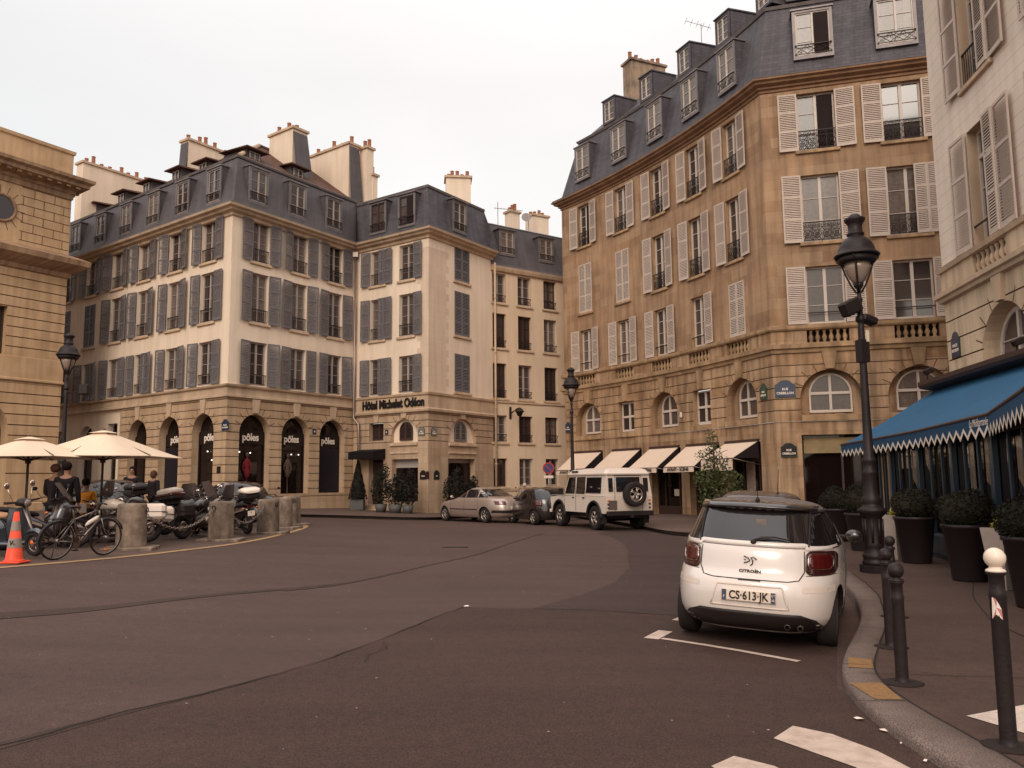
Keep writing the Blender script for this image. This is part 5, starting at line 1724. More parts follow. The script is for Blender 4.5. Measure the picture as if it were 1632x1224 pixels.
# ================================================================== ground
def asphalt(name, c1, c2, speck=0.5, bump=0.6, rough=0.8, crack=0.0):
    c1 = (c1[0]*.92, c1[1]*.745, c1[2]*.65); c2 = (c2[0]*.88, c2[1]*.71, c2[2]*.615)
    m = bpy.data.materials.new(name)
    m.use_nodes = True
    t = m.node_tree; L = t.links.new
    b = t.nodes['Principled BSDF']
    b.inputs['Roughness'].default_value = rough
    b.inputs['Specular IOR Level'].default_value = 0.25
    c = t.nodes.new('ShaderNodeTexCoord')
    def noise(sc, det, src=None, rg=0.55):
        n = t.nodes.new('ShaderNodeTexNoise')
        n.inputs['Scale'].default_value = sc; n.inputs['Detail'].default_value = det; n.inputs['Roughness'].default_value = rg
        L(src or c.outputs['Object'], n.inputs['Vector'])
        return n
    def rng(src, a, b_, c_, d):
        r = t.nodes.new('ShaderNodeMapRange')
        for k, v in zip(('From Min', 'From Max', 'To Min', 'To Max'), (a, b_, c_, d)): r.inputs[k].default_value = v
        L(src, r.inputs['Value']); return r
    def mul(a, bb):
        x = t.nodes.new('ShaderNodeMixRGB'); x.blend_type = 'MULTIPLY'; x.inputs[0].default_value = 1
        L(a, x.inputs[1]); L(bb, x.inputs[2]); return x
    big = noise(0.22, 8, rg=0.65)
    r = t.nodes.new('ShaderNodeValToRGB')
    r.color_ramp.elements[0].position = 0.36; r.color_ramp.elements[1].position = 0.64
    r.color_ramp.elements[0].color = (*c2, 1); r.color_ramp.elements[1].color = (*c1, 1)
    L(big.outputs[0], r.inputs[0])
    # long tyre-polished streaks
    mp = t.nodes.new('ShaderNodeMapping'); mp.inputs['Rotation'].default_value = (0, 0, R(24)); mp.inputs['Scale'].default_value = (0.25, 2.0, 1)
    L(c.outputs['Object'], mp.inputs[0])
    s = noise(0.9, 5, mp.outputs[0]); sr = rng(s.outputs[0], 0.3, 0.7, 0.88, 1.10)
    fine = noise(95, 3); fr = rng(fine.outputs[0], 0.35, 0.68, 1-speck, 1+speck)
    mid = noise(9, 6); mr_ = rng(mid.outputs[0], 0.3, 0.7, 0.88, 1.1)
    cur = mul(mul(mul(r.outputs[0], sr.outputs[0]).outputs[0], fr.outputs[0]).outputs[0], mr_.outputs[0])
    if crack > 0:
        v = t.nodes.new('ShaderNodeTexVoronoi'); v.feature = 'DISTANCE_TO_EDGE'; v.inputs['Scale'].default_value = 0.22
        wv = noise(1.3, 6)
        ad = t.nodes.new('ShaderNodeMixRGB'); ad.blend_type = 'ADD'; ad.inputs[0].default_value = 0.9
        L(c.outputs['Object'], ad.inputs[1]); L(wv.outputs['Color'], ad.inputs[2])
        L(ad.outputs[0], v.inputs['Vector'])
        a = rng(v.outputs['Distance'], 0.0, 0.0035, 1-crack, 1.0)
        msk = noise(0.35, 3); mk = rng(msk.outputs[0], 0.5, 0.62, 1.0, 0.0)
        mx = t.nodes.new('ShaderNodeMath'); mx.operation = 'MAXIMUM'
        L(a.outputs[0], mx.inputs[0]); L(mk.outputs[0], mx.inputs[1])
        cur = mul(cur.outputs[0], mx.outputs[0])
    L(cur.outputs[0], b.inputs['Base Color'])
    bp = t.nodes.new('ShaderNodeBump'); bp.inputs['Strength'].default_value = bump; bp.inputs['Distance'].default_value = 0.004
    L(noise(180, 3).outputs[0], bp.inputs['Height']); L(bp.outputs[0], b.inputs['Normal'])
    return m
M['road'] = asphalt('grey_brown_asphalt', (0.098, 0.070, 0.066), (0.080, 0.057, 0.053), crack=0.12)
M['road_near'] = asphalt('brown_asphalt', (0.068, 0.044, 0.038), (0.056, 0.036, 0.031), crack=0.12)
M['road_patch'] = asphalt('dark_repair_asphalt', (0.064, 0.044, 0.043), (0.055, 0.038, 0.037), speck=0.3)
M['road_faint'] = asphalt('faded_repair_asphalt', (0.088, 0.063, 0.059), (0.070, 0.050, 0.047))
M['road_strip'] = asphalt('old_dark_asphalt', (0.062, 0.042, 0.038), (0.054, 0.036, 0.033))
M['pave'] = asphalt('pavement_asphalt', (0.095, 0.067, 0.058), (0.076, 0.053, 0.046), speck=0.3, crack=0.4)
M['pave_far'] = asphalt('far_pavement_asphalt', (0.13, 0.10, 0.09), (0.10, 0.078, 0.07), speck=0.3)
M['granite'] = asphalt('granite_kerb', (0.20, 0.175, 0.17), (0.155, 0.132, 0.128), speck=0.55, bump=0.5)
M['crack'] = mat('crack_filler', (0.022, 0.014, 0.012), 0.9)
M['crack2'] = mat('hairline_crack', (0.038, 0.026, 0.024), 0.9)
def axis(lo, hi, a, b, fine):
    v = [lo]; s = lo
    while s < a: s = min(a, s + max(fine, (a-s)*0.35)); v.append(s)
    n = int((b-a)/fine)
    v += [a + (b-a)*i/n for i in range(1, n+1)]
    s = b
    while s < hi: s = min(hi, s + max(fine, (s-b)*0.5 + fine)); v.append(s)
    return v
xs = axis(-400, 400, -16, 16, 0.5); ys = axis(-300, 600, -4, 52, 0.5)
V = [(x, y, gz(x, y)) for y in ys for x in xs]
nx = len(xs)
F_ = [(j*nx+i, j*nx+i+1, (j+1)*nx+i+1, (j+1)*nx+i) for j in range(len(ys)-1) for i in range(nx-1)]
me = bpy.data.meshes.new('road'); me.from_pydata(V, [], F_); me.materials.append(M['road'])
me.polygons.foreach_set('use_smooth', [True]*len(me.polygons))
tag(link(bpy.data.objects.new('road', me)), kind='structure')

def drape(name, poly, m, off=0.004, zf=None, step=0.5, skirt=None, kind='structure'):
    """polygon laid on the terrain, cut fine enough to follow it"""
    zf = zf or gz
    bm = bmesh.new()
    vs = [bm.verts.new((p[0], p[1], 0)) for p in poly]
    bm.faces.new(vs)
    x0, x1 = min(p[0] for p in poly), max(p[0] for p in poly)
    y0, y1 = min(p[1] for p in poly), max(p[1] for p in poly)
    for k in range(math.ceil(x0/step), math.floor(x1/step)+1):
        bmesh.ops.bisect_plane(bm, geom=bm.verts[:]+bm.edges[:]+bm.faces[:], plane_co=(k*step, 0, 0), plane_no=(1, 0, 0))
    for k in range(math.ceil(y0/step), math.floor(y1/step)+1):
        bmesh.ops.bisect_plane(bm, geom=bm.verts[:]+bm.edges[:]+bm.faces[:], plane_co=(0, k*step, 0), plane_no=(0, 1, 0))
    for v in bm.verts: v.co.z = zf(v.co.x, v.co.y) + off
    if skirt:
        ed = [e for e in bm.edges if e.is_boundary]
        r = bmesh.ops.extrude_edge_only(bm, edges=ed)
        for v in r['geom']:
            if isinstance(v, bmesh.types.BMVert): v.co.z -= skirt
    bmesh.ops.recalc_face_normals(bm, faces=bm.faces)
    up = [f for f in bm.faces if abs(f.normal.z) > .5]
    if up and up[0].normal.z < 0: bmesh.ops.reverse_faces(bm, faces=bm.faces)
    me = bpy.data.meshes.new(name); bm.to_mesh(me); bm.free(); me.materials.append(m)
    o = link(bpy.data.objects.new(name, me))
    return tag(o, kind=kind)
seam1 = [(-3.6, 4.6), (-3.21, 5.35), (-2.85, 6.07), (-2.49, 6.52), (-2.17, 7.02), (-1.78, 7.76), (-1.41, 8.69), (-0.91, 10.29), (-0.66, 10.98)]
seam2 = [(-6.6, 8.6), (-5.87, 9.66), (-5.12, 10.3), (-4.34, 11.67), (-3.48, 12.64), (-2.64, 13.65), (-1.51, 16.97), (-0.82, 18.6), (0.0, 22.5), (0.9, 26)]
patch = [(0.24, 10.80), (0.99, 12.06), (1.55, 13.4), (1.87, 14.63), (2.2, 16.0), (2.38, 17.52), (2.66, 19.6), (2.84, 21.25), (2.83, 24.1), (2.56, 25.88), (4.3, 28.5), (4.5, 26), (4.8, 23), (5.4, 19), (5.4, 15.6), (4.9, 12.9), (4.05, 10.6), (3.6, 9.4), (3.0, 9.95), (2.04, 10.35)]
near = [(-8, -6)] + [(-4.6, 3.0)] + seam1 + [(0.24, 10.796), (2.04, 10.345), (3.0, 9.945), (3.6, 9.4), (3.15, 8.3), (2.6, 6.9), (2.5, 5), (2.4, 2), (2.3, -6)]
def jit(P, a, n=4, seed=1):
    r = random.Random(seed); out = []
    for i in range(len(P)-1):
        for k in range(n):
            t = k/n
            d = (P[i+1][0]-P[i][0], P[i+1][1]-P[i][1]); L = math.hypot(*d)+1e-9
            j = r.uniform(-a, a) if (i or k) else 0
            out.append((P[i][0]+d[0]*t - d[1]/L*j, P[i][1]+d[1]*t + d[0]/L*j))
    out.append(P[-1]); return out
s1 = jit(seam1, 0.015, 5, 3)
drape('road_surface', [(-8, -6), (-4.6, 3.0)] + s1 + near[11:], M['road_near'])
drape('road_surface', jit(patch + [patch[0]], 0.02, 3, 5)[:-1], M['road_patch'], 0.004)
def ribbon(name, P, wd, m, off=0.008, zf=None, kind='structure', taper=False, close=False):
    zf = zf or gz
    mb = MB(); n = len(P); Lf, Rt = [], []
    for i in range(n):
        a = Vector(P[max(0, i-1)][:2]); b = Vector(P[min(n-1, i+1)][:2])
        d = (b-a).normalized(); nn = Vector((-d.y, d.x))
        w_ = wd(i/(n-1)) if callable(wd) else wd
        p = Vector(P[i][:2])
        l, r = p+nn*w_/2, p-nn*w_/2
        Lf.append((l.x, l.y, zf(l.x, l.y)+off)); Rt.append((r.x, r.y, zf(r.x, r.y)+off))
    for i in range(n-1): mb.poly([Rt[i], Rt[i+1], Lf[i+1], Lf[i]], m)
    o = link(bpy.data.objects.new(name, mb.data(name)))
    return tag(o, kind=kind)
def dens(P, st=0.3):
    out = []
    for i in range(len(P)-1):
        L = math.hypot(P[i+1][0]-P[i][0], P[i+1][1]-P[i][1]); n = max(1, int(L/st))
        for k in range(n): out.append((P[i][0]+(P[i+1][0]-P[i][0])*k/n, P[i][1]+(P[i+1][1]-P[i][1])*k/n))
    out.append(P[-1]); return out
def smoothp(P, it=2):
    for _ in range(it):
        Q = [P[0]]
        for i in range(len(P)-1):
            a, b = P[i], P[i+1]
            Q += [(a[0]*.75+b[0]*.25, a[1]*.75+b[1]*.25), (a[0]*.25+b[0]*.75, a[1]*.25+b[1]*.75)]
        Q.append(P[-1]); P = Q
    return P
rr_ = random.Random(5)
ribbon('road_crack', s1, lambda t: 0.017 + 0.008*math.sin(t*40) + 0.006*(t < .5), M['crack'], 0.010)
ribbon('road_seam', dens(smoothp(seam1[:5]), 0.25), lambda t: 0.15*(1-t)+0.02, M['road_strip'], 0.007)
ribbon('road_seam', dens(smoothp([(p[0]-.1, p[1]+.1) for p in seam2[:6]]), 0.3), lambda t: (0.42+0.12*math.sin(t*9))*max(0.06, 1-abs(t-0.35)*1.5), M['road_strip'], 0.006)
ribbon('road_seam', jit(dens(smoothp(seam2[4:]), 0.4), .02, 2, 8), lambda t: 0.09*(1-t)+0.03, M['road_strip'], 0.006)
ribbon('road_crack', jit([(0.24, 10.78), (1.1, 10.58), (2.04, 10.34)], 0.01, 8, 2), 0.016, M['crack'], 0.010)
ribbon('road_crack', jit([(-1.35, 8.7), (-1.25, 8.35), (-1.38, 8.0), (-1.35, 7.7)], 0.02, 6, 9), 0.009, M['crack2'], 0.010)
# plaza side paving and its yellow edge line
yel = [(-9.6, 11.5), (-9.2, 12.8), (-8.67, 14.15), (-8.17, 15.2), (-7.55, 16.85), (-7.21, 18.36), (-6.78, 20.19), (-6.64, 22.72), (-6.71, 26.17), (-7.02, 28.53), (-7.95, 30.55), (-8.6, 31.3), (-9.6, 31.9)]
ysm = smoothp(yel)
ribbon('yellow_kerb_line', dens(ysm, 0.3), 0.17, M['yellow_line'], 0.009)
rn = random.Random(2)
for k in (6, 12, 17, 23, 28):
    p = dens(ysm, 0.3)[min(len(dens(ysm, .3))-1, k*2)]
inner = [(p[0]-0.12, p[1]) for p in smoothp(yel, 1)]
plaza = inner + [(-14, 33.5), (-24, 40), (-45, 56), (-60, 30), (-40, -5), (-12, 2)]
drape('plaza_paving', plaza, M['pave_far'], 0.005, step=0.5)
bz = [(-9.6, 15.0), (-8.9, 16.6), (-8.15, 18.1), (-7.55, 19.7), (-7.2, 21.3), (-6.95, 24.3), (-7.2, 26.9), (-7.5, 29.0), (-8.4, 30.3)]
# low stone slabs under the bornes
# far pavements
def slab_pave(name, outer, rest, m=None, h=0.12):
    zf = lambda x, y: gz(x, y) + h
    ku = dens(smoothp(outer, 2), 0.5)
    n = len(ku); inn = []
    for i in range(n):
        a = Vector(ku[max(0, i-1)]); b = Vector(ku[min(n-1, i+1)]); d = (b-a).normalized()
        inn.append((ku[i][0]-d.y*0.28*-1*SGN, ku[i][1]+d.x*0.28*-1*SGN))
    mb = MB()
    for i in range(n-1):
        a, b, c, d = ku[i], ku[i+1], inn[i+1], inn[i]
        za, zb, zc, zd = zf(*a), zf(*b), zf(*c), zf(*d)
        mb.poly([(*a, za-.02), (*b, zb-.02), (*c, zc+.004), (*d, zd+.004)], M['granite'])
        mb.poly([(*a, za-.35), (*b, zb-.35), (*b, zb-.02), (*a, za-.02)], M['granite'])
    o = mb.build('kerb'); tag(o, kind='structure')
    drape(name, inn + rest, m or M['pave_far'], 0.0, zf=zf, step=0.5)
SGN = 1
slab_pave('pavement', [(-33, 47.5), (-28.5, 44.0), (-20, 37.8), (-14.6, 33.8), (-12.6, 33.0), (-10.5, 33.5), (-8.6, 34.2), (-6.7, 34.7), (-4.5, 34.8), (-3.5, 35.7), (-2.9, 37.0), (-1.5, 39.3), (0.4, 41.8), (3.4, 44.2), (9, 48.2)],
          [(7.6, 49.2), (-0.9, 44.3), (-4.0, 39.9), (-8.1, 42.9), (-12.4, 36.2), (-26.8, 47.0), (-32, 51)])
slab_pave('pavement', [(3.2, 46.2), (2.0, 44.6), (1.7, 42.5), (2.7, 37.8), (3.5, 33.6), (4.3, 29.8), (4.6, 27), (4.8, 25), (5.2, 23.9), (6.0, 23.5), (7.4, 24.2), (9.4, 25.7), (12.5, 25.3), (24, 22)],
          [(24, 26), (9.9, 30.8), (8.5, 34), (6.6, 38.6), (2.95, 44.6)][::1])
# near pavement on the right
def zF(x, y): return 0.03 + 0.09*smooth(15, 22, y)
ko = [(2.30, -6), (2.35, 2.0), (2.44, 3.5), (2.48, 4.87), (2.46, 5.22), (2.43, 5.65), (2.49, 6.25), (2.61, 6.80), (2.80, 7.35), (3.18, 8.12), (3.70, 9.12), (4.18, 10.15), (4.80, 11.9), (5.2, 13.4), (5.6, 15.3), (6.2, 17.5), (7.2, 20.5), (8.4, 22.9), (10, 23.9), (14, 23.2), (24, 20.3)]
ki = [(2.62, -6), (2.70, 2.0), (2.78, 3.5), (2.80, 4.74), (2.82, 5.37), (2.78, 6.10), (2.88, 6.7), (3.0, 7.15), (3.2, 7.56), (3.6, 8.35), (4.05, 9.2), (4.5, 10.3), (4.98, 11.5), (5.46, 13.17), (5.9, 15.1), (6.55, 17.3), (7.5, 20.2), (8.6, 22.5), (10, 23.5), (14, 22.8), (24, 19.9)]
from_n = lambda P, n=140: None
def resample(P, n):
    P = smoothp(P, 2)
    L = [0]
    for i in range(len(P)-1): L.append(L[-1]+math.hypot(P[i+1][0]-P[i][0], P[i+1][1]-P[i][1]))
    out = []; j = 0
    for k in range(n):
        s = L[-1]*k/(n-1)
        while j < len(L)-2 and L[j+1] < s: j += 1
        t = (s-L[j])/(L[j+1]-L[j]+1e-9)
        out.append((P[j][0]+(P[j+1][0]-P[j][0])*t, P[j][1]+(P[j+1][1]-P[j][1])*t))
    return out
# pair outer and inner kerb points span by span
KO, KI = [], []
for i in range(len(ko)-1):
    n = max(2, int(math.hypot(ko[i+1][0]-ko[i][0], ko[i+1][1]-ko[i][1])/0.25))
    for k in range(n):
        t = k/n
        KO.append((ko[i][0]+(ko[i+1][0]-ko[i][0])*t, ko[i][1]+(ko[i+1][1]-ko[i][1])*t))
        KI.append((ki[i][0]+(ki[i+1][0]-ki[i][0])*t, ki[i][1]+(ki[i+1][1]-ki[i][1])*t))
def lap(P, it=6):
    for _ in range(it):
        P = [P[0]] + [((P[i-1][0]+2*P[i][0]+P[i+1][0])/4, (P[i-1][1]+2*P[i][1]+P[i+1][1])/4) for i in range(1, len(P)-1)] + [P[-1]]
    return P
KO, KI = lap(KO, 5), lap(KI, 3)
mb = MB()
rings_ = []
for a, b in zip(KO, KI):
    A, B = Vector(a), Vector(b); d = (B-A).normalized(); z = zF(*a)
    rings_.append([(A.x-d.x*.012, A.y-d.y*.012, z-0.35), (A.x-d.x*.008, A.y-d.y*.008, z-0.045), (A.x+d.x*.006, A.y+d.y*.006, z-0.016), (A.x+d.x*.035, A.y+d.y*.035, z), (B.x, B.y, zF(*b)+.002), (B.x, B.y, z-0.1)])
mb.rings(rings_, M['granite'], close=False, cap=False, sm=True)
tag(mb.build('kerb'), kind='structure')
drape('pavement', KI + [(30, 20), (30, -8), (2.62, -8)], M['pave'], -0.002, zf=zF, step=1.0)
ribbon('pavement_joint', jit([p for p in KI if p[1] < 14 and p[1] > 2], 0.004, 1, 2), 0.016, M['crack'], 0.004, zf=zF)
for (a, b) in (((2.43, 6.14), (2.80, 6.13)), ((2.46, 4.7), (2.81, 4.72)), ((2.78, 7.36), (3.08, 7.25)), ((3.7, 9.1), (4.0, 8.98)), ((4.5, 11.0), (4.78, 10.9))):
    ribbon('kerb_joint', dens([a, b], 0.1), 0.010, M['crack'], 0.006, zf=zF)
ribbon('pavement_joint', jit([(2.85, 7.0), (4.2, 6.75), (6.0, 6.3)], 0.01, 6, 3), 0.008, M['crack'], 0.003, zf=zF)
ribbon('pavement_joint', jit([(3.5, 5.9), (4.6, 6.2)], 0.01, 6, 3), 0.006, M['crack'], 0.003, zf=zF)
ribbon('pavement_joint', jit([(7.3, 13.4), (6.0, 11.0), (5.3, 9.4), (4.9, 7.6), (4.7, 6.2)], 0.01, 6, 6), 0.014, M['crack'], 0.003, zf=zF)
for q in ([(2.93, 7.60), (3.10, 7.49), (2.98, 7.14), (2.77, 7.20)], [(2.56, 6.66), (2.82, 6.66), (2.76, 6.16), (2.55, 6.18)]):
    drape('ochre_kerb_patch', [(q[0][0]+.05, q[0][1]), (q[1][0]+.04, q[1][1]), (q[2][0]+.03, q[2][1]), (q[3][0]+.05, q[3][1])], M['ochre_patch'], 0.005, zf=zF, step=0.1)
# tactile slab with studs
TP = [(3.03, 5.72), (3.50, 5.98), (4.1, 5.4), (3.7, 4.9), (3.10, 5.30)]
TP = [(3.02, 5.74), (3.62, 6.02), (3.95, 5.42), (3.28, 5.08)]
drape('tactile_paving', TP, M['tactile'], 0.004, zf=zF, step=0.25)
mb = MB()
for i in range(9):
    for j in range(7):
        s, t = (i+.5)/9, (j+.5)/7
        x = (TP[0][0]*(1-s)+TP[1][0]*s)*(1-t) + (TP[3][0]*(1-s)+TP[2][0]*s)*t
        y = (TP[0][1]*(1-s)+TP[1][1]*s)*(1-t) + (TP[3][1]*(1-s)+TP[2][1]*s)*t
        mb.lathe([(0.018, 0), (0.014, 0.005), (0.006, 0.006)], M['tactile'], 8, c=(x, y, zF(x, y)+.004))
tag(mb.build('tactile_studs'), kind='structure')
# road paint
drape('road_marking', [(1.34, 8.80), (1.58, 9.28), (1.72, 9.21), (1.48, 8.73)], M['road_paint'], 0.009, step=0.25)
ribbon('road_marking', dens([(1.53, 8.80), (1.9, 8.52), (2.2, 8.26), (2.62, 7.84)], 0.15), 0.085, M['road_paint'], 0.009)
drape('road_marking', [(1.86, 10.0), (2.04, 10.30), (2.16, 10.22), (1.98, 9.92)], M['road_paint'], 0.009, step=0.25)
drape('zebra_crossing_bar', [(1.64, 5.46), (1.86, 5.75), (2.06, 5.58), (2.21, 5.26), (2.28, 4.9), (2.33, 4.2), (2.1, 4.1), (1.95, 4.95)], M['road_paint'], 0.009, step=0.25)
drape('zebra_crossing_bar', [(1.11, 4.9), (1.29, 5.09), (1.48, 4.93), (1.75, 4.2), (1.45, 3.9)], M['road_paint'], 0.009, step=0.25)
# litter
lit = random.Random(9)
def litter(x, y, s, label, z=None):
    mb = MB(); n = 5; z = (gz(x, y) if z is None else z) + 0.012
    pts = []
    for i in range(n):
        a = 2*PI*i/n + lit.uniform(-.3, .3)
        pts.append((x+s*math.cos(a)*lit.uniform(.5, 1.1), y+0.6*s*math.sin(a), z+lit.uniform(0, .012)))
    c = (x, y, z+.014)
    for i in range(n): mb.poly([pts[i], pts[(i+1) % n], c], M['paper'])
    tag(mb.build('paper_scrap', None, origin=(x, y, z)), label, 'litter', 'scraps of litter on the road')
litter(2.38, 5.95, 0.055, 'largest white paper scrap in the gutter by the kerb bend')
litter(2.44, 5.68, 0.045, 'crumpled white paper scrap in the gutter, second below the kerb bend')
litter(2.42, 5.40, 0.015, 'tiny pale scrap in the gutter beside the zebra bar')
litter(2.41, 5.08, 0.018, 'small pale scrap in the gutter nearest the camera')
litter(-0.62, 11.0, 0.06, 'flattened white scrap at the end of the long road crack')
specks = MB()
for i in range(120):
    x = lit.uniform(-7, 2.2); y = lit.uniform(5, 27); s = lit.uniform(.004, .010)*(1+y*.04)
    z = gz(x, y)+.011
    specks.poly([(x-s, y, z), (x, y-s, z), (x+s, y, z), (x, y+s*.8, z)], M['grey_ink'])
tag(specks.build('chewing_gum_specks'), kind='stuff')

mb = MB(); mb.bbox((-0.32, -0.16, 0.004), (0.32, 0.16, 0.012), M['iron'], 0.004, T=Matrix.Translation((-1.45, 20.9, gz(-1.45, 20.9))))
tag(mb.build('drain_cover', None, origin=(-1.45, 20.9, 0)), 'small dark metal drain cover out in the middle of the road', 'drain cover')
# ================================================================== street furniture
def foliage(mb, c, r, n, s, m, seed=1, shell=0.55, squash=None, up=0.0):
    rn = random.Random(seed)
    for i in range(n):
        while True:
            p = Vector((rn.uniform(-1, 1), rn.uniform(-1, 1), rn.uniform(-1, 1)))
            if shell <= p.length <= 1: break
        lump = 1 + 0.10*math.sin(5*p.x+seed)*math.cos(4*p.z+2*p.y)
        q = Vector((c[0]+p.x*r[0]*lump, c[1]+p.y*r[1]*lump, c[2]+p.z*r[2]*lump))
        a = Vector((rn.uniform(-1, 1), rn.uniform(-1, 1), rn.uniform(-1, 1))).normalized()
        b = a.cross(Vector((rn.uniform(-1, 1), rn.uniform(-1, 1), rn.uniform(-1, 1)+.01))).normalized()
        k = s*rn.uniform(.6, 1.3)
        mb.poly([q-a*k, q-b*k*.45, q+a*k, q+b*k*.45], m)
def lamp_post(label, x, y, z0, hd=0, extra=False, cam_like=False, group='cast-iron street lamps'):
    L = thing('street_lamp', label, 'street lamp', (x, y, z0), hd, group)
    mb = MB()
    I = M['iron_b']
    oct_ = [(0.24, 0), (0.24, 0.14), (0.21, 0.16), (0.20, 0.22), (0.215, 0.25), (0.20, 0.28), (0.17, 0.32)]
    mb.lathe([(0.25, 0), (0.25, 0.13)], I, 8, sm=False)
    mb.lathe([(0.20, 0.13), (0.21, 0.17), (0.185, 0.20), (0.185, 0.24), (0.20, 0.27), (0.185, 0.30), (0.155, 0.34), (0.15, 0.42), (0.165, 0.46), (0.15, 0.50),
              (0.145, 0.85), (0.15, 0.92), (0.20, 0.97), (0.235, 1.02), (0.24, 1.06), (0.16, 1.10), (0.15, 1.16), (0.17, 1.20), (0.14, 1.26), (0.115, 1.36), (0.11, 1.62), (0.125, 1.66), (0.125, 1.70), (0.105, 1.74),
              (0.10, 1.84), (0.115, 1.87), (0.115, 1.91), (0.085, 1.96), (0.072, 2.6), (0.055, 4.2), (0.052, 4.35)], I, 16)
    for i in range(8):                                  # fluting of the base drum
        a = 2*PI*i/8
        mb.tube([(0.15*math.cos(a), 0.15*math.sin(a), 0.5), (0.15*math.cos(a), 0.15*math.sin(a), 0.9)], 0.022, I, 5)
    mb.build('post', L, W=WM[L.name])
    mb = MB()
    mb.lathe([(0.05, 4.3), (0.085, 4.34), (0.085, 4.40), (0.05, 4.45), (0.04, 4.66), (0.06, 4.72), (0.035, 4.78), (0.035, 4.90), (0.08, 4.96), (0.09, 5.02)], I, 12)
    for i in range(4):
        a = PI/4 + PI/2*i
        c, s = math.cos(a), math.sin(a)
        mb.tube([(0.04*c, 0.04*s, 4.84), (0.12*c, 0.12*s, 4.98), (0.20*c, 0.20*s, 5.18), (0.265*c, 0.265*s, 5.38), (0.28*c, 0.28*s, 5.48)], 0.018, I, 6)
        mb.torus((0.32*c, 0.32*s, 5.46), 0.04, 0.014, I, 'Y', 8, 4)
    mb.torus((0, 0, 5.40), 0.27, 0.035, I, 'Z', 24, 6)
    mb.lathe([(0.30, 5.38), (0.33, 5.42), (0.31, 5.50), (0.30, 5.54)], I, 24)
    mb.build('lantern_bracket', L, W=WM[L.name])
    mb = MB()
    mb.lathe([(0.05, 5.0), (0.10, 5.04), (0.16, 5.14), (0.21, 5.26), (0.23, 5.39)], M.setdefault('lamp_glass', mat('frosted_lamp_glass', (0.30, 0.24, 0.20), 0.3, spec=0.5, coat=0.3)), 20)
    mb.build('lamp_globe', L, W=WM[L.name])
    mb = MB()
    mb.lathe([(0.30, 5.50), (0.375, 5.49), (0.39, 5.51), (0.36, 5.54), (0.32, 5.58), (0.305, 5.64), (0.27, 5.73), (0.20, 5.81), (0.14, 5.85), (0.12, 5.87), (0.15, 5.89), (0.15, 5.92), (0.125, 5.94),
              (0.12, 6.06), (0.135, 6.10), (0.175, 6.15), (0.18, 6.19), (0.12, 6.21), (0.10, 6.24), (0.07, 6.27)], I, 20)
    mb.build('lamp_hood', L, W=WM[L.name])
    if extra:
        mb = MB()
        T = Matrix.Translation((-0.24, -0.05, 4.56)) @ Matrix.Rotation(R(-25), 4, 'Y')
        mb.bbox((-0.17, -0.12, -0.13), (0.17, 0.12, 0.13), M['iron'], 0.03, T=T)
        mb.tube([(-0.22, -.05, 4.5), (0, 0, 4.5)], 0.04, M['iron'], 6); mb.build('floodlight', L, W=WM[L.name])
        mb = MB(); mb.bbox((-0.15, -0.10, -0.06), (0.16, 0.1, 0.08), M['iron'], 0.03, T=Matrix.Translation((0.15, 0, 4.36)) @ Matrix.Rotation(R(15), 4, 'Y')); mb.build('floodlight', L, W=WM[L.name])
        mb = MB(); mb.box((-0.08, -0.08, 3.60), (0.09, 0.08, 4.0), M['iron']); mb.build('control_box', L, W=WM[L.name])
        mb = MB(); mb.box((0.03, -0.09, 3.96), (0.085, -0.06, 4.16), M['plate']); mb.build('sticker', L, W=WM[L.name])
    return L
lamp_post('nearest tall cast-iron street lamp with floodlight, on the kerb beside the blue awning', 6.15, 14.28, 0.03, 0.3, True)
lamp_post('cast-iron street lamp in front of the brown building, behind the white off-road car', 2.50, 34.6, 0.12, 0.1, False)
L3 = lamp_post('cast-iron street lamp on the far left in front of the theatre corner', -15.2, 27.9, gz(-15, 28)+.06, 0.1, False)
mb = MB(); mb.bbox((0.42, -0.12, 4.15), (0.74, 0.12, 4.5), M['iron'], 0.03); mb.tube([(0, 0, 4.2), (0.45, 0, 4.25)], 0.02, M['iron'], 5)
mb.build('speaker_box', L3, W=WM[L3.name])
# no-parking sign
x, y = 1.85, 43.0
S = thing('road_sign', 'round blue and red no parking sign on a post before the ochre house', 'road sign', (x, y, gz(x, y)))
mb = MB(); mb.tube([(0, 0, 0), (0, 0, 2.75)], 0.035, M['steel'], 8); mb.build('post', S, W=WM[S.name])
mb = MB()
T = Matrix.Translation((0, -0.05, 2.5)) @ Matrix.Rotation(PI/2, 4, 'X')
mb.lathe([(0.30, 0), (0.30, 0.02)], M['road_red'], 24, T=T); mb.lathe([(0.23, 0.02), (0.23, 0.024)], M['road_blue'], 24, T=T)
mb.box((-0.22, 0.03, 0.024), (0.22, -0.03, 0.028), M['road_red'], T=T @ Matrix.Rotation(R(-45), 4, 'Z'))
mb.build('sign_face', S, W=WM[S.name])
mb = MB(); mb.box((-0.24, -0.06, 1.98), (0.24, -0.04, 2.12), M['plate']); mb.build('plate', S, W=WM[S.name])
# round service sign hung at the brown building's far edge
mb = MB(); W = pathE.W(uE(0.45), 2.35, 0.12)
mb.ball((0, 0, 0), (0.22, 0.05, 0.42), M['interior'], T=W)
tag(mb.build('hanging_sign', None, origin=W.translation), 'dark oval hanging sign left of the first white awning', 'sign')

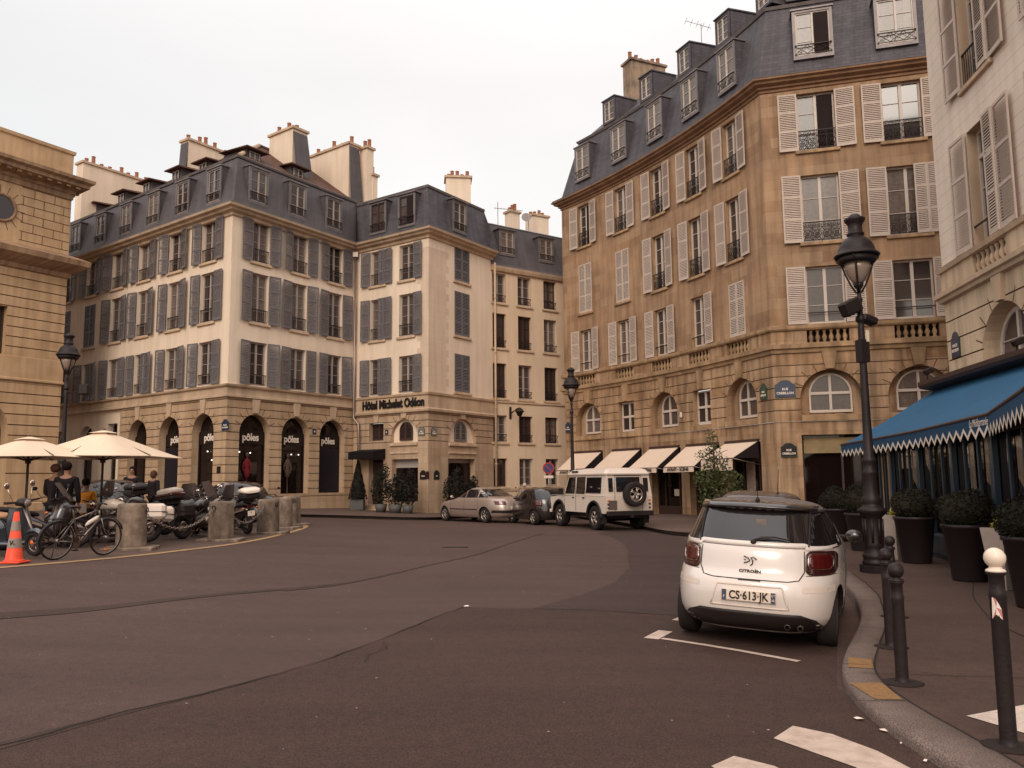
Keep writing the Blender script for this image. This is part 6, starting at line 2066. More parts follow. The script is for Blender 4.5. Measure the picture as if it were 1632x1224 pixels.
# bollards by the kerb
def bollard(x, y, z, h, label, white=False):
    B = thing('bollard', label, 'bollard', (x, y, z), 0, 'iron bollards along the right-hand kerb')
    mb = MB(); k = h
    mb.lathe([(0.062, -0.05), (0.062, 0.0), (0.050, 0.02), (0.048, 0.05), (0.047, h-0.30), (0.050, h-0.29), (0.050, h-0.26), (0.046, h-0.25), (0.044, h-0.165), (0.056, h-0.155), (0.056, h-0.14), (0.03, h-0.125)], M['iron_b'], 18)
    mb.build('shaft', B, W=WM[B.name])
    mb = MB()
    mb.lathe([(0.058, h-0.142), (0.054, h-0.13), (0.036, h-0.12), (0.036, h-0.112)], M['white_paint_b'] if white else M['iron_b'], 18)
    mb.ball((0, 0, h-0.06), 0.062, M['white_paint_b'] if white else M['iron_b'], 20, 14)
    mb.build('ball_top', B, W=WM[B.name])
    if white:
        mb = MB()
        for a0 in range(0, 5):
            pass
        pts = []
        for (a, zz) in ((-2.75, h-0.27), (-2.2, h-0.31), (-1.75, h-0.36), (-1.7, h-0.42), (-2.4, h-0.39), (-2.9, h-0.42)):
            pts.append((0.0495*math.cos(a), 0.0495*math.sin(a), zz))
        c_ = (0.0500*math.cos(-2.3), 0.0500*math.sin(-2.3), h-0.35)
        for i in range(len(pts)): mb.poly([pts[i], pts[(i+1) % len(pts)], c_], M['paper'] if i % 2 else M.setdefault('pink_paper', mat('torn_pink_sticker', (0.45, 0.2, 0.2), 0.7)))
        mb.build('torn_sticker', B, W=WM[B.name])
    mb = MB(); mb.lathe([(0.16, 0.0), (0.13, 0.008), (0.06, 0.012)], M['crack'], 14); mb.build('mortar_collar', B, W=WM[B.name])
    return B
M['white_paint_b'] = mat('white_gloss_paint', (0.80, 0.73, 0.64), 0.35, noise=0.08, nscale=20, coat=0.2)
bollard(2.93, 5.11, 0.03, 1.16, 'white-topped bollard nearest the camera beside the tactile slab', True)
bollard(3.03, 6.67, 0.03, 0.92, 'black ball-topped bollard standing free, closest of the all-black ones')
bollard(3.57, 8.05, 0.03, 0.92, 'black bollard just behind and left of the nearest all-black one')
bollard(4.38, 9.75, 0.03, 0.92, 'farthest black bollard, only its ball showing above the others')
# stone bornes of the plaza with chains
BO_ = [(-8.3, 18.14), (-7.42, 21.18), (-7.13, 24.25), (-7.40, 26.74), (-7.62, 28.6)]
BL = ['nearest stone borne, behind the bicycle wheel', 'second stone borne, in front of the dark touring motorcycle', 'third stone borne, right of the black scooter',
      'fourth stone borne, overlapping the third one', 'farthest stone borne, half hidden at the tip of the yellow line']
proto = None
for i, (x, y) in enumerate(BO_):
    z = gz(x, y) + 0.06
    W = Matrix.Translation((x, y, z)) @ Matrix.Rotation(i*1.3, 4, 'Z')
    if proto is None:
        proto = thing('stone_borne', BL[0], 'stone bollard', W=W, group='stone bornes along the plaza edge')
        mb = MB()
        mb.lathe([(0.315, -0.1), (0.315, 0.03), (0.308, 0.5), (0.30, 0.86), (0.293, 0.90), (0.26, 0.925), (0.02, 0.935)], M['borne'], 28)
        bmx = proto
        mb.build('shaft', proto, W=WM[proto.name])
        mb = MB(); mb.torus((0.33, 0, 0.78), 0.05, 0.012, M['iron'], 'X', 12, 5); mb.torus((-0.33, 0, 0.78), 0.05, 0.012, M['iron'], 'X', 12, 5)
        mb.build('chain_ring', proto, W=WM[proto.name])
    else:
        copy_tree(proto, BL[i], W)
    mb = MB(); a = 0.52
    mb.bbox((-a, -a*0.8, -0.14), (a, a*0.8, 0.0), M['borne'], 0.02, T=Matrix.Translation((x, y, z)) @ Matrix.Rotation(0.2-i*.12, 4, 'Z'))
    tag(mb.build('base_slab', None, origin=(x, y, z-.1)), 'flat stone slab under the %s stone borne' % ('nearest', 'second', 'third', 'fourth', 'farthest')[i], 'slab', 'slabs under the stone bornes')
def chain(a, b, sag, label):
    a, b = Vector(a), Vector(b); mb = MB(); n = int((b-a).length/0.075)
    for i in range(n+1):
        t = i/n
        p = a.lerp(b, t) + Vector((0, 0, -4*sag*t*(1-t)))
        d = (b-a).normalized() + Vector((0, 0, -4*sag*(1-2*t)/(b-a).length)); d.normalize()
        q = d.to_track_quat('X', 'Z').to_matrix().to_4x4()
        T = Matrix.Translation(p) @ q @ Matrix.Rotation(PI/2*(i % 2), 4, 'X') @ Matrix.Scale(1.5, 4, (1, 0, 0))
        mb.torus((0, 0, 0), 0.030, 0.010, M['steel'], 'Y', 8, 5, T=T)
    tag(mb.build('chain', None, origin=a), label, 'chain', 'chains between the stone bornes')
cz = 0.8
for i, lb in ((0, 'iron chain sagging from the nearest borne to the second'), (1, 'iron chain hanging from the second borne towards the third'), (2, 'iron chain between the third and fourth bornes')):
    a, b = BO_[i], BO_[i+1]
    d = Vector((b[0]-a[0], b[1]-a[1])).normalized()*0.33
    chain((a[0]+d.x, a[1]+d.y, gz(*a)+cz), (b[0]-d.x, b[1]-d.y, gz(*b)+cz), 0.42 if i < 2 else 0.3, lb)
# traffic cone
x, y = -8.85, 14.84
z = gz(x, y) + 0.006
C = thing('traffic_cone', 'orange-red traffic cone with two grey bands on the yellow line', 'traffic cone', (x, y, z))
h = 0.90
def rc(t): return 0.142*(1-t) + 0.040*t
mb = MB()
mb.bbox((-0.20, -0.20, 0), (0.20, 0.20, 0.035), M['cone'], 0.02)
mb.lathe([(0.18, 0.035), (0.17, 0.05), (0.15, 0.06), (rc(0.0), 0.07), (rc(1), h), (0.02, h)], M['cone'], 28)
mb.build('cone_body', C, W=WM[C.name])
for (a, b) in ((0.24, 0.44), (0.60, 0.80)):
    mb = MB()
    mb.lathe([(rc(a)+.003, 0.07+(h-.07)*a), (rc(b)+.003, 0.07+(h-.07)*b)], M['cone_grey'], 28, cap=False)
    mb.build('reflective_band', C, W=WM[C.name])
    if a < .5:
        W = WM[C.name] @ Matrix.Rotation(R(-14), 4, 'Z') @ Matrix.Translation((0.045, -rc(0.34)-0.004, 0.07+(h-.07)*.34)) @ Matrix.Rotation(R(-8), 4, 'X')
        letters('V-', 0.12, M['ink'], C, W, depth=0.002, bold=0.003)
# parasols
def parasol(x, y, z, hs, rz, label, ze=2.22, zp=2.72):
    P_ = thing('parasol', label, 'parasol', (x, y, z), rz, 'cream parasols of the cafe')
    W = WM[P_.name]
    ze -= z; zp -= z
    mb = MB()
    N = 10
    rings_ = []
    for i in range(N+1):
        t = i/N
        r = []
        for k in range(16):
            a = k/16*4; e = int(a); f = a-e
            c0 = [(1, 1), (-1, 1), (-1, -1), (1, -1)][e]; c1 = [(1, 1), (-1, 1), (-1, -1), (1, -1)][(e+1) % 4]
            X, Y = c0[0]*(1-f)+c1[0]*f, c0[1]*(1-f)+c1[1]*f
            mid = 1-abs(2*f-1)
            s = hs*(0.04+0.96*t)
            zz = zp + (ze-zp)*t - 0.015*math.sin(PI*t)
            r.append((X*s*(1-0.06*mid*t), Y*s*(1-0.06*mid*t), zz + 0.03*mid*t))
        rings_.append(r)
    mb.rings(rings_, M['canvas_u'], cap=False, sm=True)
    mb.rings([[(p[0], p[1], p[2]-0.012) for p in r] for r in rings_], M['canvas_u'], cap=False, sm=True)
    cp = mb.build('canopy', P_, W=W)
    mb = MB()
    r0 = [(x_*0.24, y_*0.24, zp-0.045) for x_, y_ in ((1, 1), (-1, 1), (-1, -1), (1, -1))]
    r1 = [(x_*0.03, y_*0.03, zp+0.02) for x_, y_ in ((1, 1), (-1, 1), (-1, -1), (1, -1))]
    mb.rings([r0, r1], M['canvas_u'], sm=False, cap=False)
    mb.build('vent_cap', cp, W=W)
    mb = MB()
    mb.tube([(0, 0, 0), (0, 0, zp+0.06)], 0.028, M['frame_d'], 10)
    mb.lathe([(0.06, ze-0.12), (0.06, ze-0.02)], M['frame_d'], 10)
    mb.build('pole', P_, W=W)
    mb = MB()
    for sx_, sy_ in ((1, 1), (-1, 1), (-1, -1), (1, -1), (1, 0), (-1, 0), (0, 1), (0, -1)):
        mb.tube([(0, 0, ze-0.07), (sx_*hs*.55, sy_*hs*.55, ze + (zp-ze)*.40)], 0.012, M['frame_d'], 5)
        mb.tube([(0, 0, zp-0.06), (sx_*hs*.97, sy_*hs*.97, ze-0.01+.05*(sx_ == 0 or sy_ == 0))], 0.011, M['frame_d'], 5)
    mb.build('ribs', P_, W=W)
    mb = MB(); mb.bbox((-0.35, -0.35, 0), (0.35, 0.35, 0.08), M['frame_d'], 0.02); mb.build('base', P_, W=W)
parasol(-9.72, 19.6, gz(-9.7, 19.6)+.01, 1.28, R(-10), 'large cream parasol in front of the arcade, spreading to the right', ze=2.27, zp=2.90)
parasol(-10.85, 18.5, gz(-10.8, 18.2)+.01, 1.12, R(-34), 'smaller-looking cream parasol cut by the left edge of the photo', ze=2.24, zp=2.70)
# planters on the right
def box_ball(x, y, label, r=0.40, h=0.86, rt=0.36, rb=0.25, seed=1, top=1.36):
    P_ = thing('planter', label, 'planter', (x, y, 0.03), 0, 'black pots with clipped box along the restaurant')
    W = WM[P_.name]
    mb = MB(); mb.lathe([(rb, 0), (rb+.005, 0.02), (rt-.01, h-0.06), (rt+.015, h-0.05), (rt+.015, h), (rt-.03, h), (rt-.04, h-.08), (0.02, h-.08)], M['planter_black'], 28)
    mb.build('pot', P_, W=W)
    mb = MB()
    zc = (h + top)/2 - 0.06
    mb.ball((0, 0, zc), (r*.88, r*.88, (top-h)/2*1.05), M['leaf_d'], 16, 10)
    foliage(mb, (0, 0, zc), (r, r, (top-h)/2+.10), 2600, 0.028, M['leaf_d'], seed, shell=0.82)
    mb.build('clipped_box', P_, W=W)
box_ball(7.59, 18.12, 'black pot with clipped box ball, farthest of the row, left of the lamp post', seed=1, h=.84, top=1.42)
box_ball(7.58, 15.77, 'black pot with clipped box ball just right of the lamp post', seed=2)
box_ball(7.08, 13.04, 'black pot with clipped box ball, second nearest, centre of the restaurant front', seed=3, r=.43)
box_ball(6.42, 10.30, 'biggest-looking black pot with clipped box at the right edge of the photo', seed=4, r=0.44)
box_ball(7.9, 20.4, 'dark clipped box pot glimpsed behind the farthest round pot', seed=5, r=.38)
def tall_planter(x, y, label, seed=1, hh=0.86):
    P_ = thing('planter', label, 'planter', (x, y, 0.03), R(15), 'pale tapered planters between the black pots')
    W = WM[P_.name]
    mb = MB()
    def sq(s, z): return [(s, s, z), (-s, s, z), (-s, -s, z), (s, -s, z)]
    mb.rings([sq(0.12, 0), sq(0.20, hh), sq(0.17, hh), sq(0.17, hh-.08)], M['planter_white'], sm=False)
    mb.build('pot', P_, W=W)
    mb = MB(); rn = random.Random(seed)
    for i in range(70):
        a = rn.uniform(0, 2*PI); l = rn.uniform(.12, .30); b = rn.uniform(.3, 1.2)
        p0 = Vector((rn.uniform(-.1, .1), rn.uniform(-.1, .1), hh-.05))
        d = Vector((math.cos(a)*b, math.sin(a)*b, 1)).normalized()
        p1 = p0+d*l*.6; p2 = p1 + Vector((d.x, d.y, d.z-.8))*l*.5
        s = Vector((-math.sin(a), math.cos(a), 0))*.011
        mb.poly([p0-s, p0+s, p1+s, p1-s], M['leaf_y']); mb.poly([p1-s, p1+s, p2], M['leaf_y'])
    mb.build('grassy_plant', P_, W=W)
tall_planter(7.55, 16.45, 'pale tapered planter with yellow-green plant left of the second black pot', 1)
tall_planter(7.02, 12.0, 'pale tapered planter with yellow-green plant right of the second nearest black pot', 2)
# shrub in front of the shop
def leafy_tree(x, y, label):
    z = gz(x, y)+.12
    T_ = thing('tree', label, 'tree', (x, y, z)); W = WM[T_.name]
    mb = MB()
    mb.tube([(0, 0, 0.3), (0.03, 0, 1.0), (-0.03, 0.02, 1.9), (-0.06, 0, 2.9), (-.08, 0, 3.2)], [0.05, 0.045, 0.035, 0.018, .008], M['bark'], 7)
    for a, z0, l in ((0.3, 1.0, .8), (2.2, 1.2, .8), (4.0, 1.4, .7), (5.4, 0.9, .8), (1.1, 1.8, .6), (3.3, 2.1, .5), (5.9, 2.3, .45)):
        mb.tube([(0, 0, z0), (math.cos(a)*l*.5, math.sin(a)*l*.5, z0+l*.35), (math.cos(a)*l, math.sin(a)*l, z0+l*.55)], [.02, .014, .006], M['bark'], 5)
    mb.build('trunk', T_, W=W)
    mb = MB()
    for i, (c, r, n, s) in enumerate((((0.1, 0, 0.95), (.85, .6, .55), 900, .065), ((-0.35, 0, 1.5), (.5, .5, .45), 420, .065), ((0.45, .1, 1.45), (.55, .5, .45), 480, .065),
                      ((-0.05, 0, 1.95), (.42, .4, .35), 260, .06), ((-0.12, 0, 2.45), (.40, .35, .35), 190, .055), ((-0.1, 0, 2.95), (.24, .2, .35), 110, .05), ((-.5, 0, 2.35), (.25, .25, .2), 50, .05), ((.3, 0, 2.2), (.28, .25, .2), 60, .05))):
        foliage(mb, c, r, n, s, M['leaf'], i+3, shell=0.15)
    mb.build('crown', T_, W=W)
    mb = MB(); mb.lathe([(0.24, 0), (0.30, 0.42), (0.27, 0.42), (0.26, .36), (.02, .36)], M['planter_grey'], 20); mb.build('pot', T_, W=W)
leafy_tree(7.25, 29.6, 'leafy small tree in a pot before the fourth white awning')
# plants at the hotel
def topiary(x, y, label):
    z = gz(x, y)+.12
    T_ = thing('topiary', label, 'potted shrub', (x, y, z)); W = WM[T_.name]
    mb = MB(); mb.bbox((-.32, -.32, 0), (.32, .32, .50), M['pot_blue'], .02); mb.build('planter_box', T_, W=W)
    mb = MB(); rn = random.Random(4)
    mb.lathe([(.30, .5), (.36, .65), (.28, 1.2), (.12, 2.0), (.02, 2.35)], M['leaf_dd'], 12)
    for i in range(1500):
        t = rn.random()**1.3; r = .42*(1-t)+.03; a = rn.uniform(0, 2*PI); q = Vector((r*math.cos(a), r*math.sin(a), .52+t*1.9))
        u_ = Vector((rn.uniform(-1, 1), rn.uniform(-1, 1), rn.uniform(-1, 1))).normalized(); v_ = u_.cross(Vector((0, 0, 1))).normalized()
        mb.poly([q-u_*.05, q-v_*.025, q+u_*.05, q+v_*.025], M['leaf_dd'])
    mb.build('clipped_cone', T_, W=W)
topiary(-7.55, 40.4, 'dark cone-clipped shrub in a grey box in the corner by the hotel')
def shrub(x, y, r, h, label, seed, zb=0.38, pot=True):
    z = gz(x, y)+.12
    T_ = thing('potted_shrub', label, 'potted shrub', (x, y, z), 0, 'dark shrubs in pots under the hotel windows'); W = WM[T_.name]
    if pot:
        mb = MB(); mb.lathe([(r*.45, 0), (r*.62, zb), (r*.56, zb), (.02, zb-.05)], M['pot_blue'], 16); mb.build('pot', T_, W=W)
    mb = MB()
    foliage(mb, (0, 0, zb+h*.5), (r, r, h*.55), 700, .075, M['leaf_dd'], seed, shell=0.1)
    foliage(mb, (r*.3, 0, zb+h*.95), (r*.5, r*.5, h*.3), 160, .07, M['leaf_dd'], seed+1, shell=0.1)
    for a in range(4): mb.tube([(0, 0, zb-.05), (r*.3*math.cos(a*1.6), r*.3*math.sin(a*1.6), zb+h*.7)], .012, M['bark'], 4)
    mb.build('foliage', T_, W=W)
shrub(-6.15, 38.7, .48, 1.5, 'dark potted shrub beside the hotel door', 1)
shrub(-5.45, 38.4, .55, 1.25, 'dark bushy shrub in a pot, middle one under the hotel restaurant window', 2)
shrub(-4.85, 38.3, .45, 1.35, 'dark shrub in a pot touching the hotel pier', 3)
shrub(-2.85, 40.1, .55, 1.5, 'dark shrub right of the hotel pier behind the silver car', 4)
shrub(-2.05, 41.0, .45, 1.2, 'dark shrub farthest right under the hotel side window', 5)
# cafe screen on the far left
x0, y0 = -13.3, 19.5
mb = MB(); zz = gz(x0, y0)
T = Matrix.Translation((x0, y0, zz)) @ Matrix.Rotation(R(6), 4, 'Z')
mb.box((-1.6, -0.02, 0.72), (1.0, 0.02, 0.76), M['frame_d'], T=T); mb.box((-1.6, -0.02, 0.56), (1.0, 0.02, 0.60), M['frame_d'], T=T)
for i in range(9): mb.box((-1.6+i*.32, -.015, 0), (-1.57+i*.32, .015, .74), M['frame_d'], T=T)
tag(mb.build('cafe_railing', None, origin=(x0, y0, zz)), 'low dark railing of the cafe at the far left', 'railing')
# ================================================================== vehicles
def sgnpow(a, p): return math.copysign(abs(a)**p, a)
class Shell:
    """car body from plan outlines stacked in height; nose towards +Y. slice: z, y rear, y front, half width, squareness"""
    def __init__(s, sl): s.sl = sl
    def at(s, z):
        S = s.sl
        if z <= S[0][0]: return S[0][1:]
        for a, b in zip(S[:-1], S[1:]):
            if z <= b[0]:
                t = (z-a[0])/(b[0]-a[0])
                return tuple(a[i]+(b[i]-a[i])*t for i in range(1, 5))
        return S[-1][1:]
    def ring(s, z, N=56, inset=0.0):
        yr, yf, w, n = s.at(z)
        yc, L = (yr+yf)/2, (yf-yr)/2-inset
        w -= inset
        return [(w*sgnpow(math.cos(2*PI*k/N), 2/n), yc+L*sgnpow(math.sin(2*PI*k/N), 2/n), z) for k in range(N)]
    def rear(s, x, z, front=False):
        yr, yf, w, n = s.at(z)
        yc, L = (yr+yf)/2, (yf-yr)/2
        q = max(0.0, 1-min(1, abs(x/w))**n)**(1/n)
        return yc + (L if front else -L)*q
    def side(s, y, z):
        yr, yf, w, n = s.at(z)
        yc, L = (yr+yf)/2, (yf-yr)/2
        return w*max(0.0, 1-min(1, abs((y-yc)/L))**n)**(1/n)
    def levels(s, z0, z1, dz=0.03):
        zs = sorted({z0, z1} | {a[0] for a in s.sl if z0 < a[0] < z1})
        out = []
        for a, b in zip(zs[:-1], zs[1:]):
            n = max(1, int((b-a)/dz))
            out += [a+(b-a)*k/n for k in range(n)]
        return out + [z1]
    def loft(s, mb, z0, z1, m, inset=0.0):
        mb.rings([s.ring(z, inset=inset) for z in s.levels(z0, z1)], m)
def refine(sl, it=2):
    """Chaikin smoothing of the slice table"""
    for _ in range(it):
        Q = [sl[0]]
        for a, b in zip(sl[:-1], sl[1:]):
            Q += [tuple(p*.75+q*.25 for p, q in zip(a, b)), tuple(p*.25+q*.75 for p, q in zip(a, b))]
        Q.append(sl[-1]); sl = Q
    return sl
def patch(mb, sh, outline, side, off, m, step=0.06, thick=0.0):
    """panel following the shell: outline in (x, z) for rear/front, (y, z) for left/right"""
    bm = bmesh.new()
    bm.faces.new([bm.verts.new((p[0], p[1], 0)) for p in outline])
    for ax in (0, 1):
        lo, hi = min(p[ax] for p in outline), max(p[ax] for p in outline)
        for k in range(math.ceil(lo/step), math.floor(hi/step)+1):
            co = [0, 0, 0]; no = [0, 0, 0]; co[ax] = k*step; no[ax] = 1
            bmesh.ops.bisect_plane(bm, geom=bm.verts[:]+bm.edges[:]+bm.faces[:], plane_co=co, plane_no=no)
    def f(a, z, o):
        if side == 'rear': return Vector((a, sh.rear(a, z)-o, z))
        if side == 'front': return Vector((a, sh.rear(a, z, True)+o, z))
        x = sh.side(a, z)+o
        return Vector((x if side == 'right' else -x, a, z))
    bm.verts.ensure_lookup_table(); bm.verts.index_update()
    pts = [f(v.co.x, v.co.y, off) for v in bm.verts]
    mb.mesh(pts, [tuple(v.index for v in fc.verts) for fc in bm.faces], m, True)
    if thick > 0:
        for e in bm.edges:
            if e.is_boundary:
                a, b = e.verts
                mb.poly([f(a.co.x, a.co.y, off), f(b.co.x, b.co.y, off), f(b.co.x, b.co.y, off-thick), f(a.co.x, a.co.y, off-thick)], m)
    bm.free()
def seam(mb, sh, P, side, r, m, off=0.0):
    pts = []
    for (a, z), (b, z2) in zip(P[:-1], P[1:]):
        n = max(1, int(math.hypot(b-a, z2-z)/0.05))
        for k in range(n):
            t = k/n; pts.append((a+(b-a)*t, z+(z2-z)*t))
    pts.append(P[-1])
    q = []
    for a, z in pts:
        if side == 'rear': q.append(Vector((a, sh.rear(a, z)-off, z)))
        elif side == 'front': q.append(Vector((a, sh.rear(a, z, True)+off, z)))
        else:
            x = sh.side(a, z)+off; q.append(Vector((x if side == 'right' else -x, a, z)))
    mb.tube(q, r, m, 5)
def rrect(cx, cz, w, h, r, n=4, skew=0.0):
    out = []
    for (sx_, sz_, a0) in ((1, 1, 0), (-1, 1, 90), (-1, -1, 180), (1, -1, 270)):
        for k in range(n+1):
            a = R(a0 + 90*k/n)
            x = cx+sx_*(w/2-r)+r*math.cos(a); z = cz+sz_*(h/2-r)+r*math.sin(a)
            out.append((x, z+skew*(x-cx)))
    return out
def cut_arches(ob, cyl, mi):
    """real wheel arches: subtract cylinders from the body"""
    cs = []
    for (y, z, r, x0, x1) in cyl:
        mb = MB()
        n = 32
        rr = [[(x, y+r*math.cos(2*PI*k/n), z+r*math.sin(2*PI*k/n)) for k in range(n)] for x in (x0, x1)]
        for m_ in ob.data.materials: mb.slot(m_)
        mb.rings(rr, ob.data.materials[mi], sm=False)
        c = bpy.data.objects.new('cutter', mb.data('cutter')); COL.objects.link(c)
        c.matrix_world = WM[ob.name]
        md = ob.modifiers.new('b', 'BOOLEAN'); md.operation = 'DIFFERENCE'; md.object = c; md.solver = 'EXACT'
        cs.append(c)
    bpy.context.view_layer.update()
    dg = bpy.context.evaluated_depsgraph_get()
    me = bpy.data.meshes.new_from_object(ob.evaluated_get(dg))
    ob.modifiers.clear(); ob.data = me
    for c in cs:
        d = c.data; bpy.data.objects.remove(c); bpy.data.meshes.remove(d)
    me.set_sharp_from_angle(angle=R(35))
def wheel(V, x, y, r, w, rim='alloy', spokes=5, name='wheel', rr=0.66):
    """wheel with tyre and rim as sub-parts; axle along X, outer face towards sign of x"""
    s = 1 if x > 0 else -1
    W0 = WM[V.name] @ Matrix.Translation((x, y, r))
    T = Matrix.Rotation(PI/2*s, 4, 'Y')
    key = ('hub', r, w, rim, spokes, rr)
    if key not in CACHE:
        mb = MB()
        mb.lathe([(0.03, -w*.5), (r*rr*.9, -w*.48), (r*rr*.95, w*.2)], M['plastic'], 24, cap=True)
        h = mb.data('wheel')
        mb = MB()
        mb.lathe([(r*rr, -w*.5), (r*.93, -w*.5), (r*.985, -w*.38), (r, -w*.22), (r, w*.22), (r*.985, w*.38), (r*.93, w*.5), (r*rr*1.02, w*.48), (r*rr, w*.42)], M['rubber'], 32, cap=False)
        ty = mb.data('tyre')
        mb = MB()
        mm = M[rim]
        mb.lathe([(r*rr, w*.44), (r*rr*.96, w*.47), (r*rr*.90, w*.36)], mm, 28, cap=False)
        mb.lathe([(0.02, w*.36), (r*.13, w*.38), (r*.15, w*.26)], mm, 14)
        for k in range(spokes):
            a = 2*PI*k/spokes
            c, q = math.cos(a), math.sin(a)
            for d in (-.16, .16) if spokes <= 6 else (0,):
                a2 = a+d
                mb.tube([(r*.10*c, r*.10*q, w*.32), (r*rr*.93*math.cos(a2), r*rr*.93*math.sin(a2), w*.38)], r*.045, mm, 6)
        CACHE[key] = (h, ty, mb.data('rim'))
    h, ty, ri = CACHE[key]
    wo = inst(name, h, V, W0 @ T)
    inst('tyre', ty, wo, W0 @ T); inst('rim', ri, wo, W0 @ T)
    return wo

def vtext(body, size, m, parent, sh, x, z, off=0.01, rot=0.0, **k):
    W = WM[parent.name] @ Matrix.Translation((x, sh.rear(x, z)-off, z)) @ Matrix.Rotation(rot, 4, 'X')
    return letters(body, size, m, parent, W, **k)

# ------------------------------------------------------------------ small white hatchback, seen from behind
def roof_pattern():
    m = mat('black_roof_with_pale_zigzag', (0.035, 0.026, 0.026), 0.5, spec=0.25, coat=0.08)
    t = m.node_tree; L = t.links.new; b = t.nodes['Principled BSDF']
    c = t.nodes.new('ShaderNodeTexCoord')
    wv = t.nodes.new('ShaderNodeTexWave'); wv.wave_type = 'BANDS'; wv.bands_direction = 'Y'; wv.inputs['Scale'].default_value = 3.3; wv.inputs['Distortion'].default_value = 0
    mp = t.nodes.new('ShaderNodeVectorMath'); mp.operation = 'ADD'
    s = t.nodes.new('ShaderNodeSeparateXYZ'); L(c.outputs['Object'], s.inputs[0])
    pp = t.nodes.new('ShaderNodeMath'); pp.operation = 'PINGPONG'; pp.inputs[1].default_value = 0.045; L(s.outputs['X'], pp.inputs[0])
    cb = t.nodes.new('ShaderNodeCombineXYZ'); L(pp.outputs[0], cb.inputs['Y'])
    L(c.outputs['Object'], mp.inputs[0]); L(cb.outputs[0], mp.inputs[1]); L(mp.outputs[0], wv.inputs['Vector'])
    r = t.nodes.new('ShaderNodeValToRGB'); r.color_ramp.elements[0].position = 0.60; r.color_ramp.elements[1].position = 0.68
    r.color_ramp.elements[0].color = (0.035, 0.024, 0.024, 1); r.color_ramp.elements[1].color = (0.26, 0.21, 0.19, 1)
    L(wv.outputs[0], r.inputs[0]); L(r.outputs[0], b.inputs['Base Color'])
    return m
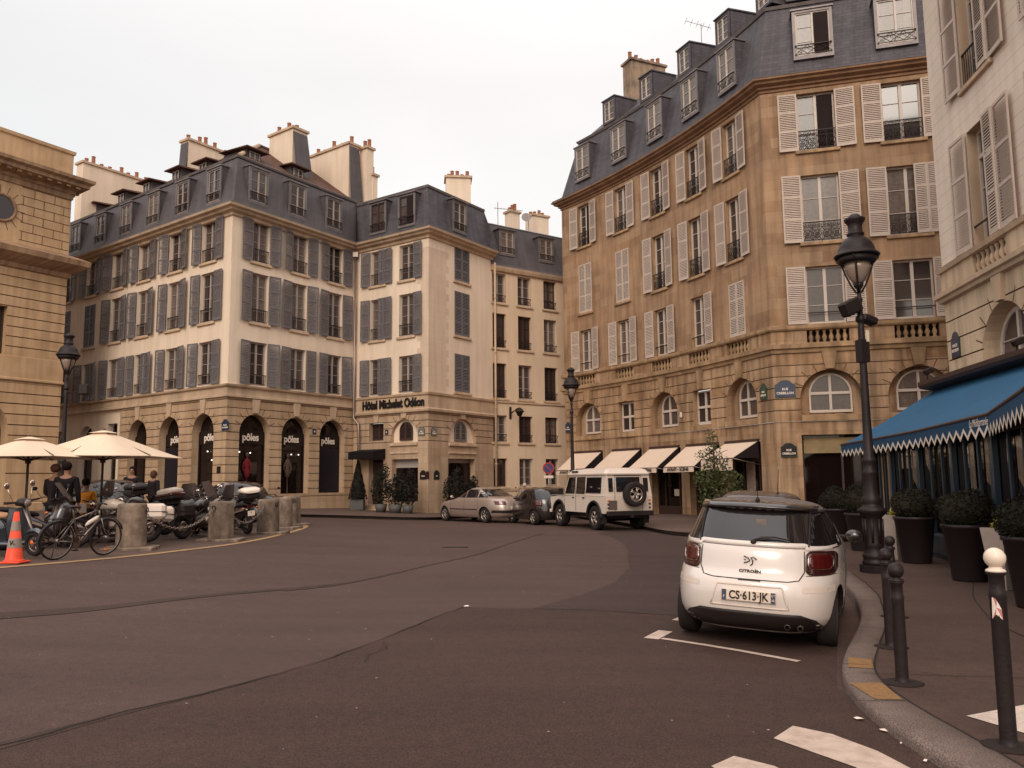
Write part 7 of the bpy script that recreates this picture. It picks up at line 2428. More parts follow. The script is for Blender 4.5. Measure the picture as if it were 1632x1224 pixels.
def hatchback():
    D = thing('parked_car', 'white hatchback with black patterned roof parked nearest, seen from behind', 'car',
              W=Matrix.Translation((3.05, 10.12, -0.055)) @ Matrix.Rotation(R(-23.0), 4, 'Z') @ Matrix.Rotation(R(3.0), 4, 'Y'))
    W = WM[D.name]
    sl = [(0.17, -1.74, 1.80, .72, 3.6), (0.21, -1.84, 1.86, .78, 3.7), (0.30, -1.92, 1.93, .835, 3.9), (0.42, -1.955, 1.97, .855, 3.9), (0.56, -1.965, 1.97, .860, 3.8),
          (0.66, -1.945, 1.95, .860, 3.6), (0.72, -1.90, 1.93, .858, 3.4), (0.76, -1.865, 1.90, .853, 3.2), (0.86, -1.85, 1.80, .848, 3.1), (0.95, -1.83, 1.50, .835, 3.0),
          (1.00, -1.80, 1.12, .815, 2.9), (1.05, -1.77, 1.00, .79, 2.9), (1.18, -1.68, .76, .735, 2.8), (1.30, -1.585, .50, .68, 2.8), (1.37, -1.53, .28, .640, 2.8),
          (1.42, -1.44, .05, .575, 2.6), (1.455, -1.22, -.25, .44, 2.4), (1.468, -.95, -.50, .22, 2.2)]
    sh = Shell(refine(sl, 1))
    mb = MB()
    mb.slot(M['white_paint']); mb.slot(M['plastic'])
    sh.loft(mb, 0.17, 1.0, M['white_paint'])
    B = mb.build('body', D, W=W)
    cut_arches(B, [(-1.20, .30, .335, .50, 1.1), (-1.20, .30, .335, -1.1, -.50), (1.23, .30, .335, .50, 1.1), (1.23, .30, .335, -1.1, -.50)], 1)
    mb = MB(); sh.loft(mb, 0.995, 1.372, M['car_glass'], inset=0.004); G = mb.build('glazing', D, W=W)
    mb = MB(); sh.loft(mb, 1.365, 1.468, roof_pattern()); mb.build('roof', D, W=W)
    # side pillars and window frames
    mb = MB()
    for s_ in ('left', 'right'):
        patch(mb, sh, [(-.35, 1.0), (-.15, 1.0), (-.32, 1.22), (-.42, 1.22)], s_, .004, M['white_paint'], .05)
        seam(mb, sh, [(1.0, 1.0), (-1.2, 1.0)], s_, .006, M['plastic'], .0)
        seam(mb, sh, [(1.02, 1.02), (.3, 1.355), (-1.3, 1.355), (-1.62, 1.02)], s_, .012, M['plastic'], .0)
        seam(mb, sh, [(.95, .95), (1.0, .35)], s_, .005, M['plastic'], 0); seam(mb, sh, [(-.35, .98), (-.55, .40)], s_, .005, M['plastic'], 0); seam(mb, sh, [(.95, .26), (-.75, .26)], s_, .03, M['plastic'], 0)
    mb.build('window_frame', D, W=W)
    # rear glass surround: rounded white lower corners, body-coloured edge dips
    mb = MB()
    patch(mb, sh, [(-.80, .985), (-.52, .985), (-.50, 1.005), (.50, 1.005), (.52, .985), (.80, .985), (.78, 1.03), (.70, 1.025), (.56, 1.03), (.50, 1.055), (-.50, 1.055), (-.56, 1.03), (-.70, 1.025), (-.78, 1.03)], 'rear', .006, M['white_paint'], .04, .01)
    mb.build('tailgate_edge', D, W=W)
    # spoiler
    mb = MB()
    rr = []
    for k in range(13):
        x = -.60+1.2*k/12; y = sh.rear(x, 1.36); b = .02*(1-(x/.6)**2)
        rr.append([(x, y+.14, 1.425+b), (x, y+.02, 1.415+b), (x, y-.055, 1.385+b), (x, y-.06, 1.365+b), (x, y-.0, 1.355+b), (x, y+.12, 1.37)])
    mb.rings(rr, M['black_paint']); mb.build('spoiler', D, W=W)
    # tail lamps
    for s_ in (-1, 1):
        mb = MB(); patch(mb, sh, rrect(s_*.655, .865, .285, .235, .065, 4, -.06*s_), 'rear', .016, M['red_dark'], .035, .03); L_ = mb.build('tail_light', D, W=W)
        mb = MB(); patch(mb, sh, rrect(s_*.650, .880, .215, .145, .05, 4, -.06*s_), 'rear', .026, M['red_lens'], .03, .01); mb.build('lens', L_, W=W)
        mb = MB(); o = rrect(s_*.650, .880, .222, .152, .052, 4, -.06*s_); seam(mb, sh, o+[o[0]], 'rear', .0055, M['chrome'], .024); mb.build('chrome_ring', L_, W=W)
    # panel gaps
    mb = MB()
    seam(mb, sh, [(-.50, .98), (-.505, .78), (-.46, .705), (-.36, .69), (.36, .69), (.46, .705), (.505, .78), (.50, .98)], 'rear', .0055, M['ink'], -.001)
    seam(mb, sh, [(-.83, .72), (-.78, .745), (-.52, .745)], 'rear', .004, M['ink'], -.001); seam(mb, sh, [(.83, .72), (.78, .745), (.52, .745)], 'rear', .004, M['ink'], -.001)
    mb.build('panel_gap', D, W=W)
    mb = MB(); patch(mb, sh, [(-.11, .678), (.11, .678), (.10, .694), (-.10, .694)], 'rear', .004, M['plastic'], .05); mb.build('tailgate_handle', D, W=W)
    # plate and recess
    mb = MB()
    patch(mb, sh, [(-.37, .43), (.37, .43), (.31, .635), (-.31, .635)], 'rear', -.0, M['white_paint'], .05)
    seam(mb, sh, [(-.37, .43), (-.31, .635), (.31, .635), (.37, .43), (-.37, .43)], 'rear', .010, M['lr_paint'], -.001)
    mb.build('plate_recess', D, W=W)
    z0 = .535; yy = sh.rear(0, z0)-.022
    mb = MB(); mb.bbox((-.26, yy, z0-.055), (.26, yy+.03, z0+.055), M['plate'], .006)
    mb.box((-.255, yy-.003, z0-.05), (-.212, yy, z0+.05), M['plate_blue']); mb.box((.212, yy-.003, z0-.05), (.255, yy, z0+.05), M['plate_blue'])
    P_ = mb.build('licence_plate', D, W=W)
    letters('CS·613·JK', .112, M['ink'], P_, W @ Matrix.Translation((0, yy-.004, z0)), depth=.002, bold=.0022, sx=.82)
    letters('GT', .030, M['white_ink'], P_, W @ Matrix.Translation((.234, yy-.006, z0+.022)), depth=.001, sx=.9)
    letters('60', .030, M['white_ink'], P_, W @ Matrix.Translation((.234, yy-.006, z0-.022)), depth=.001, sx=.9)
    letters('F', .035, M['white_ink'], P_, W @ Matrix.Translation((-.234, yy-.006, z0-.02)), depth=.001)
    # badge: two facing hooked strokes
    zb = .865; yb = sh.rear(0, zb)-.010
    mb = MB()
    c_ = lambda P: [Vector((a, yb, zb+b)) for a, b in P]
    mb.tube(c_([(-.062, .045), (-.020, .030), (-.004, .002), (-.030, -.012), (-.060, -.022)]), .0065, M['badge'], 5)
    mb.tube(c_([(.062, .016), (.030, .040), (.006, .036), (.026, .004), (.022, -.028), (.002, -.046)]), .0065, M['badge'], 5)
    mb.tube(c_([(-.040, .010), (-.062, .012)]), .005, M['badge'], 5)
    mb.build('badge', D, W=W)
    vtext('CITROËN', .040, M['badge'], D, sh, 0, .765, .006, depth=.004, bold=.001, sx=1.25, name='lettering')
    # reflectors, lower black valance, exhaust
    for s_ in (-1, 1):
        mb = MB(); patch(mb, sh, [(s_*.50, .595), (s_*.78, .595), (s_*.78, .655), (s_*.50, .645)], 'rear', .004, M['lr_paint'], .05); mb.build('bumper_strip', D, W=W)
    mb = MB(); patch(mb, sh, [(-.71, .20), (-.62, .33), (-.48, .385), (.48, .385), (.62, .33), (.71, .20)], 'rear', .010, M['plastic'], .05, .03); mb.build('lower_valance', D, W=W)
    mb = MB()
    for x in (.36, .48): mb.lathe([(.024, 0), (.028, .0), (.028, .12), (.022, .12)], M['engine'], 14, T=Matrix.Translation((x, -1.79, .26)) @ Matrix.Rotation(PI/2, 4, 'X'), cap=False)
    mb.build('exhaust', D, W=W)
    # wiper
    mb = MB()
    P = [(0.02, 1.06), (.10, 1.095), (.22, 1.105), (.40, 1.075)]
    mb.tube([Vector((x, sh.rear(x, z)-.03, z)) for x, z in P], [.016, .014, .009, .006], M['plastic'], 6)
    mb.ball((0.02, sh.rear(0, 1.05)-.015, 1.05), (.03, .03, .024), M['plastic'], 10, 8)
    mb.build('wiper', D, W=W)
    mb = MB(); z_ = 1.24
    mb.box((.03, sh.rear(0, z_)-.002-.006, z_-.035), (.13, sh.rear(0, z_)-.002, z_+.035), M['glass_c']); mb.build('window_sticker', G, W=W @ Matrix.Rotation(0, 4, 'X'))
    mb = MB(); mb.lathe([(.03, 0), (.018, .03), (.006, .05)], M['plastic'], 10, c=(0, -1.28, 1.44)); mb.tube([(0, -1.28, 1.48), (0, -1.36, 1.66)], .004, M['plastic'], 5); mb.build('aerial', D, W=W)
    for x in (-.70, .70):
        for y in (-1.20, 1.23): wheel(D, x, y, .30, .19, 'alloy', 6)
    for s_ in (-1, 1):
        mb = MB(); mb.ball((s_*.93, .62, 1.02), (.10, .07, .075), M['black_paint'], 12, 8); mb.tube([(s_*.74, .70, 1.0), (s_*.90, .63, 1.0)], .025, M['plastic'], 6); mb.build('side_mirror', D, W=W)
    mb = MB(); mb.box((-.50, -1.62, .18), (.50, 1.6, .27), M['plastic']); mb.build('underbody', D, W=W)
    mb = MB()
    for s_ in (-1, 1): mb.bbox((s_*.30-.20, -.55, .85), (s_*.30+.20, -.45, 1.20), M['seat'], .05); mb.bbox((s_*.30-.10, -.53, 1.20), (s_*.30+.10, -.46, 1.32), M['seat'], .03)
    return D
hatchback()

def simple_car(label, sl, W, paint, wheels, side_glass, lights, lens='red_lens', n_w=5, r=.30, group=None, plate=None, glass_z=(.98, 1.34), trim=False, front_glass=None, rear_glass=None, arch=.345, rim='alloy', doors=(), aerial=None):
    D = thing('parked_car', label, 'car', W=W, group=group)
    sh = Shell(refine(sl, 1))
    mb = MB(); mb.slot(M[paint]); mb.slot(M['plastic'])
    sh.loft(mb, sl[0][0], sl[-1][0], M[paint])
    B = mb.build('body', D, W=W)
    cut_arches(B, [(y, r, arch, s_*.5, s_*1.1) if s_ > 0 else (y, r, arch, -1.1, -.5) for y in wheels for s_ in (-1, 1)], 1)
    for s_ in ('left', 'right'):
        for poly in side_glass: mb = MB(); patch(mb, sh, poly, s_, .006, M['car_glass'], .08); mb.build('side_window', D, W=W)
    for nm, g, sd in (('rear_window', rear_glass, 'rear'), ('windscreen', front_glass, 'front')):
        if g: mb = MB(); patch(mb, sh, g, sd, .008, M['car_glass'], .08); mb.build(nm, D, W=W)
    for o in lights:
        for s_ in (-1, 1):
            mb = MB(); patch(mb, sh, [(s_*a, z) for a, z in o], 'rear', .008, M[lens], .05, .02); mb.build('tail_light', D, W=W)
    mb = MB()
    for s_ in ('left', 'right'):
        for d in doors: seam(mb, sh, d, s_, .005, M['ink'], -.001)
        if trim: seam(mb, sh, [(wheels[1]-.42, .52), (wheels[0]+.42, .52)], s_, .018, M['plastic'], .002)
    if mb.f: mb.build('panel_gap', D, W=W)
    if plate is not None:
        yy = sh.rear(0, plate)-.012
        mb = MB(); mb.bbox((-.26, yy, plate-.055), (.26, yy+.02, plate+.055), M['plate'], .006); mb.build('licence_plate', D, W=W)
    mb = MB(); mb.box((-.50, sl[0][1]+.25, sl[0][0]+.02), (.50, sl[0][2]-.25, sl[0][0]+.1), M['plastic']); mb.build('underbody', D, W=W)
    if trim:
        mb = MB()
        for o_ in ([(-.84, .40), (.84, .40), (.84, .50), (-.84, .50)],): patch(mb, sh, o_, 'rear', .02, M['plastic'], .06, .03)
        mb.build('bumper_strip', D, W=W)
    for y in wheels:
        for s_ in (-1, 1): wheel(D, s_*(sl[3][3]-.135), y, r, .19, rim, n_w)
    zb = glass_z[0]
    for s_ in (-1, 1):
        mb = MB(); yb = front_glass_y = wheels[1]-.62
        mb.ball((s_*(sl[3][3]+.03), yb, zb+.03), (.09, .06, .065), M[paint], 10, 8); mb.tube([(s_*(sl[3][3]-.16), yb, zb), (s_*(sl[3][3]+.02), yb, zb+.01)], .02, M['plastic'], 6); mb.build('side_mirror', D, W=W)
    if aerial:
        mb = MB(); mb.tube([aerial, (aerial[0]+.02, aerial[1]-.10, aerial[2]+.40)], .006, M['plastic'], 5); mb.ball(aerial, .02, M['plastic'], 8, 6); mb.build('aerial', D, W=W)
    return D
SED = [(0.20, -2.10, 2.05, .78, 3.6), (0.28, -2.24, 2.20, .84, 3.8), (0.45, -2.28, 2.27, .875, 4), (0.60, -2.27, 2.25, .88, 4), (0.74, -2.22, 2.08, .875, 4), (0.84, -2.19, 1.62, .86, 3.8),
       (0.92, -2.13, 1.12, .84, 3.6), (0.975, -2.02, .98, .80, 3.4), (1.0, -1.66, .90, .775, 3.2), (1.14, -1.33, .58, .70, 3.2), (1.30, -.95, .22, .63, 3), (1.38, -.68, -.08, .54, 2.8), (1.405, -.42, -.3, .3, 2.4)]
sedan_glass = [[(.82, .985), (.02, .985), (.02, 1.30), (.22, 1.30)], [(-.04, .985), (-.80, .985), (-.72, 1.31), (-.04, 1.31)], [(-.86, .99), (-1.36, 1.0), (-1.02, 1.24), (-.82, 1.30)]]
simple_car('silver saloon parked before the hotel, facing left', SED, Matrix.Translation((-1.35, 34.55, gz(-1.3, 34.6))) @ Matrix.Rotation(R(40), 4, 'Z') @ Matrix.Translation((0, 0, 0)),
           'silver_paint', (-1.30, 1.40), sedan_glass, [[(.74, .72), (.44, .72), (.44, .86), (.74, .86)]], trim=True, glass_z=(.98, 1.3), plate=.60,
           rear_glass=[(-.62, 1.03), (.62, 1.03), (.52, 1.33), (-.52, 1.33)], front_glass=[(-.66, 1.0), (.66, 1.0), (.55, 1.32), (-.55, 1.32)],
           doors=([(.95, .95), (.92, .3)], [(-.01, .98), (-.02, .3)], [(-.84, .98), (-.92, .62), (-.80, .35)]), n_w=7)
MIN = [(0.18, -1.38, 1.36, .68, 3.2), (0.28, -1.47, 1.46, .74, 3.2), (0.45, -1.50, 1.50, .77, 3.2), (0.62, -1.49, 1.46, .775, 3.2), (0.80, -1.46, 1.30, .765, 3.2), (0.92, -1.42, 1.08, .75, 3.1),
       (1.0, -1.38, .86, .72, 3), (1.15, -1.27, .64, .67, 3), (1.28, -1.12, .38, .62, 2.9), (1.36, -.9, .1, .55, 2.8), (1.40, -.6, -.2, .3, 2.4)]
simple_car('small dark car squeezed between the silver saloon and the white off-road car', MIN, Matrix.Translation((0.98, 32.2, 0)) @ Matrix.Rotation(R(24), 4, 'Z'),
           'black_paint', (-.98, 1.0), [[(.72, .96), (.0, .96), (.0, 1.26), (.28, 1.27)], [(-.06, .96), (-1.0, .96), (-.86, 1.25), (-.06, 1.27)]], [[(.66, .70), (.50, .70), (.50, .90), (.66, .90)]], plate=.55,
           rear_glass=[(-.60, .98), (.60, .98), (.52, 1.26), (-.52, 1.26)], front_glass=[(-.60, 1.0), (.60, 1.0), (.5, 1.28), (-.5, 1.28)], glass_z=(.96, 1.2), doors=([(.72, .92), (.7, .3)], [(-.1, .95), (-.2, .3)]), r=.27, arch=.31)
HAT = [(0.19, -1.85, 1.80, .74, 3.3), (0.30, -1.95, 1.92, .82, 3.3), (0.50, -1.99, 1.97, .86, 3.4), (0.70, -1.97, 1.93, .865, 3.4), (0.86, -1.93, 1.72, .85, 3.3), (0.96, -1.88, 1.32, .83, 3.2),
       (1.02, -1.83, 1.05, .79, 3.1), (1.18, -1.70, .78, .73, 3), (1.34, -1.52, .45, .67, 3), (1.44, -1.36, .12, .60, 2.8), (1.49, -1.08, -.2, .45, 2.5), (1.505, -.8, -.4, .25, 2.3)]
hat_glass = [[(.85, 1.01), (.0, 1.01), (.0, 1.36), (.40, 1.37)], [(-.06, 1.01), (-.85, 1.01), (-.82, 1.38), (-.06, 1.38)], [(-.92, 1.02), (-1.45, 1.05), (-1.32, 1.28), (-.90, 1.36)]]
def hat(label, W, paint, aerial=None):
    return simple_car(label, HAT, W, paint, (-1.25, 1.28), hat_glass, [[(.80, .80), (.60, .80), (.60, 1.02), (.76, 1.04)]], plate=.55, rear_glass=[(-.66, 1.03), (.66, 1.03), (.56, 1.36), (-.56, 1.36)],
           front_glass=[(-.7, 1.05), (.7, 1.05), (.6, 1.38), (-.6, 1.38)], doors=([(.95, .95), (.92, .3)], [(-.03, 1.0), (-.04, .3)], [(-.88, 1.0), (-.95, .6), (-.8, .35)]), aerial=aerial)
hat('dark grey car in front of the white hatchback, only its roof and aerial showing', Matrix.Translation((4.55, 15.3, -0.09)) @ Matrix.Rotation(R(-20), 4, 'Z') @ Matrix.Rotation(R(2), 4, 'Y'), 'dark_paint', aerial=(.30, -1.1, 1.48))
def small(label, W, paint):
    return simple_car(label, MIN, W, paint, (-.98, 1.0), [[(.72, .96), (.0, .96), (.0, 1.26), (.28, 1.27)], [(-.06, .96), (-1.0, .96), (-.86, 1.25), (-.06, 1.27)]], [[(.66, .70), (.50, .70), (.50, .90), (.66, .90)]], plate=.55,
           rear_glass=[(-.60, .98), (.60, .98), (.52, 1.26), (-.52, 1.26)], front_glass=[(-.60, 1.0), (.60, 1.0), (.5, 1.28), (-.5, 1.28)], glass_z=(.96, 1.2), doors=([(.72, .92), (.7, .3)], [(-.1, .95), (-.2, .3)]), r=.27, arch=.31)
small('dark car behind the motorcycles, left one, by the cream parasol', Matrix.Translation((-12.7, 25.6, gz(-12.6, 25)-.04)) @ Matrix.Rotation(R(62), 4, 'Z'), 'black_paint')
small('dark car behind the motorcycles, right one, before the arcade corner', Matrix.Translation((-10.2, 29.8, gz(-10, 30))) @ Matrix.Rotation(R(75), 4, 'Z'), 'black_paint')

# ------------------------------------------------------------------ white long off-road car
def offroader():
    W = Matrix.Translation((2.98, 29.1, 0.0)) @ Matrix.Rotation(R(21), 4, 'Z')
    D = thing('offroad_car', 'boxy white off-road car with spare wheel on its rear door, parked before the shop', 'car', W=W)
    P = M['lr_paint']
    hw = .86
    def prism(mb, sec, m, x0=None, taper=None):
        """side section (y, z) extruded across the width, narrower at the top where taper says"""
        rr = []
        for s_ in (-1, 1):
            rr.append([(s_*(taper(z) if taper else hw), y, z) for y, z in sec])
        mb.rings(rr, m, sm=False)
    mb = MB(); mb.slot(P); mb.slot(M['plastic'])
    tp = lambda z: hw if z < 1.15 else hw-(z-1.15)*.11
    prism(mb, [(-2.18, .56), (2.16, .56), (2.20, .66), (2.20, .98), (2.14, 1.05), (1.02, 1.13), (-2.2, 1.13), (-2.2, .60)], P, taper=lambda z: hw)
    B = mb.build('body', D, W=W)
    cut_arches(B, [(-1.38, .42, .50, .45, 1.2), (-1.38, .42, .50, -1.2, -.45), (1.41, .42, .50, .45, 1.2), (1.41, .42, .50, -1.2, -.45)], 1)
    mb = MB()
    prism(mb, [(-2.19, 1.125), (1.0, 1.125), (.98, 1.20), (.66, 1.82), (-2.13, 1.82)], P, taper=tp)
    mb.build('cabin', D, W=W)
    mb = MB()
    rr = []
    for s_ in (-1, 1):
        pass
    def roofring(z, e): return [(-.80+e, -2.16+e, z), (.80-e, -2.16+e, z), (.80-e, .70-e*1.4, z), (-.80+e, .70-e*1.4, z)]
    rr = []
    for z, e in ((1.81, -.035), (1.85, -.04), (1.90, .0), (1.97, .05), (2.02, .16), (2.04, .34)):
        q = roofring(z, e); c = .09
        r8 = []
        for i in range(4):
            a, b = Vector(q[i-1]), Vector(q[i]); d = Vector(q[(i+1) % 4])
            r8 += [tuple(b+(a-b).normalized()*c), tuple(b+(d-b).normalized()*c)]
        rr.append(r8)
    mb.rings(rr, P, sm=False); RF = mb.build('roof', D, W=W)
    mb = MB(); mb.bbox((-.66, -.15, 1.99), (-.10, .45, 2.045), M['car_glass'], .02, T=None); mb.bbox((-.835, -.10, 1.90), (-.795, .38, 1.965), M['car_glass'], .008); mb.build('roof_hatch', RF, W=W)
    # glass, each pane proud of the panel by a few millimetres
    def sidewin(y0, y1, z0, z1, nm='side_window', slant=0.0):
        for s_ in (-1, 1):
            mb = MB()
            def X(z): return s_*(tp(z)+.006)
            q = [(X(z0), y0, z0), (X(z0), y1, z0), (X(z1), y1-slant, z1), (X(z1), y0, z1)]
            mb.rings([q, [(p[0]-s_*.02, p[1], p[2]) for p in q]], M['car_glass'], sm=False)
            o = mb.build(nm, D, W=W)
            mb = MB(); qq = [Vector(p)+Vector((s_*.004, 0, 0)) for p in q]; mb.tube(qq+[qq[0]], .014, M['plastic'], 4); mb.build('window_seal', o, W=W)
    sidewin(.12, .86, 1.19, 1.74, slant=.24); sidewin(-.66, -.04, 1.19, 1.74); sidewin(-1.86, -.80, 1.22, 1.72)
    def rearwin(x0, x1, z0, z1, nm):
        mb = MB(); y = -2.205; q = [(x0, y+(z0-1.15)*.08, z0), (x1, y+(z0-1.15)*.08, z0), (x1, y+(z1-1.15)*.08, z1), (x0, y+(z1-1.15)*.08, z1)]
        mb.rings([q, [(p[0], p[1]+.02, p[2]) for p in q]], M['car_glass'], sm=False); o = mb.build(nm, D, W=W)
        mb = MB(); qq = [Vector(p)-Vector((0, .004, 0)) for p in q]; mb.tube(qq+[qq[0]], .014, M['plastic'], 4); mb.build('window_seal', o, W=W)
    rearwin(-.44, .42, 1.27, 1.72, 'rear_window'); rearwin(-.72, -.58, 1.27, 1.70, 'quarter_window'); rearwin(.56, .72, 1.27, 1.70, 'quarter_window')
    mb = MB(); mb.tube([(-.52, -2.20, .62), (-.52, -2.21, 1.15), (-.50, -2.16, 1.78), (.48, -2.16, 1.78), (.50, -2.21, 1.15), (.50, -2.20, .62)], .008, M['ink'], 4)
    for x in (-.86, .86):
        mb.tube([(x*1.005, .02, 1.76), (x*1.003, .02, .60)], .007, M['ink'], 4); mb.tube([(x*1.003, .98, 1.16), (x*1.003, .92, .60)], .007, M['ink'], 4); mb.tube([(x*1.003, -.73, 1.76), (x*1.003, -.73, 1.0)], .007, M['ink'], 4)
        mb.tube([(x*1.004, 2.1, 1.115), (x*1.004, -2.18, 1.135)], .012, M['lr_paint'], 5)
    mb.build('panel_gap', D, W=W)
    # spare wheel
    sw_ = D
    mb = MB(); mb.lathe([(.06, -.02), (.06, .08)], M['plastic'], 12, T=Matrix.Translation((.12, -2.27, 1.17)) @ Matrix.Rotation(PI/2, 4, 'X')); S = mb.build('spare_wheel', D, W=W)
    Ws = W @ Matrix.Translation((.12, -2.36, 1.17)) @ Matrix.Rotation(-PI/2, 4, 'Z')
    tmp = thing('tmp', 'x', 'x', W=Ws @ Matrix.Translation((-.2, 0, -.39)))
    for s_, y in ((-1, 1.41), (1, 1.41), (-1, -1.38), (1, -1.38)): wheel(D, s_*.755, y, .40, .24, 'alloy', 5, rr=.58)
    key = ('hub', .40, .24, 'alloy', 5, .58)
    bpy.data.objects.remove(tmp)
    Tw = W @ Matrix.Translation((.12, -2.37, 1.17)) @ Matrix.Rotation(PI/2, 4, 'X')
    h_, ty, ri = CACHE[key]
    inst('tyre', ty, S, Tw); inst('rim', ri, S, Tw)
    # black arches, chassis, bumpers
    for s_ in (-1, 1):
        for y in (-1.38, 1.41):
            mb = MB(); pts = [(s_*(hw+.012), y+.52*math.cos(R(a)), .42+.52*math.sin(R(a))) for a in range(-8, 189, 14)]
            mb.tube(pts, .042, M['plastic'], 6); mb.build('wheel_arch', D, W=W)
    mb = MB(); mb.box((-.62, -2.1, .40), (.62, 2.1, .60), M['plastic']); mb.box((-.7, -2.0, .45), (-.45, 2.0, .62), M['plastic'])
    mb.lathe([(.12, -.75), (.12, .75)], M['plastic'], 10, T=Matrix.Translation((0, -1.38, .40)) @ Matrix.Rotation(PI/2, 4, 'Y')); mb.build('chassis', D, W=W)
    mb = MB(); mb.bbox((-.84, -2.34, .48), (.84, -2.20, .64), M['plastic'], .02); mb.bbox((-.05, -2.45, .42), (.05, -2.30, .50), M['iron'], .01); mb.build('rear_bumper', D, W=W)
    mb = MB(); mb.bbox((-.86, 2.22, .52), (.86, 2.40, .68), M['plastic'], .03); mb.build('front_bumper', D, W=W)
    for s_ in (-1, 1):
        mb = MB(); mb.bbox((s_*.78-.11, -1.92, .22), (s_*.78+.11, -1.90, .60), M['rubber'], .004); mb.build('mudflap', D, W=W)
        for (z, r, mm) in ((.98, .035, 'orange_lens'), (.86, .04, 'red_lens'), (.74, .035, 'red_dark')):
            mb = MB(); mb.lathe([(r, 0), (r, .02), (.01, .035)], M[mm], 14, T=Matrix.Translation((s_*.76, -2.20, z)) @ Matrix.Rotation(PI/2, 4, 'X')); mb.build('rear_lamp', D, W=W)
        mb = MB(); mb.bbox((s_*1.02-.10, .88, 1.18), (s_*1.02+.10, .94, 1.36), M['plastic'], .02); mb.tube([(s_*.86, .92, 1.15), (s_*.95, .91, 1.22)], .014, M['plastic'], 5); mb.build('side_mirror', D, W=W)
        for y in (.20, -.60): mb = MB(); mb.bbox((s_*.875-.02, y-.06, 1.03), (s_*.875+.02, y+.06, 1.07), M['plastic'], .008); mb.build('door_handle', D, W=W)
    mb = MB(); mb.bbox((-.74, -2.215, .68), (-.44, -2.195, .98), M['steel'], .004); mb.build('vent_panel', D, W=W)
    mb = MB(); q = [(-.72, .985, 1.20), (.72, .985, 1.20), (.66, .71, 1.76), (-.66, .71, 1.76)]; mb.rings([q, [(p[0], p[1]+.012, p[2]+.006) for p in q]], M['car_glass'], sm=False); mb.build('windscreen', D, W=W)
offroader()
# ================================================================== motorcycles, scooters, bicycle (nose towards +X)
def two_wheel(parent, x, r, tr, kind='disc', rimm='alloy', disc=True, w=None):
    W = WM[parent.name]
    w = w or tr
    mb = MB(); mb.lathe([(.03, -.06), (.035, .06)], M['steel'], 12, T=Matrix.Translation((x, 0, r)) @ Matrix.Rotation(PI/2, 4, 'X')); wh = mb.build('wheel', parent, W=W)
    mb = MB(); mb.torus((x, 0, r), r-tr, tr, M['rubber'], 'Y', 36, 8, sx=w/tr); mb.build('tyre', wh, W=W)
    mb = MB(); mb.torus((x, 0, r), r-1.75*tr, .016 if tr > .03 else .008, M[rimm], 'Y', 32, 6)
    if kind == 'spokes':
        for k in range(18):
            a = 2*PI*k/18; b = a+.5*(1 if k % 2 else -1)
            mb.tube([(x+.03*math.cos(b), .02*(1 if k % 2 else -1), r+.03*math.sin(b)), (x+(r-1.8*tr)*math.cos(a), 0, r+(r-1.8*tr)*math.sin(a))], .0022, M['steel'], 3)
    else:
        for k in range(5 if kind == 'disc' else 10):
            a = 2*PI*k/(5 if kind == 'disc' else 10)
            for d in (-.10, .10): mb.tube([(x+.03*math.cos(a), 0, r+.03*math.sin(a)), (x+(r-1.75*tr)*math.cos(a+d), 0, r+(r-1.75*tr)*math.sin(a+d))], .010, M[rimm], 5)
    mb.build('rim', wh, W=W)
    if disc:
        mb = MB()
        for s in (-1, 1): mb.lathe([(.09, 0), (.14, 0), (.14, .005), (.09, .005)], M['steel'], 22, T=Matrix.Translation((x, s*.06, r)) @ Matrix.Rotation(PI/2, 4, 'X'), cap=False)
        mb.build('brake_disc', wh, W=W)
    return wh
def blob(mb, secs, m, n=14):
    """fairing or tank from cross sections: x, z centre, half width, half height, squareness"""
    rr = []
    for (x, z, w, h, q) in secs:
        rr.append([(x, w*sgnpow(math.cos(2*PI*k/n), 2/q), z+h*sgnpow(math.sin(2*PI*k/n), 2/q)) for k in range(n)])
    mb.rings(rr, m)
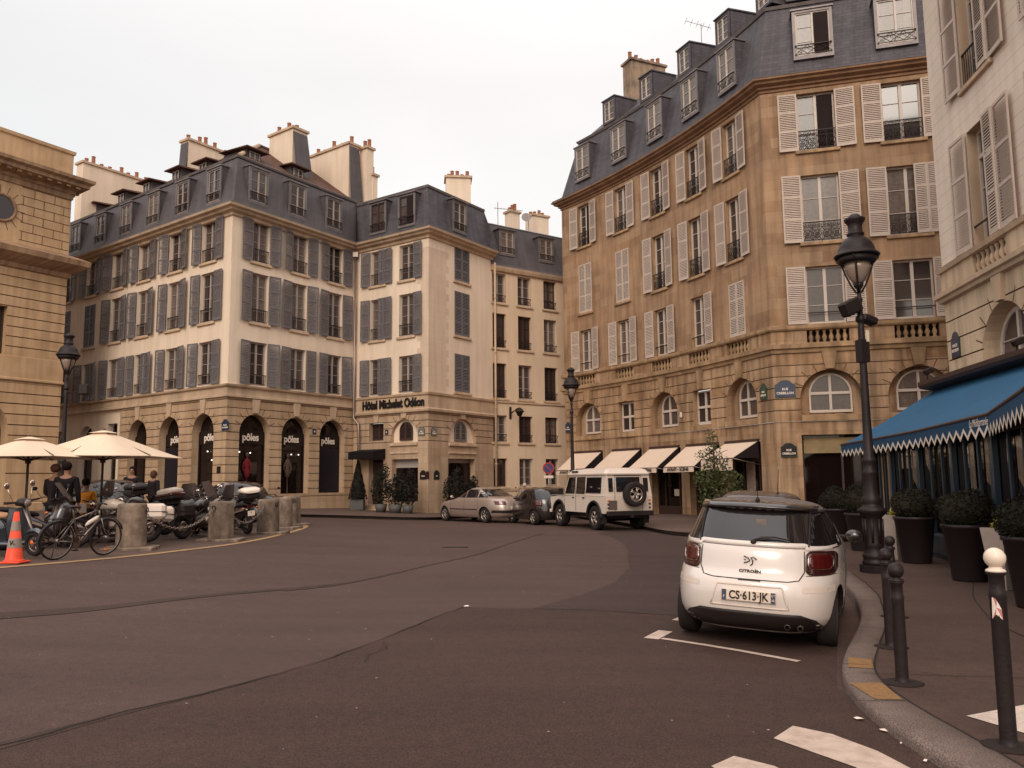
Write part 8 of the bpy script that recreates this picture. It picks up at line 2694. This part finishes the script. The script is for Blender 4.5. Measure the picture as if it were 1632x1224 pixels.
def motorcycle(label, x, y, rz, kind, body='black_paint', accent=None, lean=8, group='motorcycles and scooters parked on the plaza', cat='motorcycle', name='motorcycle', topbox=None, panniers=None, screen=True, plate=True, wb=1.45, r=.31):
    z = gz(x, y)+.012
    D = thing(name, label, cat, W=Matrix.Translation((x, y, z)) @ Matrix.Rotation(R(rz), 4, 'Z') @ Matrix.Rotation(R(-lean), 4, 'X'), group=group)
    W = WM[D.name]
    P = M[body]; a = wb/2
    def B(nm, mb, par=None): return mb.build(nm, par or D, W=W)
    two_wheel(D, -a, r, .065, 'disc', w=.075); two_wheel(D, a, r, .055, 'disc')
    sx = a-.42                                   # steering head
    mb = MB()
    for s in (-1, 1):
        mb.tube([(a, s*.09, r), (sx+.09, s*.09, .86)], .022, M['steel'], 8); mb.tube([(a-.03, s*.09, r+.06), (sx+.18, s*.09, .66)], .03, M['plastic'], 8)
    B('fork', mb)
    mb = MB(); mb.tube([(sx+.05, -.36, 1.03), (sx+.02, -.2, 1.06), (sx+.06, 0, 1.02), (sx+.02, .2, 1.06), (sx+.05, .36, 1.03)], .013, M['plastic'], 6)
    for s in (-1, 1):
        mb.tube([(sx+.05, s*.30, 1.035), (sx-.01, s*.42, 1.03)], .02, M['rubber'], 8)
        mb.tube([(sx+.09, s*.30, 1.03), (sx+.10, s*.42, 1.02)], .006, M['steel'], 4)
    HB = B('handlebar', mb)
    for s in (-1, 1):
        mb = MB(); mb.tube([(sx+.05, s*.26, 1.05), (sx+.10, s*.36, 1.24)], .007, M['steel'], 5); mb.ball((sx+.09, s*.38, 1.27), (.018, .065, .045), M['chrome' if kind != 'maxi' else 'plastic'], 10, 8); B('mirror', mb, HB)
    if kind in ('tourer', 'naked'):
        mb = MB()
        blob(mb, [(-.34, .46, .10, .12, 3), (-.15, .44, .19, .17, 3), (.12, .46, .20, .19, 3), (.30, .52, .13, .13, 3)], M['engine'])
        for s in (-1, 1): mb.lathe([(.10, 0), (.11, .06), (.06, .10)], M['steel'], 14, T=Matrix.Translation((0, s*.17, .42)) @ Matrix.Rotation(-s*PI/2, 4, 'X'))
        B('engine', mb)
        mb = MB(); mb.tube([(sx-.02, 0, .90), (-.05, .13, .72), (-.45, .12, .52), (-a+.10, .11, r)], .022, M['plastic'], 6); mb.tube([(sx-.02, 0, .90), (-.05, -.13, .72), (-.45, -.12, .52), (-a+.10, -.11, r)], .022, M['plastic'], 6)
        mb.tube([(-.40, .08, .55), (-a, .10, r)], .035, M['plastic'], 6); mb.tube([(-.30, -.10, .60), (-a-.10, -.08, .80)], .018, M['plastic'], 6); B('frame', mb)
        mb = MB(); mb.tube([(.25, .16, .36), (.0, .18, .20), (-.4, .19, .24), (-.55, .20, .34), (-1.0, .21, .50)], [.022, .022, .025, .045, .05], M['chrome'], 8); B('exhaust', mb)
        mb = MB(); blob(mb, [(-.22, .82, .09, .05, 2.2), (-.12, .85, .14, .10, 2.4), (.08, .89, .17, .14, 2.4), (.25, .88, .14, .12, 2.4), (.36, .82, .06, .05, 2.2)], M[accent] if accent else P); B('fuel_tank', mb)
        mb = MB(); blob(mb, [(-.92, .90, .06, .02, 3), (-.80, .88, .12, .04, 3), (-.5, .83, .14, .05, 3), (-.2, .80, .12, .05, 3), (-.14, .80, .06, .02, 3)], M['seat']); B('seat', mb)
        mb = MB(); blob(mb, [(-1.02, .80, .03, .02, 2.4), (-.9, .80, .08, .05, 2.4), (-.6, .74, .10, .06, 2.4), (-.3, .70, .09, .05, 2.4)], P); B('tail_fairing', mb)
        mb = MB(); rr = [[(-a+(r+.03)*math.cos(R(t))*-1, s*.075, r+(r+.03)*math.sin(R(t))) for s in (-1, 0, 1)] for t in range(10, 110, 12)]; mb.rings(rr, M['plastic'], close=False, cap=False); B('mudguard', mb)
        mb = MB(); rr = [[(a+(r+.03)*math.cos(R(t)), s*.06, r+(r+.03)*math.sin(R(t))) for s in (-1, 0, 1)] for t in range(30, 160, 12)]; mb.rings(rr, P, close=False, cap=False); B('mudguard', mb)
    if kind == 'tourer':
        mb = MB(); blob(mb, [(.08, .60, .20, .16, 3), (.25, .68, .27, .26, 2.8), (.45, .78, .27, .26, 2.6), (.62, .84, .21, .20, 2.4), (.76, .84, .08, .09, 2.2)], P); F_ = B('fairing', mb)
        for s in (-1, 1):
            mb = MB(); mb.rings([[(.20, s*.275, .88), (.42, s*.29, .99), (.44, s*.285, .95), (.22, s*.27, .84)], [(.20, s*.265, .88), (.42, s*.28, .99), (.44, s*.275, .95), (.22, s*.26, .84)]], M['white_plastic'], sm=False); B('side_stripe', mb, F_)
    if kind == 'naked':
        mb = MB(); mb.ball((sx+.22, 0, .90), (.10, .11, .11), M['chrome'], 14, 10); mb.lathe([(.095, 0), (.085, .02), (.01, .03)], M['glass_c'], 16, T=Matrix.Translation((sx+.27, 0, .90)) @ Matrix.Rotation(PI/2, 4, 'Y')); B('headlight', mb)
    if kind == 'maxi':
        mb = MB(); blob(mb, [(-.98, .66, .05, .06, 2.6), (-.80, .64, .16, .14, 2.8), (-.45, .58, .21, .20, 3), (-.1, .46, .22, .18, 3.2), (.15, .34, .20, .14, 3.2), (.3, .34, .16, .10, 3)], P); B('body', mb)
        mb = MB(); blob(mb, [(.16, .40, .16, .16, 3), (.30, .60, .24, .30, 3), (.44, .72, .24, .28, 2.8), (.58, .74, .18, .20, 2.6), (.72, .72, .07, .10, 2.2)], P); B('front_fairing', mb)
        mb = MB(); blob(mb, [(-1.0, .82, .05, .03, 3), (-.85, .84, .15, .06, 3), (-.5, .80, .17, .06, 3), (-.15, .72, .14, .05, 3), (-.05, .70, .06, .03, 3)], M['seat']); B('seat', mb)
        mb = MB()
        for s in (-1, 1): mb.rings([[(-.05, s*.225, .50), (-.45, s*.235, .66), (-.95, s*.16, .72), (-.95, s*.16, .68), (-.45, s*.24, .60), (-.05, s*.23, .44)], [(-.05, s*.215, .50), (-.45, s*.225, .66), (-.95, s*.15, .72), (-.95, s*.15, .68), (-.45, s*.23, .60), (-.05, s*.22, .44)]], M['silver_paint'], sm=False)
        B('side_trim', mb)
        mb = MB(); mb.tube([(-.3, -.2, .28), (-.6, -.22, .30), (-1.0, -.23, .42)], [.03, .05, .055], M['engine'], 8); mb.lathe([(.09, 0), (.10, .05), (.04, .07)], M['steel'], 14, T=Matrix.Translation((-.62, .16, .32)) @ Matrix.Rotation(-PI/2, 4, 'X')); B('engine', mb)
        mb = MB(); mb.rings([[(a+.20, s*.07, r+.26) for s in (-1, 1)], [(a-.02, s*.08, r*2+.03) for s in (-1, 1)], [(a-.26, s*.07, r+.24) for s in (-1, 1)]], P, close=False, cap=False); B('mudguard', mb)
    if screen and kind != 'naked':
        h = .52 if kind == 'tourer' else .42
        mb = MB(); rr = []
        for k in range(7):
            t = k/6; zz = .96+h*t; ww = .20*(1-t*.35)
            rr.append([(sx+.34-.30*t - .06*(u_*u_), ww*u_, zz) for u_ in (-1, -.5, 0, .5, 1)])
        mb.rings(rr, M.setdefault('screen', mat('smoky_windscreen', (.16, .13, .125), .12, spec=.6, coat=.5)), close=False, cap=False); B('windscreen', mb)
    if topbox:
        mb = MB(); mb.bbox((-1.28, -.25, .98), (-.78, .25, 1.16), M['plastic'], .05); T_ = B('top_box', mb)
        mb = MB(); blob(mb, [(-1.32, 1.18, .18, .03, 3.5), (-1.25, 1.21, .25, .07, 3.5), (-1.05, 1.23, .265, .085, 3.5), (-.85, 1.21, .24, .07, 3.5), (-.77, 1.18, .15, .03, 3.5)], M[topbox]); B('box_lid', mb, T_)
        if kind == 'tourer':
            mb = MB(); mb.bbox((-1.305, -.26, 1.09), (-.79, .26, 1.165), M['red_lens'], .02); B('reflector_band', mb, T_)
        mb = MB(); mb.bbox((-1.12, -.10, .88), (-.80, .10, .99), M['plastic'], .02); B('rack', mb)
    if panniers:
        for s in (-1, 1):
            mb = MB(); mb.bbox((-1.18, min(s*.22, s*.46), .50), (-.66, max(s*.22, s*.46), .86), M[panniers], .06); p_ = B('pannier', mb)
            mb = MB(); mb.box((-1.19, min(s*.215, s*.465), .66), (-.65, max(s*.215, s*.465), .675), M['plastic']); B('pannier_seam', mb, p_)
    mb = MB(); mb.bbox((-1.08, -.09, .74), (-1.03, .09, .81), M['red_lens'], .015); B('tail_light', mb)
    for s in (-1, 1):
        mb = MB(); mb.tube([(-1.02, 0, .74), (-1.03, s*.18, .74)], .008, M['plastic'], 5); mb.ball((-1.03, s*.19, .74), (.03, .035, .025), M['orange_lens'], 8, 6); B('indicator', mb)
    if plate:
        mb = MB(); mb.bbox((-1.10, -.10, .52), (-1.09, .10, .66), M['plate'], .004, T=None); mb.tube([(-1.06, 0, .76), (-1.09, 0, .60)], .02, M['plastic'], 5); B('licence_plate', mb)
    mb = MB(); mb.tube([(-.05, .12, .25), (-.12, .30, .02)], .012, M['iron'], 5); B('kick_stand', mb)
    return D
def hdg(dx, dy): return math.degrees(math.atan2(dy, dx))
def at_axles(rear, front):
    c = ((rear[0]+front[0])/2, (rear[1]+front[1])/2)
    return c[0], c[1], hdg(front[0]-rear[0], front[1]-rear[1])
x, y, h_ = at_axles((-8.40, 21.2), (-7.90, 22.6)); motorcycle('big black touring motorcycle with white and red top box behind the iron chain', x, y, h_, 'tourer', 'black_paint', topbox='white_plastic', panniers='plastic')
x, y, h_ = at_axles((-8.50, 19.45), (-9.98, 19.25)); motorcycle('motorcycle with white tank and white side cases, behind the nearest stone borne', x, y, h_, 'naked', 'white_plastic', 'white_plastic', lean=-7, plate=False, panniers='white_plastic')
x, y, h_ = at_axles((-7.42, 23.3), (-8.35, 24.4)); motorcycle('black maxi-scooter with white-lidded top box between the second and third stone bornes', x, y, h_, 'maxi', 'black_paint', topbox='white_plastic', lean=6)
x, y, h_ = at_axles((-9.9, 18.2), (-10.6, 19.4)); motorcycle('dark scooter seen from behind, just behind the bicycle saddle', x, y, h_, 'maxi', 'black_paint', lean=6, screen=False)
x, y, h_ = at_axles((-10.45, 22.8), (-11.5, 23.6)); motorcycle('dark scooter with rounded black top box, left of the white and red top box', x, y, h_, 'maxi', 'black_paint', lean=6, topbox='seat')
x, y, h_ = at_axles((-9.6, 22.9), (-8.9, 24.1)); motorcycle('dark scooter behind the touring motorcycle, without a top box', x, y, h_, 'maxi', 'black_paint', lean=6)
x, y, h_ = at_axles((-9.3, 25.0), (-8.6, 23.8)); motorcycle('dark motorcycle with chrome headlight behind the touring motorcycle', x, y, h_, 'naked', 'black_paint', 'black_paint', lean=-7)
x, y, h_ = at_axles((-8.9, 27.6), (-7.85, 27.0)); motorcycle('small dark scooter with mirrors showing above the fourth stone borne', x, y, h_, 'maxi', 'black_paint', lean=6, screen=False)
x, y, h_ = at_axles((-9.6, 25.9), (-8.6, 25.2)); motorcycle('dark scooter with a tall windscreen behind the white top box', x, y, h_, 'maxi', 'black_paint', lean=6)

x, y, h_ = at_axles((-9.15, 21.9), (-9.9, 20.7)); motorcycle('dark motorcycle just right of the orange shirt, nose towards the camera', x, y, h_, 'naked', 'black_paint', 'dark_paint', lean=-6, plate=False)
x, y, h_ = at_axles((-8.55, 22.5), (-9.25, 23.7)); motorcycle('dark scooter between the touring motorcycle and the white-lidded maxi-scooter', x, y, h_, 'maxi', 'black_paint', lean=5)
x, y, h_ = at_axles((-10.3, 17.0), (-9.45, 17.9)); motorcycle('dark scooter with smoky windscreen behind the slate-blue scooter', x, y, h_, 'maxi', 'black_paint', lean=5)
x, y, h_ = at_axles((-8.3, 25.4), (-9.3, 26.3)); motorcycle('dark motorcycle partly hidden behind the third stone borne', x, y, h_, 'naked', 'black_paint', 'black_paint', lean=5)
# classic scooter at the left edge
def vespa():
    x, y, h_ = at_axles((-10.15, 16.15), (-8.98, 15.72))
    D = thing('scooter', 'slate-blue scooter with tan saddle cut by the left edge, behind the traffic cone', 'scooter',
              W=Matrix.Translation((x, y, gz(x, y)+.012)) @ Matrix.Rotation(R(h_), 4, 'Z') @ Matrix.Rotation(R(6), 4, 'X'), group='motorcycles and scooters parked on the plaza')
    W = WM[D.name]; B = lambda nm, mb, par=None: mb.build(nm, par or D, W=W)
    P = M['blue_paint']
    two_wheel(D, -.62, .235, .055, 'disc', 'steel', False); two_wheel(D, .62, .235, .05, 'disc', 'steel', False)
    mb = MB(); rr = []
    for k in range(9):
        t = k/8; zz = .30+.62*t; ww = .20+.07*math.sin(PI*min(1, t*1.1)); xx = .30+.14*t-.10*t*t
        rr.append([(xx-.10*abs(u_)**1.5-0.0, ww*u_, zz) for u_ in (-1, -.7, -.35, 0, .35, .7, 1)])
    mb.rings(rr, P, close=False, cap=False); mb.rings([[(p[0]-.02, p[1], p[2]) for p in q] for q in rr], M['plastic'], close=False, cap=False); B('leg_shield', mb)
    mb = MB(); mb.bbox((-.25, -.20, .22), (.32, .20, .28), P, .03); B('floorboard', mb)
    mb = MB(); blob(mb, [(-.98, .42, .08, .10, 2.4), (-.85, .46, .22, .20, 2.4), (-.60, .48, .27, .25, 2.4), (-.36, .46, .22, .22, 2.6), (-.2, .40, .10, .12, 2.6)], P); B('rear_body', mb)
    mb = MB(); blob(mb, [(-.88, .78, .09, .03, 3), (-.75, .79, .14, .06, 3), (-.45, .78, .14, .06, 3), (-.15, .76, .12, .05, 3), (-.05, .74, .05, .02, 3)], M['tan_seat']); B('seat', mb)
    mb = MB(); blob(mb, [(.44, .42, .04, .03, 2.2), (.54, .49, .07, .035, 2.2), (.68, .50, .07, .035, 2.2), (.80, .44, .05, .03, 2.2), (.84, .40, .02, .02, 2.2)], P); B('mudguard', mb)
    mb = MB(); mb.tube([(.62, .07, .235), (.50, .05, .5), (.36, 0, .94)], .025, M['steel'], 6)
    blob(mb, [(.26, 1.0, .10, .05, 2.4), (.36, 1.02, .14, .08, 2.4), (.46, 1.01, .10, .07, 2.2), (.50, 1.0, .05, .04, 2.2)], M['plastic']); mb.tube([(.30, -.34, 1.03), (.34, 0, 1.02), (.30, .34, 1.03)], .02, M['rubber'], 7); HB = B('handlebar', mb)
    mb = MB(); mb.lathe([(.075, 0), (.06, .03), (.01, .04)], M['glass_c'], 14, T=Matrix.Translation((.48, 0, 1.0)) @ Matrix.Rotation(PI/2, 4, 'Y')); B('headlight', mb, HB)
    for s in (-1, 1):
        mb = MB(); mb.tube([(.33, s*.18, 1.04), (.30, s*.26, 1.30)], .006, M['chrome'], 5); mb.ball((.30, s*.27, 1.35), (.02, .06, .06), M['chrome'], 12, 8); B('mirror', mb, HB)
    mb = MB(); mb.rings([[(.335, s*.215, .50) if 0 else (x_, -.17+dy, z_) for x_, dy, z_ in ((.40, 0, .62), (.40, .07, .60), (.36, .09, .44), (.355, .03, .42))] for s in (1,)] + [[(x_+.012, -.17+dy, z_) for x_, dy, z_ in ((.40, 0, .62), (.40, .07, .60), (.36, .09, .44), (.355, .03, .42))]], M['white_plastic'], sm=False); B('shield_sticker', mb)
    mb = MB(); mb.ball((.62, -.065, .27), (.05, .008, .035), M['orange_lens'], 8, 6); B('wheel_reflector', mb)
    mb = MB(); mb.tube([(-.1, .1, .22), (-.2, .2, .02)], .012, M['iron'], 5); B('kick_stand', mb)
vespa()
def bicycle():
    x, y, h_ = at_axles((-8.50, 15.56), (-8.08, 16.45))
    D = thing('bicycle', 'grey city bicycle leaning before the nearest stone borne, beside the cone', 'bicycle',
              W=Matrix.Translation((x+.0, y, gz(x, y)+.012)) @ Matrix.Rotation(R(h_+0), 4, 'Z') @ Matrix.Rotation(R(6), 4, 'X'))
    W = WM[D.name]; B = lambda nm, mb, par=None: mb.build(nm, par or D, W=W)
    r = .36; a = .525; F = M['steel']
    two_wheel(D, -a, r, .020, 'spokes', 'steel', False); wf = two_wheel(D, a, r, .020, 'spokes', 'steel', False)
    bb = (-.08, 0, .29); st = (-.24, 0, .84); hd = (.30, 0, .90); hb = (.34, 0, .74)
    mb = MB(); mb.tube([bb, st, (-.27, 0, .95)], .016, F, 8); mb.tube([(st[0]+.03, 0, .74), (hd[0]-.01, 0, .90)], .016, F, 8); mb.tube([bb, hb], .020, F, 8); mb.tube([hd, hb], .018, F, 8)
    for s in (-1, 1): mb.tube([bb, (-a, s*.06, r)], .009, F, 6); mb.tube([(st[0]+.03, s*.02, .76), (-a, s*.06, r)], .008, F, 6)
    B('frame', mb)
    mb = MB()
    for s in (-1, 1): mb.tube([(hb[0], s*.045, .74), (.42, s*.05, .52), (a, s*.05, r)], .010, F, 6)
    mb.tube([hd, (.27, 0, 1.0), (.33, 0, 1.03)], .014, M['plastic'], 6); B('fork', mb)
    mb = MB(); mb.tube([(.20, -.29, 1.05), (.30, -.2, 1.03), (.33, 0, 1.03), (.30, .2, 1.03), (.20, .29, 1.05)], .012, M['plastic'], 7)
    for s in (-1, 1): mb.tube([(.24, s*.25, 1.04), (.14, s*.31, 1.06)], .017, M['rubber'], 7); mb.tube([(.31, s*.2, 1.0), (.22, s*.28, 1.0)], .005, M['steel'], 4)
    B('handlebar', mb)
    mb = MB(); blob(mb, [(-.42, .975, .09, .025, 2.4), (-.34, .98, .09, .03, 2.4), (-.22, .975, .05, .025, 2.4), (-.12, .97, .025, .015, 2.2)], M['seat']); B('saddle', mb)
    mb = MB(); mb.lathe([(.09, -.005), (.095, .005)], M['steel'], 24, T=Matrix.Translation((bb[0], .05, bb[2])) @ Matrix.Rotation(PI/2, 4, 'X'))
    for s, c in ((-1, -1), (1, 1)): mb.tube([(bb[0], s*.07, bb[2]), (bb[0]+.05*c, s*.08, bb[2]-.15*c)], .010, F, 5); mb.box((bb[0]+.05*c-.05, s*.08-.0 if s > 0 else -.17, bb[2]-.16*c-.01), (bb[0]+.05*c+.05, .17 if s > 0 else -.08, bb[2]-.16*c+.01), M['plastic'])
    for dz in (-.085, .085): mb.tube([(bb[0], .055, bb[2]+dz), (-a, .055, r+dz*.4)], .005, M['iron'], 4)
    B('crankset', mb)
    mb = MB()
    for xx, t0, t1 in ((-a, 20, 190), (a, 20, 150)):
        rr = [[(xx+(r+.025)*math.cos(R(t)), s*.028, r+(r+.025)*math.sin(R(t))) for s in (-1, 0, 1)] for t in range(t0, t1, 12)]
        mb2 = MB(); mb2.rings(rr, M['plastic'], close=False, cap=False); B('mudguard', mb2)
    mb = MB(); mb.tube([(-.75, -.06, .76), (-.32, -.05, .76)], .006, M['iron'], 5); mb.tube([(-.75, .06, .76), (-.32, .05, .76)], .006, M['iron'], 5)
    for q in (-.75, -.6, -.45): mb.tube([(q, -.06, .76), (q, .06, .76)], .005, M['iron'], 4)
    for s in (-1, 1): mb.tube([(-.62, s*.06, .76), (-a, s*.07, r)], .005, M['iron'], 4)
    B('luggage_rack', mb)
    mb = MB(); blob(mb, [(.04, .62, .015, .02, 2.4), (.10, .66, .04, .04, 2.4), (.26, .74, .04, .045, 2.4), (.32, .78, .015, .02, 2.4)], M['white_plastic']); B('frame_bag', mb)
    mb = MB(); mb.ball((a+.02, -.03, r-.24), (.05, .01, .022), M['orange_lens'], 8, 6); B('reflector', mb, wf)
    mb = MB(); mb.tube([(-a+.04, .06, r-.02), (-a+.02, .12, .01)], .009, M['iron'], 5); B('kick_stand', mb)
bicycle()

# ================================================================== people
def skin_obj(name, V_, E_, m, parent, W, sub=2):
    me = bpy.data.meshes.new(name)
    me.from_pydata([v[0] for v in V_], E_, [])
    o = bpy.data.objects.new(name, me); COL.objects.link(o)
    md = o.modifiers.new('s', 'SKIN'); md.use_smooth_shade = True
    for i, v in enumerate(V_):
        r = v[1] if isinstance(v[1], tuple) else (v[1], v[1])
        me.skin_vertices[0].data[i].radius = r
        me.skin_vertices[0].data[i].use_root = (i == 0)
    o.modifiers.new('u', 'SUBSURF').levels = sub
    bpy.context.view_layer.update()
    dg = bpy.context.evaluated_depsgraph_get()
    m2 = bpy.data.meshes.new_from_object(o.evaluated_get(dg))
    bpy.data.objects.remove(o); bpy.data.meshes.remove(me)
    m2.materials.clear(); m2.materials.append(m)
    m2.name = name
    return inst(name, m2, parent, W)
def person(label, x, y, z, rz, H=1.75, top='cloth_dark', bottom='cloth_dark', hair='hair_dark', sit=False, arms='down', longhair=False, group=None, walk=0.0):
    P_ = thing('person', label, 'person', (x, y, z), R(rz), group)
    s = H/1.75
    W = WM[P_.name] @ Matrix.Scale(s, 4)
    WM_s = W
    hz = .92 if not sit else .50
    T = lambda a, b, c: (a, b, c + (hz-.92))
    torso = [((0, 0, hz), (.135, .10)), (T(0, .0, 1.10), (.125, .09)), (T(0, .01, 1.28), (.150, .105)), (T(0, .0, 1.42), (.135, .085)), (T(0, .0, 1.49), (.062, .06)), (T(0, -.01, 1.54), (.058, .06)),
             (T(0, -.025, 1.62), (.080, .094)), (T(0, -.02, 1.68), (.078, .094)), (T(0, 0.0, 1.735), (.045, .055))]
    V_ = list(torso); E_ = [(0, 1), (1, 2), (2, 3), (3, 4), (4, 5), (5, 6), (6, 7), (7, 8)]
    nose = len(V_); V_.append((T(0, -.122, 1.635), .012)); E_.append((6, nose))
    arm_i = {}
    for sd in (-1, 1):
        if arms == 'down' : A = [(.19, 0, 1.40), (.25, .01, 1.13), (.25, -.05, .90), (.25, -.07, .82)]
        elif arms == 'front': A = [(.19, 0, 1.40), (.25, -.03, 1.13), (.14, -.22, 1.06), (.08, -.27, 1.07)]
        else: A = [(.19, 0, 1.40), (.24, -.08, 1.14), (.18, -.32, 1.08), (.15, -.40, 1.08)]
        i0 = len(V_)
        for k, (a, b, c) in enumerate(A): V_.append((T(sd*a, b, c), ((.058, .058), (.044, .044), (.030, .030), (.038, .020))[k]))
        E_ += [(3, i0), (i0, i0+1), (i0+1, i0+2), (i0+2, i0+3)]
        arm_i[sd] = (A, i0)
        h0 = Vector(V_[i0+3][0]); d = (h0-Vector(V_[i0+2][0])).normalized(); sdv = Vector((1, 0, 0)) if abs(d.x) < .8 else Vector((0, 1, 0))
        for k in range(5):
            off = (k-2)*.016 if k < 4 else .0
            l = (.062, .078, .082, .070, .045)[k]
            if k == 4: p1 = h0 - d*.01 + sdv*(-sd*.038); p2 = p1 + d*.030 + Vector((0, -.01, 0))
            else: p1 = h0 + d*.035 + sdv*((k-1.5)*.017); p2 = p1 + d*l*.55 + Vector((0, -.012, -.0)); 
            j = len(V_); V_.append((tuple(p1), .0095)); V_.append((tuple(p2), .0075)); E_ += [(i0+3, j), (j, j+1)]
    legs = {}
    for sd in (-1, 1):
        if sit: L_ = [(.10, -.02, .50), (.13, -.42, .52), (.13, -.44, .12), (.13, -.46, .05), (.13, -.58, .03)]
        else:
            w_ = walk*sd
            L_ = [(.095, 0, .86), (.105, -.02-.14*w_, .50), (.105, .02-.20*w_ + (.06 if w_ < 0 else 0), .12), (.105, .01-.22*w_, .05), (.11, -.13-.22*w_, .03)]
        i0 = len(V_)
        for k, (a, b, c) in enumerate(L_): V_.append(((sd*a, b, c), ((.085, .09), (.056, .06), (.040, .042), (.038, .04), (.038, .025))[k]))
        E_ += [(0, i0)] + [(i0+k, i0+k+1) for k in range(4)]
        legs[sd] = L_
    B = skin_obj('body', V_, E_, M['skin'], P_, W)
    # jacket or shirt
    V2 = [((0, 0, hz-.10), (.178, .145)), ((0, 0, hz+.03), (.168, .135))] + [(p, (r[0]+.022, r[1]+.022)) for p, r in torso[1:4]] + [(T(0, 0, 1.485), (.085, .08))]
    E2 = [(0, 1), (1, 2), (2, 3), (3, 4), (4, 5)]
    for sd in (-1, 1):
        A, _ = arm_i[sd]; i0 = len(V2)
        for k, (a, b, c) in enumerate(A[:3]): V2.append((T(sd*a, b, c), (.076, .060, .046)[k]))
        E2 += [(4, i0), (i0, i0+1), (i0+1, i0+2)]
    skin_obj('top', V2, E2, M[top], P_, W)
    V3 = [((0, 0, hz+.02), (.152, .122))]; E3 = []
    for sd in (-1, 1):
        i0 = len(V3)
        for k, (a, b, c) in enumerate(legs[sd][:3]): V3.append(((sd*a, b, c), (.102, .078, .062)[k]))
        E3 += [(0, i0), (i0, i0+1), (i0+1, i0+2)]
    skin_obj('trousers', V3, E3, M[bottom], P_, W)
    for sd in (-1, 1):
        a, b, c = legs[sd][3]; mb = MB(); mb.ball((sd*a, b-.06, .045), (.05, .13, .045), M['cloth_black'], 12, 8); mb.build('shoe', P_, W=W)
    mb = MB(); c = T(0, 0.0, 1.675)
    mb.ball((0, .014, c[2]+.012), (.098, .112, .102), M[hair], 16, 10)
    if longhair:
        mb.ball((0, .05, c[2]-.04), (.10, .08, .12), M[hair], 12, 8)
    H_ = mb.build('hair', P_, W=W)
    mb = MB()
    for sd in (-1, 1): mb.ball((sd*.032, -.112, T(0, 0, 1.655)[2]), (.012, .006, .007), M['ink'], 8, 6)
    mb.build('eyes', P_, W=W)
    return P_
g0 = lambda x, y, k=0.0: gz(x, y)+k
person('person in black under the parasol edge, back to the camera, left of the two', -10.05, 18.2, g0(-10.05, 18.2, .01), 170, 1.74, 'cloth_dark', 'cloth_black', 'hair_brown', arms='front', group='people standing at the cafe')
person('tall person in black under the large parasol, back to the camera, right of the two', -9.75, 18.1, g0(-9.75, 18.1, .01), 185, 1.80, 'cloth_black', 'cloth_black', 'hair_dark', arms='down', group='people standing at the cafe')
person('seated person in a bright orange shirt under the large parasol, back to the camera', -10.6, 20.6, g0(-10.6, 20.6, .12), 175, 1.72, 'cloth_orange', 'cloth_dark', 'hair_dark', sit=True, arms='table')
person('person in dark clothes before the first arch seen past the parasol, arms folded', -11.95, 26.0, g0(-11.95, 26, .01), 10, 1.76, 'cloth_dark', 'cloth_dark', 'hair_dark', arms='front', group='people standing before the arcade')
person('person with reddish-brown hair in dark clothes before the arcade, right of the dark-haired one', -11.35, 26.2, g0(-11.35, 26.2, .01), 150, 1.66, 'cloth_dark', 'cloth_dark', 'hair_brown', longhair=True, group='people standing before the arcade')
person('white-haired person in a beige shirt walking behind the silver saloon', 0.62, 44.5, gz(.6, 44.5), 190, 1.76, 'cloth_blue', 'cloth_beige', 'hair_white', walk=.7, group='people walking behind the parked cars')
person('dark-haired person in a pale top walking behind the silver saloon', 0.12, 44.9, gz(.1, 45), 180, 1.60, 'cloth_beige', 'cloth_dark', 'hair_brown', walk=.6, group='people walking behind the parked cars')
# cafe chair and table by the seated person
def cafe_chair(x, y, rz, label):
    C_ = thing('cafe_chair', label, 'chair', (x, y, gz(x, y)+.01), R(rz)); W = WM[C_.name]
    mb = MB(); mb.bbox((-.21, -.21, .44), (.21, .21, .47), M['frame_d'], .01); mb.build('seat', C_, W=W)
    mb = MB(); mb.bbox((-.21, .19, .60), (.21, .215, .84), M['steel'], .01); mb.build('backrest', C_, W=W)
    for a, b in ((-1, -1), (1, -1), (-1, 1), (1, 1)):
        mb = MB(); mb.tube([(a*.19, b*.19, 0), (a*.19, b*.19, .45 if b < 0 else .84)], .012, M['steel'], 5); mb.build('leg', C_, W=W)
cafe_chair(-10.58, 20.45, 180, 'grey metal cafe chair carrying the person in orange')
def cafe_table(x, y, label):
    C_ = thing('cafe_table', label, 'table', (x, y, gz(x, y)+.01)); W = WM[C_.name]
    mb = MB(); mb.lathe([(.32, .72), (.33, .735), (.32, .75)], M['steel'], 24); mb.build('tabletop', C_, W=W)
    mb = MB(); mb.tube([(0, 0, .02), (0, 0, .72)], .025, M['iron'], 8); mb.lathe([(.22, 0), (.2, .02), (.03, .04)], M['iron'], 16); mb.build('leg', C_, W=W)
cafe_table(-10.65, 21.2, 'round cafe table in front of the person in orange')
cafe_table(-10.35, 18.9, 'round cafe table behind the two people in black')
